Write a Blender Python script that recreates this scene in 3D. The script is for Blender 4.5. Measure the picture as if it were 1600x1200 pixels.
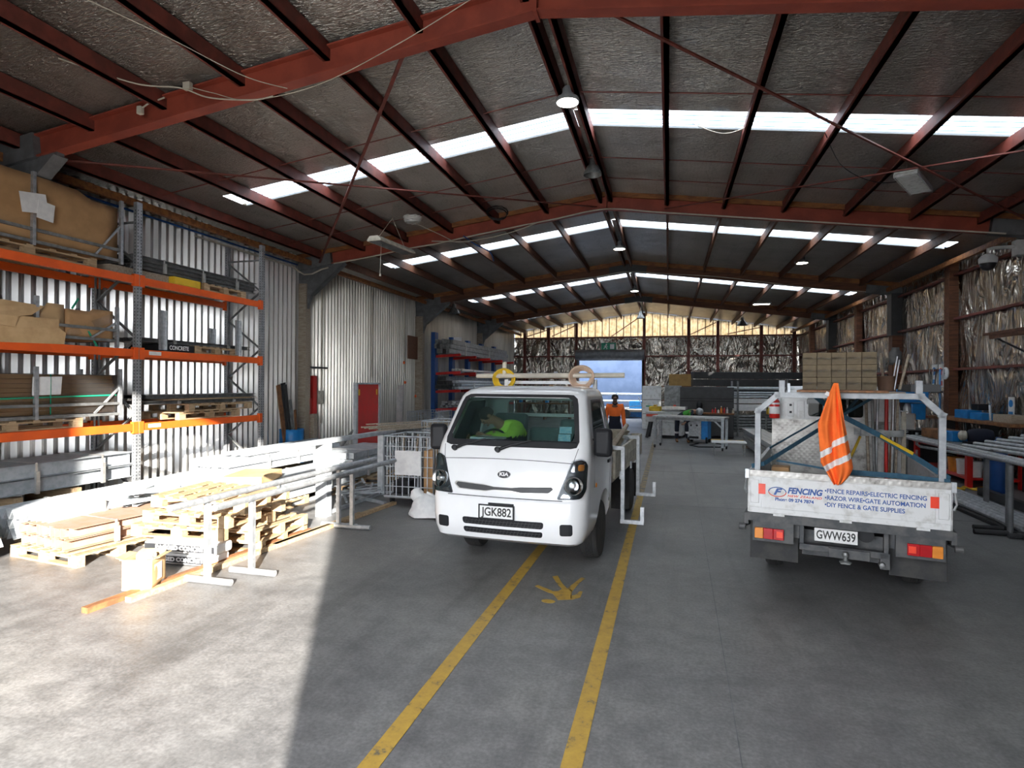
import bpy, bmesh, math, random
from mathutils import Vector, Matrix, noise
from mathutils.geometry import delaunay_2d_cdt
from math import sin, cos, pi, radians, sqrt, atan2
random.seed(7)
for o in list(bpy.data.objects): bpy.data.objects.remove(o)
SC = bpy.context.scene
COL = SC.collection

# ---------------------------------------------------------------- camera
F_PX, YAW, PITCH, ROLL = 924.99, 0.2585, 0.0009, 0.0067
cam = bpy.data.cameras.new('camera'); cam.sensor_width = 36.0; cam.lens = F_PX / 1600 * 36.0
cam.clip_start = 0.05; cam.clip_end = 300
co = bpy.data.objects.new('camera', cam); COL.objects.link(co)
s_, c_, sp_, cp_, sr_, cr_ = sin(YAW), cos(YAW), sin(PITCH), cos(PITCH), sin(ROLL), cos(ROLL)
r0 = Vector((c_, s_, 0)); u0 = Vector((sp_*s_, -sp_*c_, cp_)); fw = Vector((-cp_*s_, cp_*c_, sp_))
rt = r0*cr_ + u0*sr_; up = -r0*sr_ + u0*cr_
m3 = Matrix((rt, up, -fw)).transposed()
co.matrix_world = Matrix.Translation((0, 0, 2.0)) @ m3.to_4x4()
SC.camera = co

# ---------------------------------------------------------------- light and exposure
W = bpy.data.worlds.new('sky'); SC.world = W; W.use_nodes = True
wn = W.node_tree.nodes; wl = W.node_tree.links; wn.clear()
bg = wn.new('ShaderNodeBackground'); wo = wn.new('ShaderNodeOutputWorld')
bg.inputs[0].default_value = (0.92, 0.95, 1.0, 1); bg.inputs[1].default_value = 7.6
wl.new(bg.outputs[0], wo.inputs[0])
sun = bpy.data.lights.new('sun', 'SUN'); sun.energy = 19.0; sun.angle = radians(0.9); sun.color = (1.0, 0.93, 0.84)
so = bpy.data.objects.new('sun', sun); COL.objects.link(so)
TAN_E = 0.30
sdir = Vector((-0.482, 0.876, -TAN_E)).normalized()
so.rotation_euler = sdir.to_track_quat('-Z', 'Y').to_euler()
SC.view_settings.view_transform = 'Standard'; SC.view_settings.look = 'None'
SC.view_settings.gamma = 1.0; SC.view_settings.use_curve_mapping = False
SC.view_settings.exposure = 0.8
cy = SC.cycles
cy.max_bounces = 7; cy.diffuse_bounces = 5; cy.glossy_bounces = 4; cy.transmission_bounces = 6; cy.transparent_max_bounces = 8
cy.caustics_reflective = False; cy.caustics_refractive = False; cy.sample_clamp_indirect = 8.0
cy.use_denoising = True

# ---------------------------------------------------------------- helpers
class MB:
    def __init__(s): s.v = []; s.f = []; s.m = []; s.M = None
    def add(s, vs, fs, m=0):
        b = len(s.v)
        if s.M is not None: vs = [s.M @ Vector(p) for p in vs]
        s.v += [tuple(p) for p in vs]
        for f in fs: s.f.append(tuple(b+i for i in f)); s.m.append(m)
        return s
    def box(s, x0, y0, z0, x1, y1, z1, m=0):
        return s.add([(x0,y0,z0),(x1,y0,z0),(x1,y1,z0),(x0,y1,z0),(x0,y0,z1),(x1,y0,z1),(x1,y1,z1),(x0,y1,z1)],
            [(0,3,2,1),(4,5,6,7),(0,1,5,4),(1,2,6,5),(2,3,7,6),(3,0,4,7)], m)
    def cbox(s, c, sz, m=0, rz=0, R=None):
        R = R or Matrix.Rotation(rz, 3, 'Z'); c = Vector(c); h = [a/2 for a in sz]
        vs = [c + R @ Vector((x*h[0], y*h[1], z*h[2])) for z in (-1,1) for x, y in ((-1,-1),(1,-1),(1,1),(-1,1))]
        return s.add(vs, [(0,3,2,1),(4,5,6,7),(0,1,5,4),(1,2,6,5),(2,3,7,6),(3,0,4,7)], m)
    def prof(s, poly, p0, p1, upv=(0,0,1), m=0, caps=True):
        p0 = Vector(p0); p1 = Vector(p1); d = (p1-p0).normalized(); u = Vector(upv)
        if abs(d.dot(u)) > .98: u = Vector((1,0,0))
        sd = d.cross(u).normalized(); u = sd.cross(d).normalized(); n = len(poly)
        vs = [p0 + sd*a + u*b for a, b in poly] + [p1 + sd*a + u*b for a, b in poly]
        fs = [(i, (i+1) % n, n+(i+1) % n, n+i) for i in range(n)]
        if caps: fs += [tuple(range(n))[::-1], tuple(range(n, 2*n))]
        return s.add(vs, fs, m)
    def bar(s, p0, p1, w, h, upv=(0,0,1), m=0):
        return s.prof([(-w/2,-h/2),(w/2,-h/2),(w/2,h/2),(-w/2,h/2)], p0, p1, upv, m)
    def tube(s, pts, r, n=8, m=0, closed=False, caps=True):
        pts = [Vector(p) for p in pts]; N = len(pts); vs = []; fs = []; last = None
        for i, p in enumerate(pts):
            a = pts[(i-1) % N] if (closed or i > 0) else p; b = pts[(i+1) % N] if (closed or i < N-1) else p
            d = (b-a).normalized()
            if last is None:
                u = Vector((0,0,1)) if abs(d.z) < .9 else Vector((1,0,0))
                sd = d.cross(u).normalized()
            else: sd = (last - d*last.dot(d)).normalized()
            last = sd; u = d.cross(sd); rr = r[i] if isinstance(r, (list, tuple)) else r
            for k in range(n): vs.append(p + (sd*cos(2*pi*k/n) + u*sin(2*pi*k/n))*rr)
        for i in range(N if closed else N-1):
            j = (i+1) % N
            for k in range(n): fs.append((i*n+k, i*n+(k+1) % n, j*n+(k+1) % n, j*n+k))
        if not closed and caps: fs += [tuple(range(n))[::-1], tuple(range((N-1)*n, N*n))]
        return s.add(vs, fs, m)
    def lathe(s, prof, c=(0,0,0), ax=(0,0,1), n=20, m=0):
        c = Vector(c); d = Vector(ax).normalized(); u = Vector((0,0,1)) if abs(d.z) < .9 else Vector((1,0,0))
        a = d.cross(u).normalized(); b = d.cross(a); vs = []; fs = []
        for r, h in prof:
            for k in range(n): vs.append(c + d*h + (a*cos(2*pi*k/n) + b*sin(2*pi*k/n))*r)
        for i in range(len(prof)-1):
            for k in range(n): fs.append((i*n+k, i*n+(k+1) % n, (i+1)*n+(k+1) % n, (i+1)*n+k))
        fs += [tuple(range(n))[::-1], tuple(range((len(prof)-1)*n, len(prof)*n))]
        return s.add(vs, fs, m)
    def pipe(s, p0, p1, r, n=10, m=0, wall=.25):
        # hollow tube with an open end: outer skin, inner skin, rims
        p0 = Vector(p0); p1 = Vector(p1); d = (p1-p0).normalized(); L = (p1-p0).length
        return s.lathe([(r*(1-wall), .3*r), (r*(1-wall), 0), (r, 0), (r, L), (r*(1-wall), L), (r*(1-wall), L-.3*r)], p0, d, n, m)
    def grid(s, P, nu, nv, m=0, close=False):
        vs = [P(i, j) for i in range(nu) for j in range(nv)]
        fs = [(i*nv+j, (i+1)*nv+j, (i+1)*nv+j+1, i*nv+j+1) for i in range(nu-1) for j in range(nv-1)]
        return s.add(vs, fs, m)
    def build(s, name, mats, parent=None, smooth=None, bevel=0, solid=0, fix=True, subd=0):
        me = bpy.data.meshes.new(name); me.from_pydata(s.v, [], s.f)
        if not isinstance(mats, (list, tuple)): mats = [mats]
        for mt in mats: me.materials.append(mt)
        if len(mats) > 1: me.polygons.foreach_set('material_index', s.m)
        if fix:
            bm = bmesh.new(); bm.from_mesh(me); bmesh.ops.recalc_face_normals(bm, faces=bm.faces); bm.to_mesh(me); bm.free()
        if smooth is not None: autosmooth(me, smooth)
        o = bpy.data.objects.new(name, me); COL.objects.link(o)
        if parent: o.parent = parent
        if solid: md = o.modifiers.new('solid', 'SOLIDIFY'); md.thickness = solid; md.offset = 0
        if bevel: md = o.modifiers.new('bevel', 'BEVEL'); md.width = bevel; md.segments = 2; md.limit_method = 'ANGLE'; md.angle_limit = radians(40)
        if subd: md = o.modifiers.new('subd', 'SUBSURF'); md.levels = subd; md.render_levels = subd
        return o
def autosmooth(me, ang):
    me.polygons.foreach_set('use_smooth', [True]*len(me.polygons))
    bm = bmesh.new(); bm.from_mesh(me)
    for e in bm.edges:
        e.smooth = not (len(e.link_faces) == 2 and e.calc_face_angle(0) > radians(ang)) if len(e.link_faces) == 2 else True
    bm.to_mesh(me); bm.free()
def tag(o, label=None, cat=None, group=None, kind=None):
    if label: o['label'] = label
    if cat: o['category'] = cat
    if group: o['group'] = group
    if kind: o['kind'] = kind
    return o
def thing(name, label, cat, loc=(0,0,0), rz=0, group=None):
    o = bpy.data.objects.new(name, None); COL.objects.link(o); o.empty_display_size = .1
    o.location = loc; o.rotation_euler = (0, 0, rz)
    return tag(o, label, cat, group)
def struct(o): o['kind'] = 'structure'; return o
def copy_tree(o, parent=None):
    c = o.copy(); COL.objects.link(c)
    if parent: c.parent = parent
    for ch in list(o.children): copy_tree(ch, c)
    return c
def place(o, loc, rz=0, label=None, group=None):
    o.location = loc; o.rotation_euler = (0, 0, rz)
    if label: o['label'] = label
    if group: o['group'] = group
    return o
def text(body, size, mat, parent, loc, rot=(pi/2,0,0), sx=1.0, name='lettering', bold=0.0, align='LEFT', ext=.0008, shear=0, space=1.0):
    cu = bpy.data.curves.new(name, 'FONT'); cu.body = body; cu.size = size; cu.extrude = ext; cu.offset = bold
    cu.align_x = align; cu.align_y = 'CENTER'; cu.shear = shear; cu.space_character = space
    cu.materials.append(mat)
    tmp = bpy.data.objects.new(name, cu); COL.objects.link(tmp)
    dg = bpy.context.evaluated_depsgraph_get(); me = bpy.data.meshes.new_from_object(tmp.evaluated_get(dg)); bpy.data.objects.remove(tmp)
    if not me.materials: me.materials.append(mat)
    o = bpy.data.objects.new(name, me); COL.objects.link(o); o.location = loc; o.rotation_euler = rot; o.scale = (sx, 1, 1)
    if parent: o.parent = parent
    return o
def bake(o):
    # apply modifiers into the mesh
    dg = bpy.context.evaluated_depsgraph_get(); dg.update()
    me = bpy.data.meshes.new_from_object(o.evaluated_get(dg)); old = o.data; o.modifiers.clear(); o.data = me
    return o

def mat(name, col, rough=.5, metal=0.0, col2=None, scale=4.0, lo=.4, hi=.6, bump=0.0, bscale=30.0, aniso=None, spec=.5, coat=0.0, detail=4.0, bdist=.01):
    m = bpy.data.materials.new(name); m.use_nodes = True; nt = m.node_tree; N = nt.nodes; L = nt.links
    b = N['Principled BSDF']; b.inputs['Base Color'].default_value = (*col, 1); b.inputs['Roughness'].default_value = rough
    b.inputs['Metallic'].default_value = metal; b.inputs['Specular IOR Level'].default_value = spec
    if coat: b.inputs['Coat Weight'].default_value = coat; b.inputs['Coat Roughness'].default_value = .06
    tc = N.new('ShaderNodeTexCoord'); mp = N.new('ShaderNodeMapping'); L.new(tc.outputs['Object'], mp.inputs[0])
    if aniso: mp.inputs['Scale'].default_value = aniso
    m['map'] = 1
    if col2 is None: col2 = tuple(c*.82 for c in col)
    nz = N.new('ShaderNodeTexNoise'); nz.inputs['Scale'].default_value = scale; nz.inputs['Detail'].default_value = detail; nz.inputs['Roughness'].default_value = .6
    L.new(mp.outputs[0], nz.inputs['Vector'])
    rp = N.new('ShaderNodeValToRGB'); rp.color_ramp.elements[0].position = lo; rp.color_ramp.elements[1].position = hi
    rp.color_ramp.elements[0].color = (*col2, 1); rp.color_ramp.elements[1].color = (*col, 1)
    L.new(nz.outputs[0], rp.inputs[0]); L.new(rp.outputs[0], b.inputs['Base Color'])
    if bump:
        n2 = N.new('ShaderNodeTexNoise'); n2.inputs['Scale'].default_value = bscale; n2.inputs['Detail'].default_value = 5
        L.new(mp.outputs[0], n2.inputs['Vector'])
        bp = N.new('ShaderNodeBump'); bp.inputs['Strength'].default_value = bump; bp.inputs['Distance'].default_value = bdist
        L.new(n2.outputs[0], bp.inputs['Height']); L.new(bp.outputs[0], b.inputs['Normal'])
    return m
def emis(name, col, st):
    m = bpy.data.materials.new(name); m.use_nodes = True; b = m.node_tree.nodes['Principled BSDF']
    b.inputs['Base Color'].default_value = (*col, 1); b.inputs['Emission Color'].default_value = (*col, 1); b.inputs['Emission Strength'].default_value = st
    return m
def glassmat(name, tint=(.8,.9,.88), opa=.16, rough=.02, body=(.05,.07,.07)):
    m = bpy.data.materials.new(name); m.use_nodes = True; N = m.node_tree.nodes; L = m.node_tree.links; N.clear()
    t = N.new('ShaderNodeBsdfTransparent'); t.inputs[0].default_value = (*tint, 1)
    g = N.new('ShaderNodeBsdfPrincipled'); g.inputs['Base Color'].default_value = (*body, 1); g.inputs['Roughness'].default_value = rough
    fr = N.new('ShaderNodeFresnel'); fr.inputs[0].default_value = 1.45
    ma = N.new('ShaderNodeMath'); ma.operation = 'ADD'; ma.inputs[1].default_value = opa; ma.use_clamp = True
    mx = N.new('ShaderNodeMixShader'); o = N.new('ShaderNodeOutputMaterial')
    L.new(fr.outputs[0], ma.inputs[0]); L.new(ma.outputs[0], mx.inputs[0]); L.new(t.outputs[0], mx.inputs[1]); L.new(g.outputs[0], mx.inputs[2]); L.new(mx.outputs[0], o.inputs[0])
    return m

M = {}
M['red_steel'] = mat('red_oxide_steel', (.36,.075,.045), .5, .05, (.27,.055,.035), 3, bump=.1)
M['dark_red'] = mat('dark_red_steel', (.20,.048,.034), .6, .05, (.13,.035,.026), 4)
M['brown_beam'] = mat('brown_timber_beam', (.17,.065,.03), .65, 0, (.09,.035,.018), 5, aniso=(.4,4,4))
M['orange_timber'] = mat('orange_timber', (.36,.145,.045), .65, 0, (.20,.075,.03), 4, aniso=(1,3,3))
M['grey_steel'] = mat('grey_painted_steel', (.17,.175,.185), .55, .2, (.12,.125,.13), 5)
M['dark_steel'] = mat('dark_grey_steel', (.055,.057,.06), .55, .3)
M['galv'] = mat('galvanised_steel', (.50,.52,.54), .42, .65, (.36,.38,.40), 14, bump=.05)
M['galv_light'] = mat('pale_galvanised_steel', (.50,.53,.56), .5, .35, (.38,.42,.45), 10)
M['galv_dark'] = mat('dull_galvanised_steel', (.27,.28,.28), .5, .5, (.17,.175,.175), 9)
M['alu'] = mat('mill_aluminium', (.62,.62,.60), .35, .7, (.50,.50,.48), 12)
M['orange'] = mat('orange_rack_paint', (.90,.13,.015), .42, 0, (.78,.11,.015), 3)
M['pine'] = mat('pallet_pine', (.46,.33,.20), .75, 0, (.33,.23,.13), 5, aniso=(1,6,6), bump=.15)
M['old_pine'] = mat('weathered_pine', (.42,.36,.28), .8, 0, (.30,.24,.18), 6, aniso=(1,6,6), bump=.15)
M['cardboard'] = mat('brown_cardboard', (.48,.28,.13), .8, 0, (.40,.23,.105), 3)
M['cardboard_pale'] = mat('pale_cardboard', (.62,.42,.22), .8, 0, (.52,.34,.17), 4)
M['paper'] = mat('white_paper', (.80,.80,.79), .7, 0, (.72,.72,.72), 12)
M['white_paint'] = mat('white_vehicle_paint', (.82,.83,.84), .22, 0, (.79,.80,.81), 2, coat=.6)
M['old_white'] = mat('aged_white_paint', (.70,.71,.71), .45, 0, (.52,.52,.50), 9, lo=.32, hi=.5, bump=.05)
M['cream'] = mat('dirty_cream_paint', (.60,.56,.46), .6, 0, (.42,.38,.30), 6)
M['black'] = mat('black_plastic', (.016,.017,.020), .5, 0, spec=.25)
M['satin_black'] = mat('satin_black', (.03,.032,.036), .3, 0)
M['rubber'] = mat('tyre_rubber', (.028,.029,.031), .75, 0, (.045,.044,.042), 8)
M['blue_paint'] = mat('blue_paint', (.012,.075,.28), .45, 0)
M['bright_blue'] = mat('bright_blue_paint', (.015,.24,.60), .4, 0, (.012,.18,.50), 6)
M['red_paint'] = mat('red_door_paint', (.60,.022,.02), .4, 0, (.50,.03,.025), 2.5, bump=.05)
M['red_plastic'] = mat('red_plastic', (.62,.02,.015), .35)
M['yellow'] = mat('yellow_plastic', (.80,.52,.03), .45)
M['hivis'] = mat('orange_hivis_cloth', (1.0,.20,.03), .85, 0, (.92,.17,.025), 8)
M['lime'] = mat('lime_hivis_cloth', (.55,.85,.10), .85, 0, (.45,.72,.08), 8)
M['navy'] = mat('navy_cloth', (.014,.018,.035), .9)
M['skin'] = mat('dark_skin', (.16,.075,.045), .55)
M['skin2'] = mat('tan_skin', (.42,.22,.14), .55)
M['hair'] = mat('dark_hair', (.02,.015,.012), .8)
M['teal_strap'] = mat('blue_webbing', (.035,.11,.17), .8, 0, (.025,.08,.13), 20)
M['ink_blue'] = mat('blue_lettering', (.02,.09,.33), .5)
M['ink_red'] = mat('red_lettering', (.75,.10,.06), .5)
M['ink_black'] = mat('black_lettering', (.02,.02,.02), .5)
M['chrome'] = mat('chrome', (.82,.83,.85), .12, 1.0)
M['grime'] = mat('grimy_black_steel', (.055,.06,.066), .6, .2, (.10,.10,.10), 8)
M['amber'] = mat('amber_lens', (.85,.30,.05), .2)
M['red_lens'] = mat('red_lens', (.50,.015,.02), .2)
M['glow_red'] = mat('red_reflector', (.95,.07,.03), .3)
M['green_sign'] = mat('green_sign', (.01,.30,.16), .5)
M['bench_timber'] = mat('bench_timber', (.30,.13,.05), .7, 0, (.16,.07,.03), 6, aniso=(5,1,1))
M['hose_beige'] = mat('beige_hose', (.72,.52,.38), .6)
M['cable_white'] = mat('off_white_cable', (.62,.57,.47), .6)
M['rope'] = mat('white_rope', (.70,.69,.66), .8)
M['glass'] = glassmat('vehicle_glass', (.72,.82,.80), .04)
M['glass_dark'] = glassmat('dark_vehicle_glass', (.25,.30,.30), .25)
M['lens'] = glassmat('clear_lens', (.93,.95,.97), .05)
M['wrap'] = glassmat('stretch_wrap', (.93,.93,.92), .02, .3, (.4,.4,.4))
M['lamp_on'] = emis('lit_lamp', (1.0,.93,.80), 14.0)
# ---------------------------------------------------------------- surfaces of the setting
XL, XR, XC, ZR, SL = -9.3, 6.98, -1.385, 5.95, .1318
YF, YB = -1.25, 35.7
FR = [-1.2, 6.16, 13.42, 20.86, 28.3, 35.6]
def zroof(x): return ZR + .39 - SL*abs(x-XC)
def node_mat(name):
    m = bpy.data.materials.new(name); m.use_nodes = True
    return m, m.node_tree.nodes, m.node_tree.links, m.node_tree.nodes['Principled BSDF']
def ramp(N, L, src, stops):
    r = N.new('ShaderNodeValToRGB'); e = r.color_ramp.elements
    while len(e) < len(stops): e.new(.5)
    for k, (p, c) in enumerate(stops): e[k].position = p; e[k].color = (*c, 1) if len(c) == 3 else c
    L.new(src, r.inputs[0]); return r
def noise_(N, L, vec, scale, detail=5, rough=.6, dist=0):
    n = N.new('ShaderNodeTexNoise'); n.inputs['Scale'].default_value = scale; n.inputs['Detail'].default_value = detail
    n.inputs['Roughness'].default_value = rough; n.inputs['Distortion'].default_value = dist
    if vec is not None: L.new(vec, n.inputs['Vector'])
    return n
def mixc(N, L, fac, a, b, mode='MIX'):
    x = N.new('ShaderNodeMix'); x.data_type = 'RGBA'; x.blend_type = mode
    if isinstance(fac, float): x.inputs[0].default_value = fac
    else: L.new(fac, x.inputs[0])
    L.new(a, x.inputs[6]); L.new(b, x.inputs[7]); return x.outputs[2]
# concrete floor: cloudy grey, dark oily drive marks, hairline cracks
m, N, L, B = node_mat('workshop_concrete'); M['concrete'] = m
tc = N.new('ShaderNodeTexCoord'); ob = tc.outputs['Object']
n1 = noise_(N, L, ob, .55, 8, .65, .4); n2 = noise_(N, L, ob, 5, 8, .7); n3 = noise_(N, L, ob, 40, 4, .6)
c1 = ramp(N, L, n1.outputs[0], [(.30,(.125,.125,.127)), (.50,(.20,.199,.197)), (.72,(.27,.266,.256))])
c2 = ramp(N, L, n2.outputs[0], [(.30,(.62,.62,.62)), (.62,(1.08,1.08,1.08))])
c3 = ramp(N, L, n3.outputs[0], [(.35,(.85,.85,.85)), (.65,(1.1,1.1,1.1))])
o1 = mixc(N, L, 1.0, c1.outputs[0], c2.outputs[0], 'MULTIPLY'); o2 = mixc(N, L, 1.0, o1, c3.outputs[0], 'MULTIPLY')
mpg = N.new('ShaderNodeMapping'); mpg.inputs['Scale'].default_value = (3.2, .22, 1); mpg.inputs['Rotation'].default_value = (0,0,.12); L.new(ob, mpg.inputs[0])
n4 = noise_(N, L, mpg.outputs[0], 1.0, 6, .6, .6)
c4 = ramp(N, L, n4.outputs[0], [(.52,(1,1,1)), (.70,(.78,.78,.78))])
o3 = mixc(N, L, 1.0, o2, c4.outputs[0], 'MULTIPLY'); L.new(o3, B.inputs['Base Color'])
rr = ramp(N, L, n2.outputs[0], [(.3,(.38,)*3), (.7,(.58,)*3)]); L.new(rr.outputs[0], B.inputs['Roughness'])
bp = N.new('ShaderNodeBump'); bp.inputs['Strength'].default_value = .12; bp.inputs['Distance'].default_value = .01
L.new(n3.outputs[0], bp.inputs['Height']); L.new(bp.outputs[0], B.inputs['Normal'])
# reflective foil insulation
def foil(name, col, col2, scl, aniso, st, dist, rough, wire=False, metal=.85):
    m, N, L, B = node_mat(name)
    tc = N.new('ShaderNodeTexCoord'); mp = N.new('ShaderNodeMapping'); mp.inputs['Scale'].default_value = aniso; L.new(tc.outputs['Object'], mp.inputs[0])
    a = noise_(N, L, mp.outputs[0], scl, 3, .55, 1.2); b = noise_(N, L, tc.outputs['Object'], .8, 4)
    cc = ramp(N, L, b.outputs[0], [(.3, col2), (.7, col)]); out = cc.outputs[0]
    if wire:
        vo = N.new('ShaderNodeTexVoronoi'); vo.feature = 'DISTANCE_TO_EDGE'; vo.inputs['Scale'].default_value = 15; vo.inputs['Randomness'].default_value = .35
        L.new(tc.outputs['Object'], vo.inputs['Vector'])
        w = ramp(N, L, vo.outputs[0], [(.0,(.66,.64,.61)), (.06,(1,1,1))]); out = mixc(N, L, 1.0, out, w.outputs[0], 'MULTIPLY')
    L.new(out, B.inputs['Base Color']); B.inputs['Metallic'].default_value = metal; B.inputs['Roughness'].default_value = rough
    bp = N.new('ShaderNodeBump'); bp.inputs['Strength'].default_value = st; bp.inputs['Distance'].default_value = dist
    L.new(a.outputs[0], bp.inputs['Height']); L.new(bp.outputs[0], B.inputs['Normal']); return m
M['roof_foil'] = foil('roof_foil_insulation', (.50,.475,.44), (.33,.31,.28), 11, (1,4,1), .9, .05, .30, True, .85)
M['wall_foil'] = foil('crumpled_wall_foil', (.72,.66,.58), (.44,.40,.35), 1.5, (1.3,1.3,.55), 1.0, .34, .22, False, .92)
# corrugated walls
M['corr'] = mat('zinc_corrugated_sheet', (.70,.70,.69), .28, .85, (.58,.58,.57), 3, aniso=(.6,.6,.15))
M['corr_old'] = mat('weathered_corrugated_sheet', (.56,.55,.51), .34, .78, (.40,.39,.36), 3, aniso=(.8,.8,.12))
# translucent roof sheet and warm gable sheet
def transl(name, col, tr, mixv):
    m, N, L, B = node_mat(name); B.inputs['Base Color'].default_value = (*col, 1); B.inputs['Roughness'].default_value = .4
    t = N.new('ShaderNodeBsdfTranslucent'); t.inputs[0].default_value = (*tr, 1); x = N.new('ShaderNodeMixShader'); x.inputs[0].default_value = mixv
    L.new(B.outputs[0], x.inputs[1]); L.new(t.outputs[0], x.inputs[2]); L.new(x.outputs[0], N['Material Output'].inputs[0]); return m, N, L, t
m, N, L, t = transl('translucent_roof_sheet', (.7,.75,.8), (.54,.59,.63), .85); M['skylight'] = m
m, N, L, t = transl('translucent_sheet_rib', (.3,.4,.5), (.07,.12,.19), .7); M['skylight_rib'] = m
m, N, L, t = transl('warm_gable_sheet', (.72,.58,.38), (.50,.36,.19), .75); M['gable'] = m
tc = N.new('ShaderNodeTexCoord'); nn = noise_(N, L, tc.outputs['Object'], 6, 5)
cr = ramp(N, L, nn.outputs[0], [(.35,(.26,.17,.07)), (.6,(.50,.35,.19))]); L.new(cr.outputs[0], t.inputs[0])
M['yellow_line'] = None
m, N, L, B = node_mat('worn_yellow_paint'); M['yellow_line'] = m
tc = N.new('ShaderNodeTexCoord'); nn = noise_(N, L, tc.outputs['Object'], 9, 8, .75)
cr = ramp(N, L, nn.outputs[0], [(.36,(.15,.13,.09)), (.44,(.46,.29,.055)), (.7,(.58,.37,.06))]); L.new(cr.outputs[0], B.inputs['Base Color']); B.inputs['Roughness'].default_value = .6

# ---------------------------------------------------------------- floor and outside ground
b = MB(); b.box(XL-.1, YF-.1, -.2, XR+.1, YB+.1, 0); struct(b.build('floor', M['concrete']))
yard = mat('yard_concrete', (.34,.335,.32), .8, 0, (.27,.265,.255), 1.5)
b = MB(); b.box(-60, -60, -.25, 60, YF-.1, -.02); struct(b.build('yard_ground', yard))
b = MB(); b.box(-60, YB+.1, -.25, 60, 80, -.02); struct(b.build('yard_ground_back', mat('shade_tinted_yard', (.10,.13,.18), .8)))  # yard ground coloured darker and bluer here in place of shade
# ---------------------------------------------------------------- walls
def corr_wall(b, x, y0, y1, z0, z1, pitch, amp, trap=True):
    pts = []; n = int((y1-y0)/pitch)
    for k in range(n+1):
        y = y0 + k*pitch
        if trap: pts += [(y, 0), (y+pitch*.18, 0), (y+pitch*.48, amp), (y+pitch*.70, amp)]
        else: pts += [(y + pitch*j/8, amp*.5*(1-cos(2*pi*j/8))) for j in range(8)]
    pts = [(min(p[0], y1), p[1]) for p in pts]
    b.add([(x+a, y, z) for y, a in pts for z in (z0, z1)], [(2*i, 2*i+2, 2*i+3, 2*i+1) for i in range(len(pts)-1)])
b = MB(); corr_wall(b, XL+.02, YF, 13.32, 0, 5.31, .175, .06)
b.box(XL-.12, YF, 0, XL-.04, 13.36, 5.32); b.box(XL-.04, 13.32, 0, XL+.065, 13.36, 5.2); struct(b.build('wall_left', M['corr'], fix=False))
b = MB(); corr_wall(b, XL-.08, 13.4, YB, 0, 5.31, .165, .08); b.box(XL-.2, 13.36, 0, XL-.12, YB, 5.32); struct(b.build('wall_left_far', M['corr_old'], fix=False))
# right wall: sagging foil between girts
def sag(u, v): return noise.noise(Vector((u*1.3, v*.8, 3.1)))*.05 + noise.noise(Vector((u*5.5+noise.noise(Vector((u,v,9)))*2, v*1.1, 0)))*.035
b = MB(); ny, nz = 300, 44
b.grid(lambda i, j: (XR-.03 + sag(YF+(YB-YF)*i/(ny-1), 5.35*j/(nz-1)), YF+(YB-YF)*i/(ny-1), 5.35*j/(nz-1)), ny, nz)
o = b.build('wall_right', M['wall_foil'], smooth=80, fix=False); struct(o)
b = MB(); b.box(XR+.1, YF, 0, XR+.2, YB, 5.36); struct(b.build('wall_right_cladding', M['corr_old']))
for z in (4.78, 3.70, 2.45, 1.2):
    b = MB(); b.bar((XR-.12, YF, z), (XR-.12, YB, z), .10, .055); struct(b.build('trim_girt', M['dark_red']))
for y in (2.5, 9.8, 17.1, 24.6, 32):
    b = MB(); b.box(XR-.26, y-.14, 0, XR-.06, y+.14, 5.2); struct(b.build('trim_wall_post', M['brown_beam']))
# back wall with roller door opening
DX0, DX1, DZ = -5.24, -1.52, 3.48
def bsag(x, z): return noise.noise(Vector((x*1.1, z*1.0, 7)))*.07 + noise.noise(Vector((x*3.5+noise.noise(Vector((x,z,2)))*3, z*2.5, 5)))*.06
b = MB()
for (xa, xb, za, zb) in ((XL, DX0, 0, 4.85), (DX0, DX1, DZ, 4.85), (DX1, XR, 0, 4.85)):
    nu, nv = max(3, int((xb-xa)*11)), max(3, int((zb-za)*11))
    b.grid(lambda i, j: (xa+(xb-xa)*i/(nu-1), YB+bsag(xa+(xb-xa)*i/(nu-1), za+(zb-za)*j/(nv-1)), za+(zb-za)*j/(nv-1)), nu, nv)
struct(b.build('wall_back', M['wall_foil'], smooth=80, fix=False))
b = MB()
for (xa, xb, za, zb) in ((XL-.2, DX0, 0, 4.85), (DX0, DX1, DZ, 4.85), (DX1, XR+.2, 0, 4.85)): b.box(xa, YB+.16, za, xb, YB+.2, zb)
struct(b.build('wall_back_cladding', M['corr_old']))
b = MB(); pts = []
x = XL
while x < XR: pts += [(x, 0), (x+.06, 0), (x+.09, .03), (x+.15, .03)]; x += .18
vs = []; 
for x, a in pts: vs += [(x, YB+.05+a, 4.83), (x, YB+.05+a, zroof(x)-.02)]
b.add(vs, [(2*i, 2*i+2, 2*i+3, 2*i+1) for i in range(len(pts)-1)]); struct(b.build('wall_back_gable', M['gable'], fix=False))
for x in (-8.6,-7.1,-5.4,-1.4,1.1,2.7,5.0,6.7):
    b = MB(); b.box(x-.08, YB-.2, 0 if x not in (-7.1,) else 3.5, x+.08, YB-.04, zroof(x)-.1); struct(b.build('trim_back_stud', M['dark_red']))
for z in (4.86, 3.72):
    b = MB(); b.bar((XL, YB-.1, z), (XR, YB-.1, z), .09, .07); struct(b.build('trim_back_girt', M['dark_red']))
for k in range(38):
    x = -8.9+.42*k
    b = MB(); b.box(x-.02, YB-.06, 4.86, x+.02, YB-.01, zroof(x)-.05); struct(b.build('trim_gable_stud', M['brown_beam']))
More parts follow.
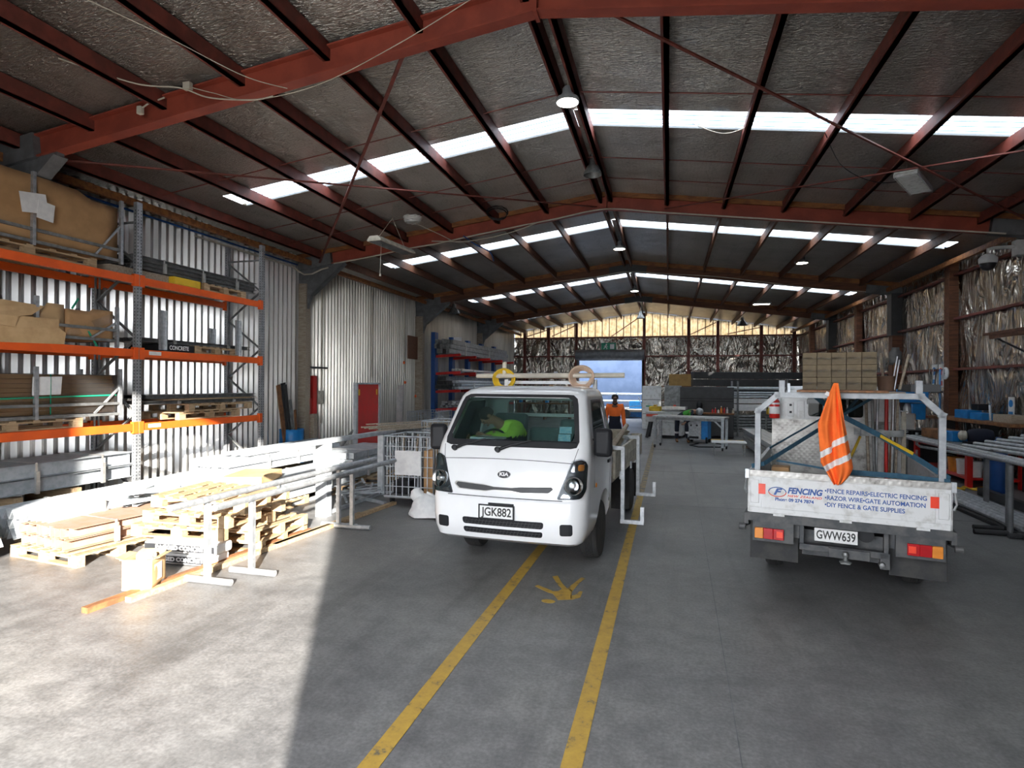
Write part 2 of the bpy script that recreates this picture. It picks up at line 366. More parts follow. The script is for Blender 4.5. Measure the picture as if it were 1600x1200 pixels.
for xa, xb in ((-8.5,-6.9),(-6.9,-5.4),(-3.3,-1.5),(1.2,2.6),(3.2,5.0)):
    b = MB(); b.bar((xa, YB-.16, 4.95 if xa != -3.3 else 4.9), (xb, YB-.16, zroof(xb)-.2), .05, .05); struct(b.build('trim_back_brace', M['dark_red']))
# roller door rolled up above its opening
t = struct(thing('door_1', None, None)); del_ = None
b = MB(); b.lathe([(.30, 0), (.30, DX1-DX0+.3)], (DX0-.15, YB-.38, 3.80), (1,0,0), 24); b.build('door_roll', M['grey_steel'], t, smooth=40)
b = MB()
for k in range(6): b.box(DX0, YB-.12, DZ+.02+k*.09, DX1, YB-.09, DZ+.095+k*.09)
b.build('door_curtain', M['galv_dark'], t)
for x in (DX0-.06, DX1+.06): b = MB(); b.box(x-.06, YB-.2, 0, x+.06, YB-.06, DZ+.3); b.build('door_track', M['grey_steel'], t)
# front wall behind the camera with the big open doorway
JX0, JX1, JZ = -3.85, .30, 4.84
b = MB()
for (xa, xb, za, zb) in ((XL-.2, JX0, 0, 5.3), (JX0, JX1, JZ, 5.3), (JX1, XR+.2, 0, 5.3)): b.box(xa, YF-.12, za, xb, YF, zb)
b.add([(XL-.3, YF-.05, 4.9), (XR+.3, YF-.05, 4.9), (XR+.3, YF-.05, 5.4), (XC, YF-.05, zroof(XC)+.1), (XL-.3, YF-.05, 5.5)], [(0,1,2,3,4)])
struct(b.build('wall_front', M['corr_old']))
# ---------------------------------------------------------------- roof
rows = [(9.03, 9.86), (15.45, 16.3), (23.0, 23.9), (30.3, 31.2)]
rows = [(9.22, 9.86), (15.6, 16.32), (23.1, 23.95), (30.3, 31.1)]
def roofgrid(b, y0, y1, x0, x1, th=.0, zo=0.0, m=0):
    b.add([(x0, y0, zroof(x0)+zo), (x1, y0, zroof(x1)+zo), (x1, y1, zroof(x1)+zo), (x0, y1, zroof(x0)+zo)], [(0,1,2,3)], m)
b = MB(); ys = [YF-.1] + [v for r in rows for v in r] + [YB+.25]
for k in range(0, len(ys), 2):
    n = int((ys[k+1]-ys[k])/.15); 
    for sgn, xe in ((-1, XL-.2), (1, XR+.2)):
        nx = 60
        def P(i, j):
            x = XC + (xe-XC)*i/nx; y = ys[k] + (ys[k+1]-ys[k])*j/n
            e = 0 if j in (0, n) else 1
            return (x, y, zroof(x) - .012 + e*(noise.noise(Vector((x*2.2, y*3, 1)))*.022))
        b.grid(P, nx+1, n+1)
# foil continues past the ends of the skylight strips
for y0, y1 in rows:
    for xa, xb in ((XL-.2, -8.0), (-1.47, -1.3), (6.35, XR+.2)): roofgrid(b, y0, y1, xa, xb, zo=-.012)
struct(b.build('ceiling', M['roof_foil'], smooth=60, fix=False))
b = MB(); b.add([(XL-.3, YF-.2, zroof(XL)+.05), (XC, YF-.2, zroof(XC)+.09), (XC, YB+.3, zroof(XC)+.09), (XL-.3, YB+.3, zroof(XL)+.05)], [])
for k in range(0, len(ys), 2):
    for xe in (XL-.25, XR+.25): b.add([(XC, ys[k], zroof(XC)+.05), (xe, ys[k], zroof(xe)+.05), (xe, ys[k+1], zroof(xe)+.05), (XC, ys[k+1], zroof(XC)+.05)], [(0,1,2,3)])
struct(b.build('ceiling_cladding', M['corr_old'], fix=False))
for k, (y0, y1) in enumerate(rows):
    for xa, xb in ((-8.0, -1.47), (-1.3, 6.35)):
        b = MB(); w = (y1-y0)/4; pts = []
        for q in range(4): y = y0+q*w; pts += [(y, 0), (y+w*.22, 0), (y+w*.30, .035), (y+w*.92, .035)]
        pts.append((y1, 0)); vs = []
        for y, a in pts: vs += [(xa, y, zroof(xa)-.005+a), (xb, y, zroof(xb)-.005+a)]
        b.add(vs, [(2*i, 2*i+2, 2*i+3, 2*i+1) for i in range(len(pts)-1)]); b.m = [1 if i % 4 == 0 and i > 0 else 0 for i in range(len(b.f))]; struct(b.build('window_skylight', [M['skylight'], M['skylight_rib']], fix=False))
# ---------------------------------------------------------------- portal frames
def ibeam(w, h, t=.02, tw=.012): return [(-w/2,0),(w/2,0),(w/2,t),(tw/2,t),(tw/2,h-t),(w/2,h-t),(w/2,h),(-w/2,h),(-w/2,h-t),(-tw/2,h-t),(-tw/2,t),(-w/2,t)]
for k, y in enumerate(FR[1:5], 1):
    steel = k <= 2; mt = M['red_steel'] if steel else M['brown_beam']; hh = .31 if steel else .27
    for sg, xe in ((-1, XL), (1, XR)):
        b = MB(); z1 = ZR - SL*abs(xe-XC)
        if steel: b.prof(ibeam(.16, hh), (XC, y, ZR), (xe, y, z1), (0,0,1))
        else: b.prof([(-.07,0),(.07,0),(.07,hh),(-.07,hh)], (XC, y, ZR), (xe, y, z1), (0,0,1))
        struct(b.build('trim_rafter', mt))
        # haunch and column
        b = MB(); xi = xe - sg*1.35; zi = ZR - SL*abs(xi-XC)
        ld = xe - sg*.28
        poly = [(xe, z1+.02), (xe, z1-1.05), (ld, z1-1.05), (ld-sg*.14, z1-.62), (xi, zi-.03), (xi, zi)]
        vs = [(px, y-.05, pz) for px, pz in poly] + [(px, y+.05, pz) for px, pz in poly]; n = len(poly)
        b.add(vs, [tuple(range(n)), tuple(range(n, 2*n))[::-1]] + [(i, (i+1) % n, n+(i+1) % n, n+i) for i in range(n)])
        if sg < 0: b.bar((ld-sg*.14, y, z1-.64), (xi, y, zi-.045), .20, .02)
        else: b = MB()
        b.bar((xe-sg*.0, y, z1+hh/2+.0), (xe-sg*1.0, y, z1+hh/2+SL*1.0), .21, hh+.03)
        struct(b.build('trim_haunch', M['grey_steel'] if not (k == 1 and sg == -1) else M['grey_steel']))
        b = MB(); w = .1 if sg < 0 else .16
        dp = .12 if (k == 1 and sg < 0) else .30
        b.box(min(xe, xe-sg*dp), y-w, 0, max(xe, xe-sg*dp), y+w, z1-.35 if sg < 0 else z1-1.05)
        struct(b.build('trim_column', M['brown_beam'] if sg > 0 else M['old_pine']))
        if sg > 0: b = MB(); b.box(xe-.34, y-.19, z1-1.25, xe, y+.19, z1+.05); struct(b.build('trim_column_sleeve', M['dark_steel']))
    b = MB(); b.box(XC-.02, y-.10, ZR-.03, XC+.02, y+.10, ZR+hh+.03)
    if not steel:
        for sg in (-1, 1): b.prof([(-.085,-.02),(.085,-.02),(.085,hh+.02),(-.085,hh+.02)], (XC, y, ZR), (XC+sg*.62, y, ZR-SL*.62))
    struct(b.build('trim_ridge_plate', mt if steel else M['dark_steel']))
    for sg, xe in ((-1, XL), (1, XR)):   # timber packer on the rafter top
        if k == 1: continue
        b = MB(); b.bar((XC, y-.10, ZR+hh+.035), (xe, y-.10, ZR+hh+.035-SL*abs(xe-XC)), .05, .14); struct(b.build('trim_packer', M['orange_timber']))
# ---------------------------------------------------------------- purlins
px = [-1.50, -1.27] + [-.05+1.17*k for k in range(6)] + [-2.72-1.17*k for k in range(6)]
for x in px:
    for (ya, yb, mt, w) in ((YF, 13.34, M['dark_red'], .065), (13.34, 20.8, M['brown_beam'], .055), (20.8, 28.3, M['brown_beam'], .055), (28.3, YB, M['brown_beam'], .055)):
        z = zroof(x)-.028-.10
        b = MB(); b.box(x-w/2, ya, z-.10, x+w/2, yb, z+.10)
        if mt is M['dark_red']: b.box(x-w/2-.03, ya, z-.10, x+w/2, yb, z-.085)
        struct(b.build('trim_purlin', mt))
for x in (XL+.42, XR-.42):
    b = MB(); b.box(x-.04, YF, zroof(x)-.34, x+.04, YB, zroof(x)-.22); struct(b.build('trim_eave_beam', M['orange_timber']))
# timber battens under the eave on the left
for k in range(16):
    y = 5.3+k*.5; b = MB(); b.box(XL+.05, y, zroof(XL)-.20, XL+.45, y+.1, zroof(XL)-.15); struct(b.build('trim_batten', M['brown_beam']))
# diagonal rod bracing and sag rods in the roof
def rod(pts, r, mt, name='trim_brace_rod'): b = MB(); b.tube(pts, r, 6); return struct(b.build(name, mt))
zr_ = lambda x: ZR - SL*abs(x-XC) + .10
for a, c in (((-8.6, 13.3), (-3.0, 6.3)), ((-8.4, 6.3), (XC-.2, 13.3)), ((-.6, 6.3), (6.5, 12.9)), ((-.1, 13.3), (6.6, 8.0))):
    p0 = (a[0], a[1], zr_(a[0])-.03); p1 = (c[0], c[1], zr_(c[0])-.03)
    if p0[0] > XC: b = MB(); b.bar(p0, p1, .035, .02)
    else: b = MB(); b.bar(p0, p1, .045, .02)
    struct(b.build('trim_brace', M['dark_red']))
for y in (8.4, 10.9, 12.0, 2.5):
    for sg, xe in ((-1, XL+.6), (1, XR-.6)): rod([(XC, y, zroof(XC)-.14), (xe, y, zroof(xe)-.14)], .009, M['dark_red'])
# painted floor markings
M['faded_line'] = mat('faded_yellow_paint', (.30,.22,.11), .7, 0, (.15,.135,.11), 6, lo=.42, hi=.6)
for x in (-1.50, -.48):
    w_ = 'left' if x < -1 else 'right'
    b = MB(); b.box(x-.055, -1.0, .001, x+.055, 11.0, .003); tag(b.build('floor_line', M['yellow_line']), 'worn yellow painted line running under the small white truck' if x < -1 else 'worn yellow painted line passing to the right of the small white truck', 'floor line')
    b = MB(); b.box(x-.055, 11.0, .001, x+.055, 24, .003); tag(b.build('floor_line', M['faded_line']), 'faded far part of the %s painted line beyond the small truck' % w_, 'floor line')
# ---------------------------------------------------------------- vehicle helpers
def interp(tab, z):
    if z <= tab[0][0]: return tab[0][1:]
    for a, b_ in zip(tab, tab[1:]):
        if z <= b_[0]:
            t = (z-a[0])/(b_[0]-a[0]); t2 = t
            return tuple(p+(q-p)*t2 for p, q in zip(a[1:], b_[1:]))
    return tab[-1][1:]
def ring(yf, yb, w, r, bow, z, n=10, rb=.05):
    pts = []
    def fy(x): return yf + bow*(x/w)**2
    # front from left to right, right side, back, left side
    for k in range(13): x = -(w-r) + 2*(w-r)*k/12; pts.append((x, fy(x), z))
    y0 = fy(w-r)
    for k in range(1, n+1): a = pi/2*k/n; pts.append((w-r+r*sin(a), y0 + r*1.25*(1-cos(a)), z))
    yc = y0+r*1.25
    for k in range(1, 8): pts.append((w, yc + (yb-rb-yc)*k/8, z))
    for k in range(0, 5): a = pi/2*k/4; pts.append((w-rb+rb*cos(a), yb-rb+rb*sin(a), z))
    for k in range(1, 8): pts.append((w-rb - 2*(w-rb)*k/8, yb, z))
    for k in range(0, 5): a = pi/2*k/4; pts.append((-(w-rb+rb*sin(a)), yb-rb+rb*cos(a), z))
    for k in range(1, 8): pts.append((-w, yb-rb - (yb-rb-yc)*k/8, z))
    for k in range(0, n): a = pi/2*k/n; pts.append((-(w-r) - r*cos(a), y0 + r*1.25*(1-sin(a)), z))
    return pts
def loft(tab, zs, name, mt, off=0.0, rb=.05):
    b = MB(); rings = []
    for z in zs:
        yf, yb, w, r, bow = interp(tab, z); rings.append(ring(yf+off, yb-off, w-off, r, bow, z, rb=rb))
    n = len(rings[0]); vs = [p for R in rings for p in R]
    fs = [(i*n+k, i*n+(k+1) % n, (i+1)*n+(k+1) % n, (i+1)*n+k) for i in range(len(rings)-1) for k in range(n)]
    fs += [tuple(range(n))[::-1], tuple(range((len(rings)-1)*n, len(rings)*n))]
    b.add(vs, fs); return b.build(name, mt)
def cut(o, cutters):
    for c in cutters:
        md = o.modifiers.new('cut', 'BOOLEAN'); md.operation = 'DIFFERENCE'; md.object = c; md.solver = 'EXACT'
    bake(o)
    for c in cutters: bpy.data.objects.remove(c)
def prism_y(poly, y0, y1, mt=None):   # polygon in x,z swept along y
    b = MB(); n = len(poly); vs = [(x, y0, z) for x, z in poly] + [(x, y1, z) for x, z in poly]
    b.add(vs, [tuple(range(n)), tuple(range(n, 2*n))[::-1]] + [(i, (i+1) % n, n+(i+1) % n, n+i) for i in range(n)]); return b
def prism_x(poly, x0, x1):            # polygon in y,z swept along x
    b = MB(); n = len(poly); vs = [(x0, y, z) for y, z in poly] + [(x1, y, z) for y, z in poly]
    b.add(vs, [tuple(range(n)), tuple(range(n, 2*n))[::-1]] + [(i, (i+1) % n, n+(i+1) % n, n+i) for i in range(n)]); return b
def rpoly(poly, r=.05, n=4):          # round the corners of a 2d polygon
    out = []; N_ = len(poly)
    for i in range(N_):
        p = Vector(poly[i]); a = Vector(poly[i-1]); c = Vector(poly[(i+1) % N_])
        da = (a-p); dc = (c-p); rr = min(r, da.length*.45, dc.length*.45); A = p+da.normalized()*rr; C_ = p+dc.normalized()*rr
        for k in range(n+1):
            t = k/n; q = A*(1-t)**2 + p*2*t*(1-t) + C_*t*t; out.append((q.x, q.y))
    return out
def patch(poly, fn, name, mt, parent, off=.006, th=.012, step=.035, smooth=60):
    # a plate that follows a curved surface: polygon (a,b) mapped by fn(a,b,offset)
    dense = []
    for i in range(len(poly)):
        p = Vector(poly[i]); q = Vector(poly[(i+1) % len(poly)]); k = max(1, int((q-p).length/step))
        dense += [p + (q-p)*j/k for j in range(k)]
    n = len(dense); pts = list(dense); x0 = min(p[0] for p in poly); x1 = max(p[0] for p in poly); z0 = min(p[1] for p in poly); z1 = max(p[1] for p in poly)
    x = x0+step*.5
    while x < x1:
        z = z0+step*.5
        while z < z1: pts.append(Vector((x, z))); z += step
        x += step
    vs, es, fs, *_ = delaunay_2d_cdt([Vector((p[0], p[1])) for p in pts], [(i, (i+1) % n) for i in range(n)], [tuple(range(n))], 1, 1e-5)
    b = MB(); N_ = len(vs)
    cnt = {}
    for f in fs:
        for i in range(len(f)):
            e = (f[i], f[(i+1) % len(f)]); cnt[e] = 1
    front = [fn(v.x, v.y, off) for v in vs]; back = [fn(v.x, v.y, off-th) for v in vs]
    faces = [tuple(f) for f in fs] + [tuple(N_+i for i in f[::-1]) for f in fs]
    for (a, c) in cnt:
        if (c, a) not in cnt: faces.append((a, c, N_+c, N_+a))
    b.add(front+back, faces); return b.build(name, mt, parent, smooth=smooth)
def wheel(parent, x, y, r, w, side, rim_mat, dual=False, label=None):
    b = MB(); pr = [(r*.60, -w/2), (r*.80, -w/2-.004), (r*.93, -w/2), (r*.985, -w/2+.02), (r, -w/2+.045)]
    for k in range(5):
        c0 = -w/2+.05+(w-.1)*k/5; d = (w-.1)/5
        pr += [(r, c0), (r, c0+d*.78), (r-.009, c0+d*.80), (r-.009, c0+d*.98)]
    pr += [(r, w/2-.045), (r*.985, w/2-.02), (r*.93, w/2), (r*.80, w/2+.004), (r*.60, w/2)]
    b.lathe(pr, (0,0,0), (1,0,0), 36); t = b.build('wheel', M['rubber'], parent, smooth=35); t.location = (x, y, r)
    if label: t['label'] = label
    b = MB(); s = side
    b.lathe([(r*.61, s*(-w*.4)), (r*.62, s*w*.44), (r*.59, s*w*.46), (r*.54, s*w*.30), (r*.42, s*w*.26), (r*.30, s*w*.34), (r*.2, s*w*.44), (r*.12, s*w*.46), (0.001, s*w*.46)], (0,0,0), (1,0,0), 28)
    for k in range(6): a = k*pi/3; b.lathe([(.014, 0), (.014, s*.02)], (s*w*.33, cos(a)*r*.25, sin(a)*r*.25), (1,0,0), 8)
    b.build('rim', rim_mat, t, smooth=35)
    b = MB()
    for k in range(10): a = k*pi/5+.1; b.lathe([(.022, 0), (.022, s*.006)], (s*w*.285, cos(a)*r*.47, sin(a)*r*.47), (1,0,0), 10)
    b.build('rim_slot', M['black'], t)
    return t
def plate(parent, body, c, rz=0, rx=0, w=.36, h=.125, frame=True, size=.118):
    b = MB(); b.box(-w/2, -.004, -h/2, w/2, .004, h/2); p = b.build('number_plate', M['paper'], parent, bevel=.006); p.location = c; p.rotation_euler = (rx, 0, rz)
    o = text(body, size, M['ink_black'], p, (0, -.0055, -.002), sx=1, align='CENTER', bold=.0022)
    xs = [v.co.x for v in o.data.vertices]; o.scale = (w*.90/(max(xs)-min(xs)), 1, 1); o.location.x = -(max(xs)+min(xs))/2*o.scale[0]
    if frame:
        b = MB()
        for (x0, z0, x1, z1) in ((-w/2-.012,-h/2-.012,w/2+.012,-h/2+.001),(-w/2-.012,h/2-.001,w/2+.012,h/2+.012),(-w/2-.012,-h/2,-w/2+.001,h/2),(w/2-.001,-h/2,w/2+.012,h/2)): b.box(x0,-.009,z0,x1,.003,z1)
        b.build('plate_frame', M['black'], p)
    return p

# ================================================================ SMALL WHITE TRUCK FACING US
KX = -1.635
kia = thing('light_truck', 'white flatbed truck facing the camera with its windscreen full of papers', 'truck', (KX, 5.80, 0), -.065)
KT = [(.37,.13,1.70,.76,.14,.03), (.41,.05,1.72,.80,.16,.04), (.50,.012,1.72,.83,.18,.05), (.62,0,1.72,.845,.19,.055), (.80,.0,1.72,.85,.19,.06), (.835,.018,1.72,.85,.19,.06), (.85,.03,1.72,.85,.18,.055), (1.0,.05,1.72,.855,.16,.05),
      (1.20,.115,1.72,.855,.15,.05), (1.35,.20,1.72,.845,.14,.05), (1.42,.245,1.72,.83,.13,.05), (1.86,.55,1.70,.735,.11,.05), (1.90,.59,1.70,.72,.12,.05), (1.94,.66,1.68,.69,.15,.05), (1.97,.78,1.64,.62,.2,.05), (1.985,.95,1.55,.5,.2,.04)]
zs = sorted(set([t[0] for t in KT] + [.45,.56,.7,1.1,1.28,1.5,1.6,1.7,1.78]))
cab = loft(KT, zs, 'cab', M['white_paint'])
inner = loft(KT, [.72,.9,1.05,1.2,1.35,1.42,1.6,1.78,1.86,1.90,1.92], 'inner', M['black'], off=.045)
def ws_cut(tab, poly, y0, y1): return prism_y(rpoly(poly, .07), y0, y1).build('cutter', M['black'])
WSP = [(-.70,1.385),(.70,1.385),(.615,1.855),(-.615,1.855)]
cws = ws_cut(KT, WSP, -.3, .95)
SWP = [(.56,1.28),(1.45,1.28),(1.45,1.80),(.86,1.80),(.60,1.42)]
csw = prism_x(rpoly(SWP, .05), -1.2, 1.2).build('cutter', M['black'])
crw = prism_y(rpoly([(-.55,1.42),(.55,1.42),(.50,1.80),(-.50,1.80)], .06), 1.5, 2.0).build('cutter', M['black'])
ARC = [(1.18+.45*cos(a), .33+.47*sin(a)) for a in [pi*k/16 for k in range(17)]]
ca = []
for s in (-1, 1): ca.append(prism_x(ARC + [(.73, .2), (1.63,.2)][::1] if False else ARC + [(.73,.1),(1.63,.1)], s*.50, s*1.2).build('cutter', M['black']))
cut(cab, [inner, cws, csw, crw] + ca)
cab.parent = kia; autosmooth(cab.data, 38)
def kfront(x, z, off):
    yf, yb, w, r, bow = interp(KT, z); ax = min(abs(x), w-.002); y = yf + bow*(min(ax, w-r)/w)**2
    if ax > w-r: y += 1.25*r*(1-sqrt(max(0, 1-((ax-(w-r))/r)**2)))
    e = .01; y2 = interp(KT, z+e)[0]; y1 = interp(KT, z-e)[0]; sl = (y2-y1)/(2*e); nl = sqrt(1+sl*sl)
    return (x, y - off/nl, z + off*sl/nl)
patch(rpoly([(-.735,1.36),(.735,1.36),(.642,1.875),(-.642,1.875)], .07), kfront, 'windscreen', M['glass'], kia, off=-.004, th=.006)
# black band round the glass
def frame_patch(outer, inner_, fn, name, mt, parent, off=.003):
    O = []; I = []; n = 60
    def samp(poly, n):
        P_ = [Vector(p) for p in poly]; L_ = [(P_[(i+1) % len(P_)]-P_[i]).length for i in range(len(P_))]; T = sum(L_); out = []; i = 0; acc = 0
        for k in range(n):
            d = T*k/n
            while acc+L_[i] < d: acc += L_[i]; i += 1
            out.append(P_[i] + (P_[(i+1) % len(P_)]-P_[i])*((d-acc)/L_[i]))
        return out
    O = samp(outer, n); I = samp(inner_, n); b = MB()
    vs = [fn(p.x, p.y, off) for p in O] + [fn(p.x, p.y, off) for p in I] + [fn(p.x, p.y, off-.01) for p in O] + [fn(p.x, p.y, off-.01) for p in I]
    fs = []
    for k in range(n): j = (k+1) % n; fs += [(k, j, n+j, n+k), (2*n+k, 3*n+k, 3*n+j, 2*n+j), (k, 2*n+k, 2*n+j, j), (n+k, n+j, 3*n+j, 3*n+k)]
    b.add(vs, fs); return b.build(name, mt, parent, smooth=50)
frame_patch(rpoly([(-.755,1.345),(.755,1.345),(.655,1.89),(-.655,1.89)], .08), rpoly([(-.70,1.405),(.70,1.405),(.605,1.86),(-.605,1.86)], .06), kfront, 'windscreen_seal', M['satin_black'], kia, off=.004)
# panel seams
for zz, xw in ((1.225, .72),):
    b = MB(); b.tube([kfront(-xw+2*xw*k/30, zz+.02*(abs(-xw+2*xw*k/30)/xw)**2*-1, .001) for k in range(31)], .0035, 6); b.build('panel_seam', M['dark_steel'], kia)
b = MB(); b.tube([kfront(-.62+1.24*k/30, .842, .002) for k in range(31)], .0045, 6); b.build('panel_seam', M['dark_steel'], kia)
for s in (-1, 1):
    b = MB(); b.tube([kfront(s*(.62+(.74-.62)*((zz-.86)/(1.35-.86))), zz, .001) for zz in [.86+.49*k/20 for k in range(21)]], .003, 6); b.build('panel_seam', M['dark_steel'], kia)
# headlamps
for s in (-1, 1):
    HL = [(.56,.85),(.80,.865),(.838,.95),(.84,1.20),(.79,1.245),(.70,1.225)]
    hp = [(s*x, z) for x, z in HL]
    h = patch(rpoly(hp, .03), kfront, 'headlamp', M['satin_black'], kia, off=.004, th=.01, step=.03)
    lp = kfront(s*.715, 1.0, -.03); b = MB()
    yaw = s*.30
    d = Vector((sin(yaw), -cos(yaw), .12)).normalized()
    b.lathe([(.001, .03), (.03, .032), (.055, .038), (.078, .048), (.09, .060), (.096, .050), (.096,.01)], lp, d, 28); b.build('reflector', M['chrome'], h, smooth=50)
    b = MB(); b.lathe([(.001,.072), (.022,.066), (.026,.030)], Vector(lp), d, 16); b.build('bulb_cap', M['alu'], h, smooth=40)
    patch(rpoly([(s*x, z) for x, z in [(.69,1.125),(.825,1.125),(.828,1.205),(.775,1.232),(.715,1.215)]], .02), kfront, 'indicator', M['chrome'], h, off=.012, th=.01, step=.03)
    patch(rpoly([(s*x, z) for x, z in [(.76,1.135),(.815,1.135),(.815,1.195),(.76,1.195)]], .02), kfront, 'indicator_bulb', M['amber'], h, off=.016, th=.01, step=.03)
    patch(rpoly([(s*x, z) for x, z in [(.60,.872),(.70,.875),(.68,.905),(.625,.91)]], .01), kfront, 'park_light', M['chrome'], h, off=.010, th=.008, step=.03)
    patch(rpoly(hp, .03), kfront, 'lamp_cover', M['lens'], h, off=.034, th=.003, step=.03)
    # fog lamp recess and side repeater
    patch(rpoly([(s*.60,.50),(s*.725,.505),(s*.725,.62),(s*.60,.615)], .025), kfront, 'fog_lamp', M['black'], kia, off=.005, th=.008, step=.03)
    b = MB(); b.lathe([(.001,.014),(.022,.010),(.026,0)], (s*.851, .62, .93), (s,0,0), 14); o = b.build('side_repeater', M['amber'], kia, smooth=50); 
# upper grille strip (bow-tie)
GR = [(-.53,.985),(-.20,.965),(-.10,.948),(.10,.948),(.20,.965),(.53,.985),(.55,.955),(.50,.905),(.20,.892),(.10,.912),(-.10,.912),(-.20,.892),(-.50,.905),(-.55,.955)]
GRs = [(x*.96, .938+(z-.938)*.78) for x, z in GR]
patch(rpoly(GR, .015), kfront, 'grille', M['alu'], kia, off=.010, th=.012, step=.03)
patch(rpoly(GRs, .012), kfront, 'grille_mesh', M['dark_steel'], kia, off=.017, th=.01, step=.03)
# lower grilles
for z0, z1, xw in ((.545,.625,.43), (.455,.525,.42)):
    g = patch(rpoly([(-xw,z0+.01),(xw,z0+.01),(xw+.01,z1),(-xw-.01,z1)][::1], .03), kfront, 'lower_grille', M['black'], kia, off=.003, th=.008, step=.03)
    b = MB()
    for k in range(22):
        x = -xw+.03+2*(xw-.03)*k/21; b.bar(kfront(x-.012, z0+.015, .008), kfront(x+.012, z1-.012, .008), .005, .005)
    for zz in (z0+(z1-z0)*.35, z0+(z1-z0)*.68): b.tube([kfront(-xw+.02+2*(xw-.02)*k/16, zz, .008) for k in range(17)], .004, 5)
    b.build('grille_mesh', M['dark_steel'], g)
# oval badge
b = MB(); BP = [(.066*cos(a), 1.072+.034*sin(a)) for a in [2*pi*k/28 for k in range(28)]]
bd = patch([(.070*cos(2*pi*k/28), 1.072+.037*sin(2*pi*k/28)) for k in range(28)], kfront, 'badge', M['chrome'], kia, off=.006, th=.008, step=.02)
patch([(.064*cos(2*pi*k/28), 1.072+.031*sin(2*pi*k/28)) for k in range(28)], kfront, 'badge_face', M['satin_black'], bd, off=.009, th=.006, step=.02)
q = kfront(0, 1.072, .014); text('KIA', .050, M['paper'], bd, q, rot=(pi/2-.35, 0, 0), align='CENTER', bold=.002, sx=1.25)
plate(kia, 'JGK882', (-.05, -.022, .70), 0, 0)
b = MB(); b.box(-.14, -.018, .765, .13, .0, .79); b.build('plate_bracket', M['black'], kia)
# wipers
for x0, x1 in ((-.60, -.06), (-.10, .62)):
    b = MB(); a = kfront(x0, 1.305, .02); c_pt = kfront(x0+.34, 1.405, .03); b.tube([a, kfront(x0+.09, 1.335, .035), c_pt], [.020,.016,.007], 8)
    b.lathe([(.001,.05),(.026,.045),(.032,.0)], a, (0,-1,.3), 12)
    w = b.build('wiper', M['black'], kia, smooth=50)
    b = MB(); b.tube([kfront(x0+.28+(x1-x0-.18)*k/8 , 1.40+.008*sin(pi*k/8), .016) for k in range(9)], .006, 5); b.build('wiper_blade', M['black'], w)
# door seams, handles, side glass, mirrors
for s in (-1, 1):
    def kside(y, z, off, s=s):
        w = interp(KT, z)[2]; return (s*(w+off), y, z)
    DP = [(.52,.92),(.52,1.28),(.60,1.44),(.86,1.83),(1.50,1.83),(1.52,1.2),(1.52,.60)]
    b = MB(); b.tube([kside(y, z, .001) for y, z in DP], .004, 5); b.build('door_seam', M['dark_steel'], kia)
    patch(rpoly(SWP, .04), kside, 'side_window', M['glass_dark'], kia, off=-.010, th=.005, step=.08)
    frame_patch(rpoly([(y+(.02 if y > 1 else -.03), z+(.02 if z > 1.6 else -.02)) for y, z in SWP], .05), rpoly(SWP, .05), kside, 'window_seal', M['satin_black'], kia, off=.002)
    b = MB(); b.cbox((s*.862, 1.40, 1.10), (.03, .14, .035)); b.build('door_handle', M['black'], kia, bevel=.008)
    # arch lip
    b = MB(); b.box(min(s*.48, s*.50), .72, .3, max(s*.48, s*.50), 1.65, .80); b.lathe([(.46, 0), (.46, s*.30)], (s*.50, 1.18, .34), (1,0,0), 28); b.build('wheel_well', M['black'], kia) if False else None
    mir = MB(); mir.tube([(s*.83, .56, 1.30), (s*.87, .50, 1.30)], .018, 8); mir.tube([(s*.83, .56, 1.42), (s*.87, .50, 1.44)], .014, 8)
    mo = mir.build('mirror_arm', M['black'], kia, smooth=50)
    b = MB(); b.cbox((0,0,0), (.20, .10, .30)); mh = b.build('mirror_head', M['black'], mo, bevel=.045, smooth=60); mh.location = (s*.945, .50, 1.40); mh.rotation_euler = (0, 0, s*-.15)
    b = MB(); b.cbox((0, .052, 0), (.16, .006, .25)); b.build('mirror_glass', M['chrome'], mh)
for s in (-1, 1): wheel(kia, s*.72, 1.18, .335, .185, s, M['alu']); wheel(kia, s*.72, 3.98, .335, .20, s, M['alu'])
# cab interior
b = MB(); b.box(-.76, .42, .76, .76, .72, 1.24); b.box(-.78, .30, 1.16, .78, .62, 1.34); b.build('dashboard', M['dark_steel'], kia, bevel=.03)
b = MB(); b.box(-.79, .45, .70, .79, 1.66, .76); b.build('cab_floor', M['black'], kia)
b = MB(); b.tube([(-.40+.19*cos(2*pi*k/24), .80+.07*sin(2*pi*k/24), 1.30+.17*sin(2*pi*k/24)) for k in range(24)], .014, 6, closed=True); b.tube([(-.40,.80,1.30),(-.40,.62,1.20)], .03, 8); b.bar((-.58,.80,1.30),(-.22,.80,1.30), .03,.02); b.build('steering_wheel', M['black'], kia, smooth=60)
seatm = mat('grey_teal_seat_cloth', (.16,.20,.20), .8); 
for x, w, h in ((-.42,.44,.62), (.04,.40,.45), (.45,.44,.56)):
    st = MB(); st.cbox((x, 1.2, .95), (w, .48, .16)); so_ = st.build('seat', seatm, kia, bevel=.04)
    st = MB(); st.M = Matrix.Translation((x, 1.46, 1.02)) @ Matrix.Rotation(-.18, 4, 'X'); st.cbox((0, 0, h/2), (w, .13, h)); st.build('seat_back', seatm, so_, bevel=.045)
b = MB(); b.bar((.62,1.50,1.85),(.30,1.36,1.05), .05,.006); b.build('seat_belt', M['black'], kia)
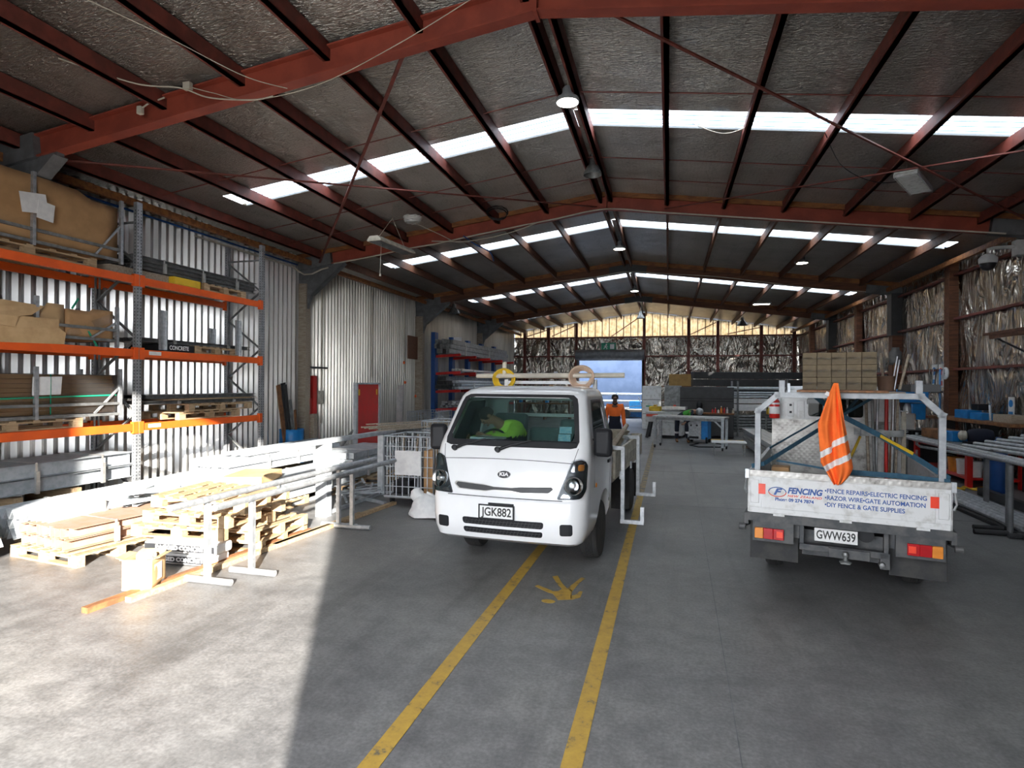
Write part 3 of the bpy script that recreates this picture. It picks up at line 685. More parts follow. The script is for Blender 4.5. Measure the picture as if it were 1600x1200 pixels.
# chassis, tray
b = MB()
for s in (-1, 1): b.box(s*.38-.04, .9, .52, s*.38+.04, 4.9, .68)
b.cbox((0, 1.18, .34), (1.2, .10, .10)); b.cbox((0, 3.98, .34), (1.3, .12, .12)); b.lathe([(.14,-.16),(.14,.16)], (0,3.98,.34), (1,0,0), 16)
b.box(-.5,.5,.42,.5,1.6,.75); b.build('chassis', M['grime'], kia)
b = MB(); b.box(-.83, 1.86, .76, .83, 4.95, .84); b.build('tray_deck', M['cream'], kia)
for s in (-1, 1):
    b = MB(); b.box(min(s*.83, s*.865), 1.90, .80, max(s*.83, s*.865), 4.95, 1.15)
    for k in range(2): b.box(min(s*.865, s*.873), 1.93, .87+.12*k, max(s*.865, s*.873), 4.92, .885+.12*k)
    sd = b.build('dropside', M['cream'], kia, bevel=.006)
    for y in (2.3, 3.4, 4.5):
        b = MB(); b.cbox((s*.875, y, .80), (.02, .09, .10)); b.build('hinge', M['galv'], sd)
b = MB(); b.box(-.865, 4.95, .80, .865, 4.985, 1.15); b.build('tailgate', M['cream'], kia)
for s in (-1, 1):
    for yy, z0 in ((3.56,.08),(4.42,.14)): b = MB(); b.box(min(s*.55,s*.83), yy, z0, max(s*.55,s*.83), yy+.015, .7); b.build('mudflap', M['rubber'], kia)
# headboard and roof bar behind the cab
b = MB()
for x in (-.60, .60): b.bar((x, 1.88, .84), (x, 1.88, 2.07), .05, .05, (0,1,0))
for z in (1.2, 1.6, 2.03): b.bar((-.60, 1.88, z), (.60, 1.88, z), .04, .04)
hb = b.build('headboard', M['old_white'], kia)
tk = kia.matrix_basis
def kw(p): return Matrix.Translation((KX, 5.80, 0)) @ Matrix.Rotation(-.065, 4, 'Z') @ Vector(p)
b = MB(); b.tube([(-1.02,1.84,2.115),(.98,1.84,2.125)], .032, 12); b.tube([(-.62,1.84,2.11),(-.62,1.84,2.30)], .03, 12)
o = tag(b.build('pipe', M['cable_white'], smooth=40), 'off-white plastic pipe lying across the headboard above the small truck cab', 'pipe'); o.matrix_world = Matrix.Translation((KX, 5.80, 0)) @ Matrix.Rotation(-.065, 4, 'Z')
def coil(name, mt, c, r, turns, w, label, cat, tr=.012, axis='y', parent=None):
    b = MB(); random.seed(int(c[0]*100))
    for k in range(turns):
        rr = r*(1-.38*k/turns); dy = (k-turns/2)*w/turns
        b.tube([(rr*cos(2*pi*j/26), dy+.01*sin(j), rr*sin(2*pi*j/26)*.92) for j in range(26)], tr, 6, closed=True)
    o = b.build(name, mt, smooth=60); o.location = c
    return tag(o, label, cat)
p = kw((-.62, 1.84, 2.07)); coil('cable_coil', M['yellow'], p, .15, 6, .07, 'yellow cable coil hung on the bar over the small truck cab', 'cable')
p = kw((.44, 1.84, 2.10)); coil('hose_coil', M['hose_beige'], p, .155, 6, .14, 'beige hose coil hung over the right end of the truck bar', 'hose', tr=.016)
# galvanised brackets hooked over the tray side
for y, zb, lab in ((2.05, .24, 'galvanised J-shaped steel bracket hooked on the truck side, nearest the cab'), (3.75, .30, 'galvanised J-shaped steel bracket hooked on the truck side, nearer the tail')):
    b = MB(); X = .91
    for p0, p1 in (((.70, 1.185), (X+.05, 1.185)), ((X+.03, 1.20), (X+.03, zb)), ((X, zb), (X+.30, zb)), ((X+.28, zb), (X+.28, zb+.20))):
        b.bar((p0[0], y, p0[1]), (p1[0], y, p1[1]), .05, .055, (0,1,0))
    o = b.build('hook_bracket', M['galv'], bevel=.003); o.matrix_world = Matrix.Translation((KX, 5.80, 0)) @ Matrix.Rotation(-.065, 4, 'Z')
    tag(o, lab, 'bracket', 'hook brackets on the small truck')
# load in the tray: tub and posts
def onk(o): o.matrix_world = Matrix.Translation((KX, 5.80, 0)) @ Matrix.Rotation(-.065, 4, 'Z'); return o
b = MB(); b.lathe([(.17,0),(.21,.38),(.225,.38),(.225,.41),(.20,.41),(.16,.06)], (.52, 4.25, .842), (0,0,1), 24); tag(onk(b.build('tub', M['cream'], smooth=40)), 'cream plastic tub standing in the small truck tray', 'tub')
for k, (a, c) in enumerate((((.62,2.2,.90),(.74,3.9,1.36)), ((.70,2.3,.88),(.78,3.95,1.20)), ((.50,2.4,.90),(.66,3.85,1.24)), ((.40,2.3,.90),(.44,3.9,1.10)), ((.78,2.1,.88),(.79,3.7,1.10)))):
    b = MB(); b.tube([a, c], .035 if k != 2 else .028, 10); 
    tag(onk(b.build('timber_post', M['old_pine'] if k % 2 == 0 else M['galv_dark'], smooth=40)), 'weathered post lying in the small truck tray and pointing rearwards' , 'post', 'posts in the small truck tray')
# papers on the dashboard
pr = random.Random(3)
lab = ['white papers heaped behind the windscreen, top of the pile', 'blue-edged folder under the papers behind the windscreen', 'pale papers lying at the front of the dashboard pile', 'white documents at the right of the dashboard pile']
for k, (x, y, z, w, h, mt) in enumerate(((-.34,.50,1.405,.34,.22,'paper'), (-.36,.47,1.375,.36,.26,'bright_blue'), (-.30,.44,1.352,.50,.20,'paper'), (-.05,.46,1.352,.24,.2,'paper'))):
    b = MB(); b.cbox((x, y, z), (w, h, .022), rz=pr.uniform(-.4,.4)); tag(onk(b.build('paper_stack', M[mt])), lab[k], 'papers')
q = kfront(.585, 1.46, -.014); b = MB()
for z in (0, .075): b.add([kfront(.515, 1.425+z, -.013), kfront(.645, 1.425+z, -.013), kfront(.635, 1.492+z, -.013), kfront(.510, 1.492+z, -.013)], [(0,1,2,3)])
b.build('windscreen_label', mat('pale_blue_label', (.62,.80,.88), .5, 0, (.35,.62,.80), 25), kia, solid=.002)
# ================================================================ OLD TRAY TRUCK SEEN FROM BEHIND
TM = Matrix.Translation((1.59, 6.16, 0)) @ Matrix.Rotation(-.22, 4, 'Z')
def ont(o): o.matrix_world = TM @ o.matrix_basis; return o
m, N, L, B = node_mat('worn_checker_plate'); M['checker'] = m
tc = N.new('ShaderNodeTexCoord'); B.inputs['Metallic'].default_value = .55; B.inputs['Roughness'].default_value = .45
w1 = N.new('ShaderNodeTexWave'); w1.inputs['Scale'].default_value = 9; w1.bands_direction = 'DIAGONAL'; L.new(tc.outputs['Object'], w1.inputs[0])
mp = N.new('ShaderNodeMapping'); mp.inputs['Rotation'].default_value = (0, pi/2, 0); L.new(tc.outputs['Object'], mp.inputs[0])
w2 = N.new('ShaderNodeTexWave'); w2.inputs['Scale'].default_value = 9; w2.bands_direction = 'DIAGONAL'; L.new(mp.outputs[0], w2.inputs[0])
mu = N.new('ShaderNodeMath'); mu.operation = 'MULTIPLY'; L.new(w1.outputs['Fac'], mu.inputs[0]); L.new(w2.outputs['Fac'], mu.inputs[1])
bp = N.new('ShaderNodeBump'); bp.inputs['Strength'].default_value = .35; bp.inputs['Distance'].default_value = .004; L.new(mu.outputs[0], bp.inputs['Height']); L.new(bp.outputs[0], B.inputs['Normal'])
nn = noise_(N, L, tc.outputs['Object'], 3.2, 6, .7); cr = ramp(N, L, nn.outputs[0], [(.34,(.09,.085,.08)), (.46,(.34,.33,.31)), (.7,(.52,.51,.49))]); L.new(cr.outputs[0], B.inputs['Base Color'])
tt = thing('tray_truck', 'old white tray truck seen from behind with lettered tailgate and loaded hoops', 'truck', (1.59, 6.16, 0), -.22)
HW, TL = .84, 2.78
# tailgate
b = MB(); b.box(-HW+.015, 0, .745, HW-.015, .025, 1.12); b.box(-HW+.13, -.006, .80, HW-.13, .001, 1.10); b.box(-HW+.02, -.005, .745, HW-.02, .001, .80)
tg = b.build('tailgate', M['old_white'], tt, bevel=.004)
b = MB(); b.box(-HW+.01, -.008, 1.105, HW-.01, .035, 1.165); b.build('tailgate_cap', M['checker'], tg)
for s in (-1, 1):
    b = MB(); b.box(min(s*(HW-.11), s*(HW-.03)), -.012, .84, max(s*(HW-.11), s*(HW-.03)), 0, 1.07); b.build('latch_panel', M['old_white'], tg, bevel=.006)
    b = MB(); b.cbox((s*HW, -.01, 1.13), (.035, .04, .09)); b.tube([(s*(HW+.005), -.02, 1.10), (s*(HW+.02), -.02, .98), (s*HW, -.015, .93)], .010, 6); b.build('latch', M['galv'], tg)
    b = MB(); b.box(min(s*.672, s*.735), -.016, .935, max(s*.672, s*.735), -.006, 1.035); b.build('reflector', M['glow_red'], tg)
for x in (-.55, .02, .62): b = MB(); b.cbox((x, -.012, .742), (.10, .02, .025)); b.build('hinge', M['old_white'], tg)
LT = -.0075
b = MB(); b.tube([(-.565+.078*cos(2*pi*k/30), LT, .965+.045*sin(2*pi*k/30)) for k in range(16)], .0045, 5); b.build('logo_arc', M['ink_blue'], tg)
b = MB(); b.tube([(-.565+.078*cos(2*pi*k/30+pi), LT, .965+.045*sin(2*pi*k/30+pi)) for k in range(16)], .0045, 5); b.build('logo_arc', M['ink_red'], tg)
text('F', .085, M['ink_blue'], tg, (-.60, LT, .965), bold=.004, shear=.35, sx=1.3, name='logo_letter')
text('FENCING', .078, M['ink_blue'], tg, (-.475, LT, .985), bold=.0035, shear=.25, sx=.90)
text('NEW ZEALAND', .030, M['ink_red'], tg, (-.475, LT, .935), bold=.001, shear=.25, sx=1.25, space=1.15)
text('Phone 09 274 7874', .043, M['ink_blue'], tg, (-.585, LT, .893), bold=.0018, sx=1.0)
for k, (ln, w_) in enumerate((('\u2022FENCE REPAIRS\u2022ELECTRIC FENCING', 1.0), ('\u2022RAZOR WIRE\u2022GATE AUTOMATION', 1.0), ('\u2022DIY FENCE & GATE SUPPLIES', 1.0))):
    text(ln, .056, M['ink_blue'], tg, (-.155, LT, 1.012-.065*k), sx=.875, bold=.0012)
# tray
b = MB(); b.box(-HW, .0, .66, HW, .05, .742); b.box(-HW, .05, .68, HW, TL, .742); b.build('tray_deck', M['grime'], tt)
for s in (-1, 1):
    b = MB(); b.box(min(s*(HW-.03), s*HW), .03, .742, max(s*(HW-.03), s*HW), TL, 1.12); b.box(min(s*(HW-.035), s*(HW+.008)), .03, 1.10, max(s*(HW-.035), s*(HW+.008)), TL, 1.14); b.build('dropside', M['old_white'], tt, bevel=.004)
    b = MB(); b.box(min(s*(HW-.01), s*(HW+.03)), .02, .62, max(s*(HW-.01), s*(HW+.03)), .9, .73); b.tube([(s*HW, .3, .58), (s*(HW+.05), .1, .58)], .02, 8); b.lathe([(.032,-.03),(.032,.03)], (s*(HW+.05), .06, .58), (s,0,0), 12); b.build('rope_rail', M['grime'], tt)
# lights, plate, tow bar, flaps
for s in (-1, 1):
    b = MB(); b.box(min(s*.42, s*.79), .03, .46, max(s*.42, s*.79), .10, .66); hs = b.build('lamp_housing', M['grime'], tt)
    lm = MB(); x0, x1 = s*.50, s*.77
    for q, (a, c, mt) in enumerate(((.44,.50,'grime'), (.505,.60,'red_lens'), (.60,.69,'red_lens'), (.69,.77,'amber'))):
        if q == 0: continue
        g = MB(); g.box(min(s*a, s*c), .0, .49, max(s*a, s*c), .035, .595); g.build('tail_lamp', M[mt], tt, bevel=.006)
    g = MB(); g.box(min(s*.515, s*.57), -.006, .515, max(s*.515, s*.57), .004, .575); g.build('lamp_reflector', M['glow_red'], tt)
    g = MB(); g.box(min(s*.385, s*.83), .22, .235, max(s*.385, s*.83), .232, .66); g.build('mudflap', M['rubber'], tt)
    wheel(tt, s*.64, .95, .33, .17, s, M['old_white']); 
    wheel(tt, s*.68, 3.35, .33, .18, s, M['old_white'])
p = plate(tt, 'GWW639', (-.06, .02, .587), 0, 0, frame=False, size=.112)
b = MB(); b.box(-.37, .05, .415, .37, .13, .475); b.box(-.37, .06, .475, -.33, .15, .66); b.box(.33, .06, .40, .37, .15, .66); b.box(-.12, .02, .385, .22, .055, .47)
b.box(.30, .05, .32, .38, .11, .47); b.build('tow_bar', M['grime'], tt, bevel=.004)
b = MB(); b.lathe([(.05,0),(.05,.01),(.018,.02),(.018,.05),(.028,.06),(.030,.075),(.022,.095),(.001,.10)], (.02, -.02, .36), (0,0,1), 16); b.box(-.02, -.03, .345, .06, .10, .362); b.build('tow_ball', M['galv_dark'], tt, smooth=45)
b = MB(); b.lathe([(.001,-.04),(.022,-.035),(.028,0),(.028,.03)], (.315, .04, .365), (0,1,0), 12); b.build('trailer_socket', M['galv_dark'], tt, smooth=40)
b = MB(); b.lathe([(.07,0),(.07,.18),(.045,.18),(.045,.02)], (.19, .12, .605), (0,1,0), 20); b.build('exhaust_drum', M['black'], tt, smooth=40)
b = MB()
for s in (-1, 1): b.box(s*.40-.035, .15, .50, s*.40+.035, 4.6, .66)
for y in (.95, 3.35): b.cbox((0, y, .33), (1.25, .12, .12)); b.lathe([(.15,-.15),(.15,.15)], (0, y, .33), (1,0,0), 16)
b.cbox((0,.4,.45),(.7,.3,.25)); b.build('chassis', M['grime'], tt)
# cab
CT = [(.50,2.90,4.62,.80,.08,.0), (.62,2.86,4.66,.81,.08,.0), (1.15,2.85,4.66,.81,.08,.0), (1.35,2.85,4.60,.80,.08,.0), (1.75,2.86,4.25,.74,.09,.0), (1.86,2.88,4.12,.72,.10,.0), (1.93,2.95,4.0,.66,.12,.0), (1.965,3.1,3.85,.52,.12,.0)]
cb = loft(CT, [.50,.56,.62,.9,1.15,1.35,1.5,1.65,1.75,1.86,1.90,1.93,1.965], 'cab', M['old_white'])
ci = loft(CT, [.70,.9,1.15,1.35,1.6,1.75,1.86,1.90], 'inner', M['black'], off=.04)
cc = [ci]
for x0, x1 in ((-.34,-.16),(-.13,.13),(.14,.32)): cc.append(prism_y(rpoly([(x0,1.585),(x1,1.585),(x1,1.83),(x0,1.83)], .04), 2.7, 3.1).build('cutter', M['black']))
cc.append(prism_x(rpoly([(3.05,1.36),(4.25,1.36),(3.95,1.80),(3.10,1.80)], .05), -1.2, 1.2).build('cutter', M['black']))
cc.append(prism_y(rpoly([(-.66,1.36),(.66,1.36),(.60,1.80),(-.60,1.80)], .05), 4.05, 5.0).build('cutter', M['black']))
cut(cb, cc); cb.parent = tt; autosmooth(cb.data, 38)
for x0, x1 in ((-.34,-.16),(-.13,.13),(.14,.32)):
    f = lambda x, z, off: (x, 2.865-off, z)
    P_ = rpoly([(x0,1.585),(x1,1.585),(x1,1.83),(x0,1.83)], .04)
    rw = patch(P_, f, 'rear_window', M['glass_dark'], tt, off=-.005, th=.005, step=.05)
    frame_patch([(x*1.0+(.018 if x > (x0+x1)/2 else -.018), z+(.018 if z > 1.7 else -.018)) for x, z in P_], P_, f, 'window_seal', M['satin_black'], rw, off=.004)
b = MB(); b.box(-.80, 2.83, .742, .70, 2.845, 1.54); b.build('checker_guard', M['checker'], tt)
b = MB(); b.box(-.48, 2.828, 1.56, -.385, 2.85, 1.80); b.box(-.60, 2.826, 1.58, -.52, 2.85, 1.78); b.build('cab_locker', M['old_white'], tt, bevel=.006)
for z in (1.64, 1.74): b = MB(); b.cbox((-.56, 2.822, z), (.03, .01, .03)); b.build('locker_button', M['black'], tt)
for s in (1,):
    b = MB(); b.tube([(s*.80, 4.3, 1.3), (s*.98, 4.3, 1.32), (s*.99, 4.3, 1.62), (s*.78, 4.3, 1.66)], .014, 6); ma = b.build('mirror_arm', M['chrome'], tt, smooth=60)
    b = MB(); b.cbox((s*1.0, 4.28, 1.48), (.16, .05, .26)); b.build('mirror_head', M['chrome'], ma, bevel=.02)
b = MB(); b.cbox((.775,2.84,1.25),(.05,.03,.85)); b.build('cab_edge_panel', M['cream'], tt, bevel=.006)
# hoops of square tube
M['hoop_grey'] = mat('weathered_galvanised_tube', (.40,.42,.44), .5, .15, (.30,.32,.34), 12)
def hoop(y):
    b = MB(); P_ = [(-.755, .745), (-.755, 1.75), (-.575, 1.915), (.615, 1.915), (.775, 1.75), (.775, .745)]
    for a, c in zip(P_, P_[1:]): b.bar((a[0], y, a[1]), (c[0], y, c[1]), .055, .055, (0,1,0))
    for a in P_[1:-1]: b.cbox((a[0], y, a[1]), (.058, .055, .058), R=Matrix.Rotation(pi/8 if abs(a[0]) > .7 else 0, 3, 'Y'))
    for x in (-.535, .60): b.bar((x, y, 1.93), (x, y, 2.06), .055, .055, (0,1,0))
    if y < 1: pass
    return b.build('hoop', M['hoop_grey'], tt, bevel=.003)
hoop(.13)
b = MB(); b.bar((-.62, 3.3, 1.985), (.62, 3.3, 1.985), .05,.04)
for x in (-.5,.5): b.bar((x,3.3,1.90),(x,3.3,1.97),.04,.04,(0,1,0))
b.build('roof_bar', M['galv_light'], tt)
b = MB(); b.bar((-.66,.13,1.93),(-.52,.13,2.05),.02,.02,(0,1,0)) if False else b.bar((-.47,.13,1.93),(-.475,.13,2.03),.025,.03,(0,1,0)); b.build('hoop_stub', M['galv_light'], tt)
# ---------------------------------------------------------------- load: boxes on a board over the hoops
b = MB(); b.box(-.40, .02, 1.946, .36, 3.4, 1.964); tag(ont(b.build('plywood_board', M['bench_timber'])), 'brown plywood board lying across the hoops of the old tray truck', 'board', None)
dirty = mat('dusty_carton', (.23,.175,.10), .7, 0, (.10,.078,.048), 4, lo=.3, hi=.6)
lb = ['lower', 'middle', 'top']
cols = ['leftmost', 'second from the left', 'middle', 'second from the right', 'rightmost']
for j in range(3):
    for i in range(5):
        b = MB(); b.box(-.0685, 0, 0, .0685, .32, .132)
        o = b.build('carton', dirty, bevel=.003); 
        o.matrix_basis = Matrix.Translation((-.30+.1405*i, .90+.01*((i*7+j*3) % 3), 1.968+.1345*j)); ont(o)
        tag(o, 'dusty brown carton over the truck, %s column, %s row' % (cols[i], lb[j]), 'carton', 'cartons stacked over the tray truck')
        b = MB(); b.box(-.0685, -.002, .055, .0685, .0, .08); b.build('tape', M['wrap'], o)
# orange vest used as a flag
def cloth_flag():
    b = MB(); nu, nv = 70, 150
    def P(i, j):
        u = i/(nu-1)*2-1; v = j/(nv-1)
        z = 2.035 - .945*v
        wl = .015+.135*min(1, v/.42)**.9 if v < .42 else .15 - .02*(v-.42)/.3
        wr = .022+.05*v/.4 if v < .4 else .072+.075*(v-.4)/.5
        cx = -.07 + .01*v
        if v > .78: t = (v-.78)/.22; wl = .13*(1-t)+.02*t; wr = min(wr, .14*(1-t*t*.75))
        x = cx + (wr*u if u > 0 else wl*u)
        y = -.075 + .028*sin(u*5.0+v*3)*min(1, v*3) + .014*sin(u*11-v*5)*min(1, v*3)
        if .38 < v < .46 and u < -.3: z += .012
        return (x, y, z)
    b.grid(P, nu, nv)
    for k, f in enumerate(b.f):
        cx_ = sum(b.v[i][0] for i in f)/4; cz = sum(b.v[i][2] for i in f)/4; t = cz - .62*(cx_+.07)
        b.m[k] = 1 if (1.44 < t + (.035 if cx_ < -.10 else 0) < 1.50 or 1.255 < t < 1.315) else 0
    return b
vest = cloth_flag().build('safety_vest', [M['hivis'], M['paper']], smooth=60, fix=False, solid=.006)
tag(ont(vest), 'orange safety vest with two white bands hanging as a flag over the lettered tailgate', 'vest')
b = MB(); b.cbox((-.13, -.06, 1.93), (.05, .01, .035), R=Matrix.Rotation(.5, 3, 'Y')); b.build('vest_label', M['paper'], vest)
# straps
def strap(pts, w, label, name='ratchet_strap', mt='teal_strap'):
    b = MB()
    for a, c in zip(pts, pts[1:]): b.bar(a, c, .004, w, (0,0,1))
    return tag(ont(b.build(name, M[mt])), label, 'strap', 'straps over the tray truck')
strap([(-.81,.10,1.19),(-.70,.16,1.215),(.05,1.55,1.68),(.25,2.05,1.90)], .045, 'wide blue strap rising from the left post of the tailgate to behind the vest')
strap([(-.70,.95,1.30),(-.10,1.9,1.66)], .022, 'thin blue strap across the worn rear wall of the old cab')
o = strap([(-.30,.85,1.94),(-.02,1.1,1.70),(.35,.85,1.50),(.83,.10,1.185)], .055, 'wide blue strap with a yellow tag running down to the right post')
b = MB(); b.bar((.36,.83,1.495),(.60,.46,1.36), .006,.03); b.build('strap_tag', M['yellow'], o)
strap([(.33,.60,1.93),(.08,1.2,1.72),(-.25,1.6,1.45)], .03, 'dark strap crossing in front of the cab rear windows')
strap([(.02,.30,1.165),(.45,.22,1.17),(.83,.09,1.16)], .05, 'blue strap lying level just above the tailgate, right of the vest')
strap([(-.60,.45,1.22),(-.30,.42,1.19),(.0,.32,1.16)], .02, 'thin blue strap lying level just above the tailgate, left of the vest')
# carton in the tray, extinguisher, tools
b = MB(); b.box(0,0,0,.17,.2,.40); o = b.build('carton', M['cardboard'], bevel=.004); o.matrix_basis = Matrix.Translation((-.65,.5,.745)); tag(ont(o), 'brown carton standing in the tray behind the left end of the tailgate', 'carton')
ex = thing('fire_extinguisher', 'red fire extinguisher hung at the left rear corner of the old truck cab', 'fire extinguisher'); ex.matrix_world = TM @ Matrix.Translation((-.755, 2.62, 1.56))
b = MB(); b.lathe([(.062,0),(.068,.01),(.068,.22),(.055,.25),(.028,.27),(.02,.285)], (0,0,0), (0,0,1), 22); b.build('cylinder_body', M['red_plastic'], ex, smooth=45)
b = MB(); b.lathe([(.0695,.06),(.0695,.16)], (0,0,0), (0,0,1), 22); b.lathe([(.0695,.19),(.0695,.215)], (0,0,0), (0,0,1), 22); b.build('label_band', M['paper'], ex, smooth=45)
b = MB(); b.cbox((.01,0,.30),(.09,.02,.02)); b.cbox((.015,0,.325),(.10,.02,.015)); b.lathe([(.02,.28),(.015,.31)], (0,0,0), (0,0,1), 10); b.build('valve_handle', M['black'], ex)
b = MB(); b.tube([(.02,0,.30),(-.07,-.02,.29),(-.095,-.03,.2),(-.09,-.03,.12)], .010, 7); b.build('hose', M['black'], ex, smooth=60)
th = thing('tool_holder', 'grey steel ring holder strapped round the long tools behind the cab', 'holder'); th.matrix_world = TM @ Matrix.Translation((.49, 2.45, 1.42))
b = MB(); b.prof([(-.22,-.10),(-.22,-.085),(.22,-.085),(.22,-.10)], (0,0,-.04), (0,0,.04), (0,1,0))
for x in (-.215, .215): b.bar((x, -.10, 0), (x, .12, 0), .08, .015, (1,0,0))
b.bar((-.22,.12,0),(.22,.12,0), .015,.08); b.build('ring_band', M['galv_dark'], th)
b = MB(); b.bar((-.29,.10,0),(-.22,.10,0), .02,.08); b.bar((.22,.10,0),(.26,.10,0), .02,.08); b.build('bracket', M['galv_dark'], th)
tl = [('digging_bar', 'red_plastic', (.06,.0), (.06,.0), .022, .75, 1.93, 'red steel digging bar standing among the long tools behind the cab'),
      ('shovel', 'bench_timber', (.155,.02), (.10,.02), .019, .75, 2.30, 'brown wooden shovel handle leaning right in the tool holder'),
      ('shovel', 'old_pine', (-.17,.0), (-.12,.03), .018, .75, 1.95, 'weathered wooden handle at the left end of the tool holder'),
      ('star_picket', 'galv_dark', (-.10,-.02), (-.06,.0), .017, .75, 1.92, 'dull steel picket second from the left in the tool holder'),
      ('fence_pipe', 'galv', (-.03,.05), (-.05,.03), .014, .75, 1.88, 'thin bright pipe left of the red bar in the tool holder'),
      ('fence_pipe', 'galv', (.13,-.04), (.115,-.04), .014, .76, 1.95, 'thin bright pipe right of the red bar in the tool holder'),
      ('rake', 'old_pine', (.19,.06), (.16,.05), .015, .75, 1.93, 'weathered handle at the right end of the tool holder')]
for nm, mt, top, bot, r, z0, z1, lab in tl:
    t = thing(nm, lab, 'tool', group='long tools behind the old cab'); t.matrix_world = TM @ Matrix.Translation((.49, 2.45, 0))
    b = MB(); b.tube([(bot[0], bot[1], z0), (top[0], top[1], z1)], r, 8); b.build('handle', M[mt], t, smooth=50)
    if nm == 'shovel':
        b = MB(); n = 8; b.grid(lambda i, j: (top[0]+(-.07+.14*i/n)*(1 if j < 6 else .6), top[1]+.03*(((i-n/2)/n)**2)*4, z1-.02+.22*j/7), n+1, 8); b.build('blade', M['grime'], t, solid=.004, smooth=60)
b = MB(); b.tube([(.02,1.6,.9),(.26,2.4,1.36)], .017, 8); b.m = [0]*len(b.f); o = b.build('pick_handle', M['yellow'], smooth=50); ont(o); tag(o, 'yellow and black striped handle leaning against the worn cab wall', 'tool')
b = MB(); b.tube([(.02,1.595,.9),(.14,1.995,1.13)], .0185, 8); b.build('black_grip', M['black'], o)
bk = thing('bucket', 'rusty brown bucket standing right of the cartons on the hoops', 'bucket'); bk.matrix_world = TM @ Matrix.Translation((.47, 1.6, 1.95))
b = MB(); b.lathe([(.075,0),(.095,.17),(.10,.175),(.088,.17),(.07,.01)], (0,0,0), (0,0,1), 18); b.build('bucket_body', mat('rusty_bucket', (.22,.13,.09), .7), bk, smooth=50)
b = MB(); b.bar((.35,1.4,1.94),(.62,1.4,1.94), .3,.012,(0,0,1)); b.bar((.30,1.25,1.935),(.62,1.25,1.935),.05,.02); tag(ont(b.build('support_plank', M['old_pine'])), 'grey plank under the rusty bucket on the truck hoops', 'plank')
for k, (x, dx, h, mt) in enumerate(((.45,-.03,.42,'old_pine'), (.52,.06,.38,'galv'), (.55,.05,.34,'galv'), (.60,.09,.40,'old_pine'))):
    b = MB(); b.tube([(x, 1.60, 1.97), (x+dx, 1.62, 1.97+h)], .014 if mt != 'galv' else .009, 7); tag(ont(b.build('stake', M[mt], smooth=50)), 'stake standing in and beside the rusty bucket', 'stake', 'stakes by the rusty bucket')
b = MB(); b.box(.66,1.2,1.95,.92,2.4,2.03); tag(ont(b.build('timber_bundle', M['dark_steel'])), 'dark timber slab lying on the right end of the hoops', 'timber')
# ================================================================ LEFT SIDE: RACK AND STOCK
def pallet_parts(root, mt, L=1.15, Wd=1.0, H=.135, pr=random):
    # deck slats, three bearers, bottom boards
    b = MB()
    for k in range(7): x = -L/2+.045 + (L-.09)*k/6; b.box(x-.045, -Wd/2, H-.02, x+.045, Wd/2, H)
    b.build('deck', mt, root)
    for y in (-Wd/2+.045, 0, Wd/2-.045):
        b = MB()
        for x in (-L/2+.07, 0, L/2-.07): b.box(x-.07, y-.045, .02, x+.07, y+.045, H-.04)
        b.box(-L/2, y-.045, H-.04, L/2, y+.045, H-.02); b.build('bearer', mt, root)
    b = MB()
    for y in (-Wd/2+.045, 0, Wd/2-.045): b.box(-L/2, y-.045, 0, L/2, y+.045, .02)
    b.build('base_boards', mt, root)
_pp = {}
def pallet(loc, rz, label, mt='pine', L=1.15, Wd=1.0, group='wooden pallets', tilt=None):
    key = (mt, L, Wd)
    if key not in _pp:
        t = thing('pallet', label, 'pallet', loc, rz, group); pallet_parts(t, M[mt], L, Wd); _pp[key] = t
    else:
        t = copy_tree(_pp[key]); place(t, loc, rz, label, group)
    if tilt: t.rotation_euler = (tilt[0], tilt[1], rz)
    return t
# pallet rack
rk = thing('pallet_rack', 'tall orange and galvanised pallet rack standing along the corrugated left wall', 'rack', (-8.62, 7.6, 0))
YU = [-2.98, 0.0, 2.98]; LV = [3.62, 2.46, 1.28]
for y in YU:
    for x, nm in ((.42, 'upright'), (-.42, 'upright')):
        b = MB(); b.prof([(-.05,-.035),(.05,-.035),(.05,.035),(.02,.035),(.02,.025),(.04,.025),(.04,-.025),(-.04,-.025),(-.04,.025),(-.02,.025),(-.02,.035),(-.05,.035)], (x, y, 0), (x, y, 4.86), (-1 if x > 0 else 1, 0, 0))
        u = b.build('upright', M['galv'], rk)
        b = MB(); sx = x+.0365 if x > 0 else x-.0365
        for k in range(90):
            z = .1+k*.052
            for dy in (-.028, .028): b.cbox((x+(.0355 if x > 0 else -.0355), y+dy, z), (.003, .012, .022))
        for k in range(90): z = .1+k*.052; b.cbox((x-.0, y-.0505, z), (.012, .002, .02))
        h = b.build('slots', M['black'], u); tag(h, kind='stuff')
        b = MB(); b.box(x-.06, y-.07, 0, x+.06, y+.07, .008); b.build('foot_plate', M['galv_dark'], u)
    zz = [.25, .9, 1.5, 2.1, 2.7, 3.3, 3.9, 4.5]
    for k in range(len(zz)-1):
        b = MB(); a, c = ((.40, -.40) if k % 2 == 0 else (-.40, .40)); b.bar((a, y, zz[k]), (c, y, zz[k+1]), .025, .045, (0,1,0)); b.build('brace', M['galv_dark'], rk)
    b = MB(); b.bar((-.40, y, 4.55), (.40, y, 4.55), .045, .025); b.build('brace', M['galv_dark'], rk)
for z in LV:
    for x in (.42, -.42):
        for ya, yb in ((YU[0], YU[1]), (YU[1], YU[2])):
            b = MB(); xo = x + (.012 if x > 0 else -.012); b.box(xo-.025, ya+.055, z-.06, xo+.025, yb-.055, z+.06); bmo = b.build('beam', M['orange'], rk, bevel=.006)
            for yy in (ya+.055, yb-.055): b = MB(); b.box(xo-.03, yy-.045, z-.10, xo+.035, yy+.045, z+.09); b.build('end_plate', M['orange'], bmo, bevel=.004)
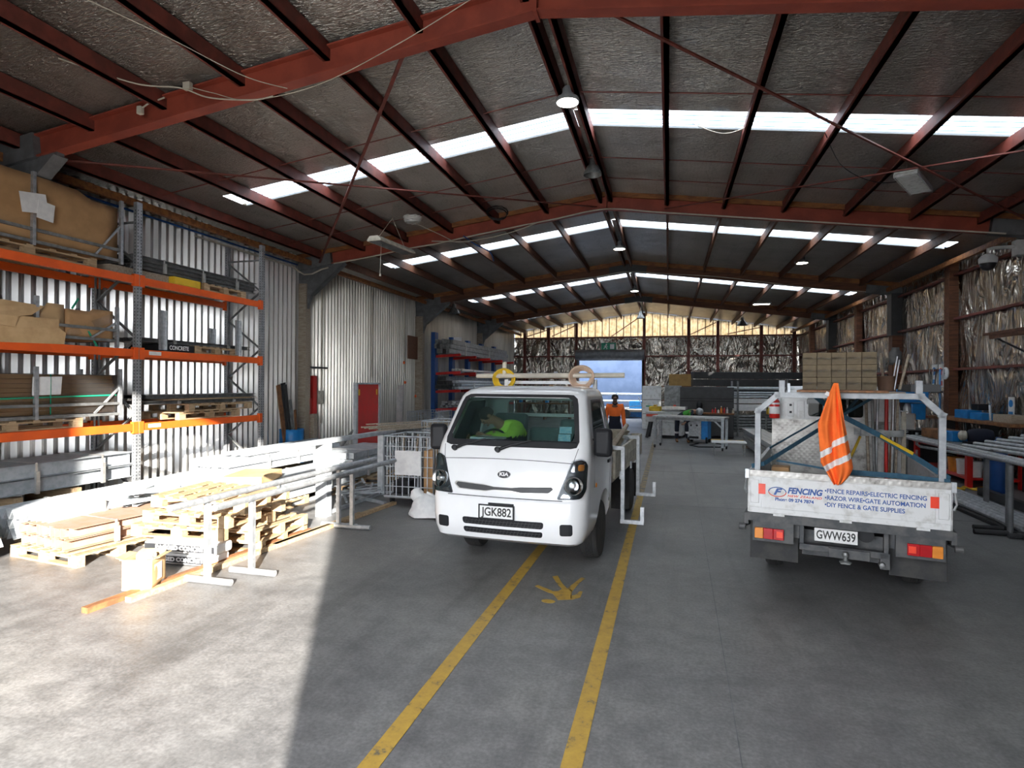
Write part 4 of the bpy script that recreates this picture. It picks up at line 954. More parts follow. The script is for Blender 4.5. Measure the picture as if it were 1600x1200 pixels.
b = MB(); b.box(.466, .18, 2.44, .468, .42, 2.50); b.build('load_label', M['paper'], rk)
b = MB(); b.box(.466, .18, 1.26, .468, .42, 1.32); b.build('load_label', M['paper'], rk)
# stillages on the left bay
def stillage(loc, L, Wd, H, label, posts=(0,.5,1), base=.10):
    t = thing('stillage', label, 'cage', loc)
    b = MB()
    for z in (base, base+.16):
        for x in (-Wd/2, Wd/2): b.bar((x, -L/2, z), (x, L/2, z), .04, .04)
        for y in (-L/2, L/2): b.bar((-Wd/2, y, z), (Wd/2, y, z), .04, .04)
    b.build('base_frame', M['galv_dark'], t)
    for x in (-Wd/2, Wd/2):
        for q in posts: b = MB(); b.bar((x, -L/2+L*q, 0), (x, -L/2+L*q, H), .045, .045, (0,1,0)); b.build('post', M['galv'], t)
    b = MB(); b.bar((Wd/2, L/2, H*.62), (Wd/2, L/2-.42, base+.02), .02, .03); b.build('brace', M['galv'], t)
    return t
def cboard(name, label, loc, sx, sy, sz, mt='cardboard', dent=.015, seed=1, group=None, topcut=None):
    b = MB(); n = 12
    def bump(p): return noise.noise(Vector(p)*2.2 + Vector((seed*3.1, 0, 0)))*dent*2
    # walls as grids, open top
    def wall(p0, p1, nx_):
        def P(i, j):
            u = i/n; v = j/6; x = p0[0]+(p1[0]-p0[0])*u; y = p0[1]+(p1[1]-p0[1])*u; hz = sz if topcut is None else sz*topcut(x, y); z = hz*v
            k = bump((x, y, z)) * sin(pi*min(1, max(0, u))) ; return (x+nx_[0]*k, y+nx_[1]*k, z)
        b.grid(P, n+1, 7)
    h = (sx/2, sy/2)
    wall((h[0],-h[1]),(h[0],h[1]),(1,0)); wall((h[0],h[1]),(-h[0],h[1]),(0,1)); wall((-h[0],h[1]),(-h[0],-h[1]),(-1,0)); wall((-h[0],-h[1]),(h[0],-h[1]),(0,-1))
    b.box(-h[0],-h[1],0,h[0],h[1],.01)
    o = b.build(name, M[mt], smooth=50, solid=.012, fix=False); o.location = loc; return tag(o, label, 'box', group)
pallet((-8.62, 5.95, 3.685), pi/2, 'pale wooden pallet on the top orange beams under the tall cardboard', L=1.9, Wd=.85)
stillage((-8.60, 6.0, 3.82), 2.62, .78, .98, 'grey steel stillage on the top shelf holding tall brown cardboard', base=.05)
o = cboard('cardboard_box', 'tall brown cardboard box in the stillage on the top shelf', (-8.60, 6.0, 3.90), .70, 2.55, .86, topcut=lambda x, y: 1.0 if y < .85 else .90, dent=.02)
b = MB(); b.cbox((.47, -.35, 4.25-3.82), (.01, .34, .26), R=Matrix.Rotation(.16, 3, 'X')); b.cbox((.475, -.20, 4.18-3.82), (.01, .22, .24), R=Matrix.Rotation(-.10, 3, 'X')); p = b.build('paper_sheet', M['paper']); p.location = (-8.62+.02, 6.30, 3.93); tag(p, 'crumpled white paper stuck on the tall cardboard box, top shelf', 'paper')
stillage((-8.60, 6.05, 2.53), 2.40, .78, .62, 'grey steel stillage on the middle shelf holding torn open cardboard')
def flat_ragged(name, label, pts, mt, n, seed, parent=None):
    b = MB(); b.add(pts, [tuple(range(len(pts)))]); return b
o = cboard('cardboard_box', 'torn open cardboard box in the stillage on the middle shelf', (-8.60, 5.75, 2.62), .70, 1.4, .46, 'cardboard_pale', .03, 5, topcut=lambda x, y: .55 if x > 0 and -.45 < y < .4 else 1)
b = MB(); b.add([(.40,-.60,.44),(.40,.40,.40),(.44,.20,.26),(.46,.02,.22),(.46,-.02,.08),(.46,-.34,.10),(.45,-.36,.22),(.44,-.45,.30)], [tuple(range(8))]); b.build('torn_flap', M['cardboard_pale'], o, solid=.012)
b = MB(); b.add([(.42,-.72,.22),(.42,.58,.24),(.44,.56,.12),(.44,.66,.06),(.44,.64,-.10),(.44,-.66,-.14),(.44,-.70,-.02),(.43,-.72,.02)], [tuple(range(8))]); b.build('torn_flap', M['cardboard_pale'], o, solid=.012)
o = cboard('cardboard_box', 'wrapped cardboard box at the right of the torn one, middle shelf', (-8.60, 6.85, 2.62), .70, .72, .46, 'cardboard', .03, 9, topcut=lambda x, y: 1 if y > 0 else .9)
b = MB(); b.add([(.365,-.36,.12),(.365,.38,.44),(.365,.38,.30),(.365,-.36,-.02)], [(0,1,2,3)]); b.build('stretch_wrap', M['wrap'], o)
for a, c in (((.372,-.1,.2),(.372,.12,-.14)), ((.372,-.3,.42),(.372,-.2,.58))): b = MB(); b.bar(a, c, .004, .03); b.build('strap', M['green_sign'], o)
pallet((-8.62, 5.75, 1.345), pi/2, 'pale wooden pallet on the low orange beams under wrapped cartons', L=1.9, Wd=.85)
stillage((-8.60, 6.05, 1.48), 2.52, .78, .72, 'grey steel stillage on the low shelf holding wrapped flat cartons', base=.03)
pr = random.Random(5)
for k in range(9):
    b = MB(); dz = .062; b.box(-.35, -1.18+pr.uniform(-.01,.01), 0, .35+pr.uniform(-.006,.006), 1.18+pr.uniform(-.02,.02), dz-.004)
    o = b.build('flat_carton', M['cardboard_pale'], bevel=.004); o.location = (-8.60, 6.05, 1.54+dz*k)
    tag(o, 'wrapped flat carton in the low shelf stillage', 'carton', 'flat cartons wrapped on the low shelf')
b = MB(); b.box(-.37,-1.22,0,.375,1.22,.565); o = b.build('stretch_wrap', M['wrap']); o.location = (-8.60, 6.05, 1.54); tag(o, 'clear plastic stretch wrap round the flat cartons, low shelf', 'wrap')
b = MB(); b.add([(.385,-.05,.27),(.385,.34,.28),(.385,.36,.53),(.385,-.04,.52)], [(0,1,2,3)]); b.build('paper_label', M['paper'], o, solid=.002)
for a, c in (((.383,-1.2,.22),(.383,1.2,.26)), ((.383,.2,.0),(.383,.2,.56))): b = MB(); b.bar(a, c, .004, .02); b.build('strap', M['green_sign'], o)
# right bay stock: bundles of lengths
def bundle(name, label, loc, L, w, h, nx_, nz_, mt, prof='channel', rz=0, cat='bundle', group=None, straps=(.25,.75), jit=.04, seed=1, tilt=0):
    # many nested sections strapped together: ONE bundle
    t = thing(name, label, cat, loc, rz, group); t.rotation_euler = (tilt, 0, rz); pr = random.Random(seed); b = MB(); dx = w/nx_; dz = h/nz_
    for i in range(nx_):
        for j in range(nz_):
            x = -w/2+dx*(i+.5); z = dz*(j+.5); y0 = -L/2+pr.uniform(-jit, jit); y1 = L/2+pr.uniform(-jit, jit); e = .92
            if prof == 'channel':
                a, c, th = dx*.48, dz*.46, max(.003, dx*.07); P_ = [(-a,-c),(a,-c),(a,-c+th),(-a+th,-c+th),(-a+th,c-th),(a,c-th),(a,c),(-a,c)]
            elif prof == 'angle':
                a, c, th = dx*.62, dz*.5, dx*.10; P_ = [(-a,-c),(0,c),(a,-c),(a-th*1.4,-c),(0,c-th*1.8),(-a+th*1.4,-c)]
            elif prof == 'pipe': P_ = [(dx*.46*cos(2*pi*k/8), dz*.46*sin(2*pi*k/8)) for k in range(8)]
            else: P_ = [(-dx*.47,-dz*.46),(dx*.47,-dz*.46),(dx*.47,dz*.46),(-dx*.47,dz*.46)]
            b.prof(P_, (x, y0, z), (x, y1, z), (0,0,1))
    b2 = b.build('lengths', M[mt], t); tag(b2, kind='stuff')
    for q in straps:
        b = MB(); y = -L/2+L*q
        for p0, p1 in (((-w/2-.004,y,-.004),(w/2+.004,y,-.004)),((w/2+.004,y,-.004),(w/2+.004,y,h+.006)),((w/2+.004,y,h+.006),(-w/2-.004,y,h+.006)),((-w/2-.004,y,h+.006),(-w/2-.004,y,-.004))): b.bar(p0, p1, .03, .004) if abs(p0[2]-p1[2]) < .01 else b.bar(p0, p1, .03, .004, (1,0,0))
        b.cbox((w/2+.02, y, h*.35), (.035, .05, h*.75)); b.build('strap', M['alu'], t)
    return t
SG = 'steel stock bundles'
bundle('channel_bundle', 'grey steel channel bundle on the top shelf, right bay of the orange rack', (-8.62, 9.05, 3.84), 2.9, .70, .22, 9, 3, 'galv_dark', 'channel', straps=(.2,.5,.8), seed=2, tilt=-.0)
pallet((-8.62, 9.55, 3.685), pi/2, 'wooden pallet on the top shelf under the grey steel channels', L=1.1, Wd=.85)
b = MB(); b.box(-.38,-.30,0,.42,.30,.13); o = b.build('yellow_packet', M['yellow'], bevel=.01); o.location = (-8.60, 8.60, 3.685); tag(o, 'yellow packet on the top shelf left of the small pallet', 'packet')
b = MB(); b.box(-.33,-.65,0,.33,.65,.13); o = b.build('support_timber', M['old_pine']); o.location=(-8.62,8.2-.35,3.685); tag(o, 'dark timber block under the left end of the top shelf channels', 'timber')
bundle('channel_bundle', 'thin bundle of grey channels lying on the middle shelf, right bay', (-8.62, 9.1, 2.665), 2.6, .60, .07, 7, 1, 'galv_dark', 'channel', seed=3)
pallet((-8.62, 9.35, 2.525), pi/2, 'wooden pallet on the middle shelf, right bay of the rack', L=1.1, Wd=.85)
b = MB(); b.box(-.36,-.32,0,.42,.32,.12); o = b.build('printed_pack', M['black'], bevel=.01); o.location = (-8.61, 8.45, 2.525); tag(o, 'black pack with white lettering on the middle shelf, right bay', 'pack')
text('CONCRETE', .10, M['paper'], o, (.424, -.02, .06), rot=(pi/2,0,pi/2), sx=.8, align='CENTER', bold=.002)
for x, y, z1, lab in ((-8.17, 8.07, .66, 'wide galvanised channel standing upright at the left of the middle shelf'), (-8.5, 9.55, .50, 'short galvanised channel standing at the middle of the middle shelf'), (-8.17, 9.86, .68, 'galvanised channel standing at the right of the middle shelf')):
    b = MB(); b.prof([(-.07,-.02),(.07,-.02),(.07,.02),(.062,.02),(.062,-.012),(-.062,-.012),(-.062,.02),(-.07,.02)], (0,0,0), (0,0,z1), (1,0,0)); o = b.build('upright_channel', M['galv']); o.location = (x, y, 2.54); tag(o, lab, 'channel', 'channels standing on the middle shelf')
pallet((-8.62, 9.2, 1.345), pi/2, 'lower wooden pallet on the low shelf, right bay of the rack', L=1.5, Wd=.85)
pallet((-8.60, 9.45, 1.485), pi/2+.03, 'upper wooden pallet on the low shelf, right bay of the rack', L=1.7, Wd=.85)
bundle('channel_bundle', 'thin bundle of steel lengths resting on the pallets, low shelf right bay', (-8.60, 9.2, 1.625), 2.7, .62, .06, 8, 1, 'galv_dark', 'channel', seed=4)
b = MB(); b.box(-.36,-1.1,0,.36,1.1,.012); b.box(-.3,-.9,.012,.36,1.25,.02); o = b.build('plywood_sheet', M['pine']); o.location = (-8.6, 9.25, 1.692); tag(o, 'thin plywood sheet on the steel lengths, low shelf right bay', 'sheet')
bundle('channel_bundle', 'grey steel lengths lying on the plywood sheet, low shelf right bay', (-8.60, 9.3, 1.715), 2.6, .55, .07, 7, 1, 'galv_dark', 'channel', seed=14, straps=())
# floor level under the rack
pallet((-8.62, 5.75, 0), pi/2, 'wooden pallet on the floor under the left bay of the rack, nearest the camera', L=1.9, Wd=.9)
b = MB(); b.box(-.40,-1.5,0,.42,.78,.36); 
for y in (-1.1,-.3,.6):
    pass
o = bundle('channel_bundle', 'long galvanised channel bundle lying under the left bay of the rack', (-8.62, 6.05, .50), 3.0, .85, .40, 12, 2, 'galv_light', 'channel', straps=(.15,.5,.82), seed=6)
for y in (5.0, 5.8, 6.6):
    b = MB(); b.box(-.46, -.06, 0, .46, .06, .335); o = b.build('timber_bearer', M['pine']); o.location = (-8.62, y, .145); tag(o, 'timber bearer under the channel bundle in the left bay', 'timber', 'bearers under the channel bundle')
# stock on the open floor
bundle('angle_bundle', 'wide pale galvanised steel bundle on the floor before the rack upright', (-7.35, 6.9, .16), 3.4, .95, .34, 11, 3, 'galv_light', 'angle', rz=.03, straps=(.2,.55,.85), seed=8)
for y in (5.6, 7.0, 8.3):
    b = MB(); b.box(-.52, -.05, 0, .52, .05, .14); o = b.build('timber_bearer', M['pine']); o.location = (-7.35, y, 0.0); tag(o, 'timber bearer under the wide galvanised bundle', 'timber', 'bearers under the wide bundle')
bundle('angle_bundle', 'small pale steel bundle with ragged ends lying on the floor at left', (-7.55, 4.35, .15), 1.1, .8, .24, 9, 2, 'galv_light', 'angle', rz=.05, seed=18)
bundle('channel_bundle', 'brownish primed channel bundle nearest the camera on the left floor', (-6.65, 5.95, .15), 1.75, .80, .24, 11, 2, 'cr', 'channel', rz=-.18, straps=(.25,), seed=9) if False else None
M['primed'] = mat('pale_primed_steel', (.40,.235,.155), .6, .1, (.36,.26,.20), 6)
bundle('channel_bundle', 'brownish primed channel bundle nearest the camera on the left floor', (-6.60, 5.95, .15), 1.8, .85, .24, 11, 2, 'primed', 'channel', rz=-.12, straps=(.28,), seed=9)
pallet((-6.62, 5.50, 0), -.12, 'pale wooden pallet under the brownish channel bundle', 'pine', L=1.15, Wd=1.0)
b = MB(); b.pipe((0,-.3,0),(0,.32,0), .075, 16); o = b.build('cardboard_tube', M['cardboard_pale'], smooth=40); o.location = (-6.25, 6.55, .48); o.rotation_euler = (0,0,-.9); tag(o, 'pale cardboard tube lying on the brownish channel bundle', 'tube')
pr = random.Random(11)
for k in range(7):
    b = MB(); b.prof([(-.03,-.02),(.03,-.02),(.03,-.014),(-.024,-.014),(-.024,.02),(-.03,.02)], (0,-.35,0), (0,.35,0)); o = b.build('offcut', M['galv_light']); o.location = (-6.95+pr.uniform(0,.45), 6.3+pr.uniform(-.1,.3), .425+.042*(k//2)); o.rotation_euler = (0,0,pr.uniform(-.5,.5)); tag(o, 'short galvanised offcut piled on the brownish bundle', 'offcut', 'offcuts on the brownish bundle')
# second row
pallet((-7.45, 9.15, 0), pi/2, 'lower pallet under the pale bundle before the right bay', 'pine'); pallet((-7.45, 9.2, .14), pi/2, 'upper pallet under the pale bundle before the right bay', 'pine')
pallet((-7.35, 10.6, 0), pi/2, 'lower pallet at the far end of the pale bundle', 'pine'); pallet((-7.35, 10.6, .14), pi/2, 'upper pallet at the far end of the pale bundle', 'pine')
bundle('angle_bundle', 'pale galvanised bundle raised on pallets before the right bay of the rack', (-7.42, 10.0, .44), 3.3, .80, .26, 9, 2, 'galv_light', 'angle', rz=-.05, straps=(.3,.55,.8), seed=12)
for k, (dx, rz) in enumerate(((-.15,.02),(.1,-.03),(.22,.05))):
    b = MB(); b.prof([(-.05,-.03),(.05,-.03),(.05,-.02),(-.04,-.02),(-.04,.03),(-.05,.03)], (0,-1.5,0), (0,1.5,0)); o = b.build('loose_channel', M['galv_light']); o.location = (-7.42+dx, 10.3, .745); o.rotation_euler = (0,0,rz); tag(o, 'loose galvanised length lying on the raised pale bundle', 'channel', 'loose lengths on the raised bundle')
pallet((-6.30, 8.15, 0), pi/2+.05, 'wooden pallet under the flat pale bundle beside the trestle', 'pine'); pallet((-6.25, 9.6, 0), pi/2, 'wooden pallet at the far end of the flat pale bundle', 'pine')
bundle('angle_bundle', 'flat pale galvanised bundle on pallets behind the pallet stack', (-6.28, 8.75, .15), 3.1, .95, .30, 9, 2, 'galv_light', 'channel', rz=-.04, straps=(.25,.7), seed=13)
b = MB(); b.box(-.3,-.45,0,.3,.45,.13); o = b.build('flat_carton', M['cardboard_pale'], bevel=.01); o.location=(-6.3,7.95,.46); o.rotation_euler=(0,0,.3); tag(o, 'flat orange-brown carton on the pale bundle behind the pallet stack', 'carton')
pallet((-6.0, 11.2, 0), .1, 'pale pallet on the floor before the red door panel', 'pine'); 
bundle('channel_bundle', 'pale stock of wrapped lengths before the red door panel', (-6.35, 11.3, .15), 2.0, .9, .50, 7, 4, 'galv_light', 'box', straps=(.3,.7), seed=15)
# stack of pallets with bagged concrete
FX, FY = -5.22, 6.15
for k in range(4):
    pallet((FX+[0,.02,-.06,.03][k], FY+[.30,.26,-.28,-.22][k], .0+.137*k), [.05,-.03,.08,.0][k]+pi/2*0, ['bottom pallet of the stack behind the trestle legs','second pallet up in the stack behind the trestle','third pallet up in the stack behind the trestle','top pallet of the stack behind the trestle'][k], 'pine', group='stacked pallets')
pallet((FX+.02, FY-.10, .548), .13, 'skewed pallet lying on top of the pallet stack', 'pine', group='stacked pallets', tilt=(.0,.05))
for k in range(2):
    b = MB(); n = 10
    b.box(-.46, -.14, 0, .46, .14, .115); o = b.build('concrete_bag', [M['paper']], bevel=.03); o.location = (-5.20+.04*k, 5.46, .005+.125*k); o.rotation_euler = (0,0,.05); tag(o, ['lower flat bag with BAGGED CONCRETE lettering before the pallet stack','upper flat bag with BAGGED CONCRETE lettering before the pallet stack'][k], 'bag', 'bags of concrete')
    b = MB(); b.box(-.44, -.1425, .022, .44, -.140, .095); bb = b.build('printed_band', M['satin_black'], o)
    text('BAGGED CONCRETE', .062, M['paper'], bb, (.04, -.1435, .058), sx=1.15, align='CENTER', bold=.003)
# long planks on the floor
for k, (x0, y0, x1, y1) in enumerate(((-4.86,4.0,-4.66,7.0),(-4.72,4.3,-4.50,8.1),(-4.60,6.2,-4.38,9.0))):
    b = MB(); b.bar((x0,y0,.026),(x1,y1,.026), .075, .05); tag(b.build('timber_plank', M['bench_timber'] if k == 0 else M['pine']), ['brown plank on the floor reaching nearest the camera beside the carton','middle pale plank on the floor beside the pallet stack','far pale plank on the floor ending by the wire cage'][k], 'plank', 'long planks on the floor')
o = cboard('carton', 'open pale carton standing on the floor at the near end of the planks', (-4.88, 4.62, .04), .25, .28, .28, 'cardboard_pale', .008, 3); o.rotation_euler = (0,0,.35)
for a, s in ((0,1),(pi/2,1),(pi,1),(-pi/2,1)):
    b = MB(); b.add([(.125,-.13,.28),(.125,.13,.28),(.20,.12,.30),(.20,-.12,.30)], [(0,1,2,3)]); f = b.build('flap', M['cardboard_pale'], o, solid=.005); f.rotation_euler = (0,0,a); f.scale = (1,1,1)
b = MB(); b.add([(.134,-.08,.06),(.134,.06,.06),(.134,.06,.22),(.134,-.08,.22)],[(0,1,2,3)]); b.build('carton_label', M['paper'], o, solid=.002)
b = MB(); b.box(-.13,-.145,-.0,.13,.145,.03); b.build('grey_base', M['galv_dark'], o)
b = MB(); b.tube([(-.07,0,.33),(.08,.04,.34)], .04, 12); o2 = b.build('wrapped_roll', M['galv_light'], smooth=50); o2.location = (-4.88,4.62,-.02); tag(o2, 'grey wrapped roll lying in the top of the open carton', 'roll')
# trestles
def trestle(x, ya, yb, posts, z, label, r=.035):
    t = thing('pipe_trestle', label, 'trestle', (x, (ya+yb)/2, 0)); cyy = (ya+yb)/2
    b = MB(); b.tube([(0, ya-cyy, z), (.05, yb-cyy, z)], r, 12); b.build('rail', M['galv'], t, smooth=50)
    for y in posts:
        b = MB(); b.bar((0, y-cyy, .03), (0.0, y-cyy, z-r), .05, .05, (0,1,0)); b.build('leg', M['galv'], t)
        b = MB(); b.tube([(-.26, y-cyy, .035), (.28, y-cyy, .035)], .034, 12); b.build('foot', M['galv'], t, smooth=50)
    return t
trestle(-4.42, 4.45, 8.3, (4.92, 7.34), .84, 'galvanised pipe trestle with T feet, the left one by the open carton')
trestle(-4.19, 4.75, 8.5, (5.28, 7.30), .80, 'galvanised pipe trestle with T feet, the right one at the edge of sunlight')
t = thing('rail_stand', 'tall galvanised frame with a long rail before the red door panel', 'frame', (-5.0, 8.5, 0))
b = MB(); b.bar((-.05,-2.3,1.13),(.10,1.5,1.13), .10,.07); b.build('rail', M['galv_light'], t, bevel=.004)
b = MB(); b.bar((.10,1.5,1.13),(.36,3.4,1.14), .08,.06); b.build('rail', M['galv_dark'], t, bevel=.004)
for y, w in ((-.62,.19),(1.25,.11)): b = MB(); b.box(-w/2, y-.07, 0, w/2, y+.07, 1.10); b.build('post', M['galv_light'], t, bevel=.005)
for p0, p1 in (((0,-.6,.03),(0,1.2,.03)),((0,1.2,.03),(-.9,1.1,.03)),((-.9,1.1,.03),(.5,.4,.03)),((-.85,-.4,.03),(-.9,1.1,.03))): b = MB(); b.bar(p0, p1, .05, .05); b.build('base_rail', M['galv_light'], t)
pr = random.Random(21)
for k in range(14):
    a = Vector((-5.35+pr.uniform(0,.5), 9.2+pr.uniform(-.6,.6), .03+.022*k)); d = Vector((pr.uniform(-.45,.45), pr.uniform(-.6,.6), pr.uniform(-.01,.01)))
    b = MB(); b.bar(a-d*.6, a+d*.6, .035, .02); tag(b.build('offcut', M['galv_light']), 'thin white offcut in the heap at the foot of the tall frame', 'offcut', 'offcut heap by the tall frame')
for k in range(12):
    b = MB(); x = -4.75+pr.uniform(-.2,.35); y = 10.2+pr.uniform(-.3,.5); b.bar((x-.3-pr.random()*.2,y-.7,1.19+.02*(k%4)),(x+.35,y+.9,1.21+.02*(k%4)-pr.random()*.04), .035,.02); tag(b.build('batten', M['old_pine']), 'weathered batten in the heap lying across the tall frame and wire cage', 'batten', 'battens over the tall frame')
# red door panel in its white frame
t = thing('door_panel', 'red door panel in a white frame standing behind the galvanised stock', 'door panel', (-7.15, 13.15, 0))
b = MB(); b.box(-.02,-.53,.02,.02,.53,1.98); b.build('door_leaf', M['red_paint'], t, bevel=.004)
for y in (-.57,.57): b = MB(); b.box(-.04,y-.035,0,.05,y+.035,2.02); b.build('jamb', M['galv_light'], t)
b = MB(); b.box(-.04,-.535,1.98,.05,.535,2.02); b.build('head', M['galv_light'], t)
for y in (-.44,.44): b = MB(); b.box(.02,y-.03,1.72,.028,y+.03,1.86); b.build('hinge_plate', M['yellow'], t)
b = MB(); b.bar((-.0,-.6,.02),(-.7,-.6,.02),.05,.04); b.bar((0,.6,.02),(-.7,.6,.02),.05,.04); b.bar((-.7,-.6,.02),(-.04,-.6,.9),.04,.04); b.bar((-.7,.6,.02),(-.04,.6,.9),.04,.04); b.build('rear_stay', M['galv_dark'], t)
# drum with boards
t = thing('drum', 'blue steel drum by the wall column holding leaning boards', 'drum', (-8.90, 12.62, 0))
b = MB(); pf = [(.28,0),(.29,.01),(.285,.03)]
for z in (.29,.58): pf += [(.285,z-.02),(.297,z),(.285,z+.02)]
pf += [(.285,.85),(.292,.87),(.285,.88),(.27,.87),(.27,.05)]
b.lathe(pf, (0,0,0), (0,0,1), 28); b.build('drum_body', M['bright_blue'], t, smooth=40)
for k, (dx, dy, lx, ly, h, mt, w) in enumerate(((0,-.15,.05,-.60,1.95,'bench_timber',.13),(.0,-.06,.05,-.42,2.0,'satin_black',.15),(.05,.0,.06,-.36,1.96,'dark_steel',.10),(.12,.05,.1,-.22,1.6,'galv_dark',.09),(.12,.12,.12,-.05,1.35,'bench_timber',.06),(-.1,.05,-.12,-.30,1.7,'galv_dark',.07))):
    b = MB(); b.bar((dx*.8, dy, .06), (lx, ly, h), .03, w, (0,1,0)); o = b.build('board', M[mt]); o.location = (-8.90, 12.62, 0); tag(o, ['brown board leaning furthest left out of the blue drum','wide black board leaning in the blue drum','dark grey board beside the black one in the blue drum','grey metal length leaning in the blue drum, right of the dark boards','short brown stick at the right rim of the blue drum','thin grey length behind the boards in the blue drum'][k], 'board')
b = MB(); b.box(-.01,-.24,0,.01,.24,1.95); o = b.build('white_board', mat('pinkish_white_board', (.66,.60,.57), .6)); o.location = (-9.12, 19.0, 0.0); o.rotation_euler = (0,.03,0); tag(o, 'tall pinkish white board leaning on the corrugated wall beyond the red panel', 'board')
# wire cages
def wire_cage(loc, label, sx, sy, z0, z1, plate_=True):
    t = thing('wire_cage', label, 'cage', loc)
    def panel(p0, p1, nm):
        b = MB(); p0 = Vector(p0); p1 = Vector(p1); n = max(3, round((p1-p0).length/.105)); 
        for k in range(n+1): q = p0+(p1-p0)*k/n; b.tube([(q.x,q.y,z0),(q.x,q.y,z1)], .008 if 0 < k < n else .016, 6)
        nz = round((z1-z0)/.17)
        for k in range(nz+1): z = z0+(z1-z0)*k/nz; b.tube([(p0.x,p0.y,z),(p1.x,p1.y,z)], .008 if 0 < k < nz else .014, 6)
        b.build(nm, M['galv_light'], t, smooth=60)
    h, d = sx/2, sy/2
    panel((-h,-d),(h,-d),'mesh_panel') if False else None
    for a, c in (((-h,-d,0),(h,-d,0)),((h,-d,0),(h,d,0)),((h,d,0),(-h,d,0)),((-h,d,0),(-h,-d,0))): panel(a, c, 'mesh_panel')
    b = MB(); b.box(-h,-d,z0-.03,h,d,z0); b.build('base', M['galv_dark'], t)
    for x in (-h+.1, h-.1):
        for y in (-d+.1, d-.1): b = MB(); b.lathe([(.055,-.02),(.06,-.015),(.06,.015),(.055,.02)], (x,y,.06), (1,0,0), 14); b.box(x-.035,y-.03,.05,x-.025,y+.03,z0-.03); b.box(x+.025,y-.03,.05,x+.035,y+.03,z0-.03); b.build('caster', M['black'], t)
    if plate_: b = MB(); b.box(-.24,-d-.02,.50,.22,-d-.012,.90); b.build('blank_plate', M['paper'], t)
    return t
wire_cage((-4.12, 9.40, 0), 'white wire cage on casters with a blank plate, left of the small truck', .88, .85, .14, 1.13)
wire_cage((-4.05, 10.75, 0), 'white wire cage standing behind the one with the blank plate', .85, .85, .14, 1.30, False)
for k, (x, y, sx, sy, sz, mt, lab) in enumerate(((-4.35,9.35,.3,.3,.22,'black','black block lying in the bottom of the front wire cage, left'),(-3.95,9.55,.3,.3,.25,'black','black block lying in the bottom of the front wire cage, right'),(-3.83,9.25,.16,.3,.75,'cardboard','brown carton standing at the right inside the front wire cage'))):
    b = MB(); b.box(-sx/2,-sy/2,0,sx/2,sy/2,sz); o = b.build('block' if k < 2 else 'carton', M[mt], bevel=.015); o.location=(x,y,.145); tag(o, lab, 'block' if k < 2 else 'carton')
for k in range(7):
    b = MB(); x = -4.45+.09*k; b.bar((x,9.5,.15),(x+pr.uniform(-.06,.06),9.6,1.05+pr.uniform(0,.12)), .03,.04,(0,1,0)); tag(b.build('stake', M['galv_light'] if k % 2 else M['old_pine']), 'stake standing inside the front wire cage', 'stake', 'stakes in the front cage')
# white plastic bag
b = MB(); n = 20; mm = 12
def BP_(i, j):
    a = 2*pi*i/n; v = j/(mm-1); r = (.27*(1-v)**.55+.05)*(1+.16*noise.noise(Vector((cos(a)*2, sin(a)*2, v*4)))); z = .02+.30*v + .03*noise.noise(Vector((a, v*3, 2)))
    return (r*cos(a)*1.05-.08*v, r*sin(a), max(.004, z))
b.grid(BP_, n+1, mm); b.add([BP_(i, mm-1) for i in range(n)], [tuple(range(n))])
bg_ = b.build('plastic_bag', M['paper'], smooth=70, fix=False); bg_.location = (-3.50, 8.42, 0); tag(bg_, 'white plastic bag slumped on the floor between cage and small truck', 'bag')
b = MB(); b.lathe([(.02,0),(.09,.03),(.11,.10),(.07,.17),(.02,.19)], (-.18,-.02,.22), (-.4,0,1), 14); b.build('knotted_top', M['paper'], bg_, smooth=60)
b = MB(); b.tube([(-.06,0,.34),(.02,.0,.30),(.12,-.03,.20),(.2,-.06,.05)], [.02,.035,.04,.02], 8); b.build('handle_loop', M['paper'], bg_, smooth=60)
# wall fittings on the far left wall
def fit(name, x, y, z, sx, sy, sz, mt, label, cat, bev=.004):
    b = MB(); b.cbox((0,0,0),(sx,sy,sz)); o = b.build(name, M[mt], bevel=bev); o.location=(x,y,z); return tag(o, label, cat)
fit('switch_box', -9.16, 14.15, 1.62, .14,.28,.36,'cream','cream electrical switch box on the corrugated wall before the red panel','switch')
fit('wall_strip', -9.14, 13.9, 1.10, .10,.16,2.2,'red_paint','narrow red post on the wall beside the switch box','post')
fit('red_bracket', -9.14, 13.66, .8, .12,.12,1.6,'red_paint','short red bracket on the wall right of the drum','bracket')
fit('rusty_panel', -9.22, 20.5, 3.35, .05,1.1,.85,'brown_beam','rusty brown square panel high on the left wall before the blue rack','panel')
fit('tool_rail', -9.15, 14.0, 2.42, .05,1.1,.05,'dark_steel','short dark rail on the wall above the switch box','rail')
for y, lab in ((13.62,'post leaning by the drum'),(16.3,'short post by the wall')):
    fit('timber_stub', -8.95 if y < 14 else -9.0, y, .60, .12,.16,1.2,'old_pine','grey timber %s, left of the red panel' % lab,'timber')
for y, z0 in ((14.35,.9),(17.2,2.2),(19.6,2.4)):
    b = MB(); b.tube([(-9.2,y,z0),(-9.2,y,5.0)], .022, 8); struct(b.build('trim_conduit', M['cable_white'], smooth=50))
b = MB(); b.tube([(XL+.12,YF,5.02),(XL+.12,13.2,5.02)], .02, 8); struct(b.build('trim_blue_pipe', M['blue_paint'], smooth=50))
b = MB(); b.tube([(XL+.14,9.8,4.93),(XL+.14,13.0,4.93)]+[(XL+.14+.9*t,13.15,4.90-.28*sin(pi*t)*(1-t)+.0*t) for t in (.1,.25,.5,.8,1)], .022, 8); struct(b.build('trim_white_conduit', M['cable_white'], smooth=50))
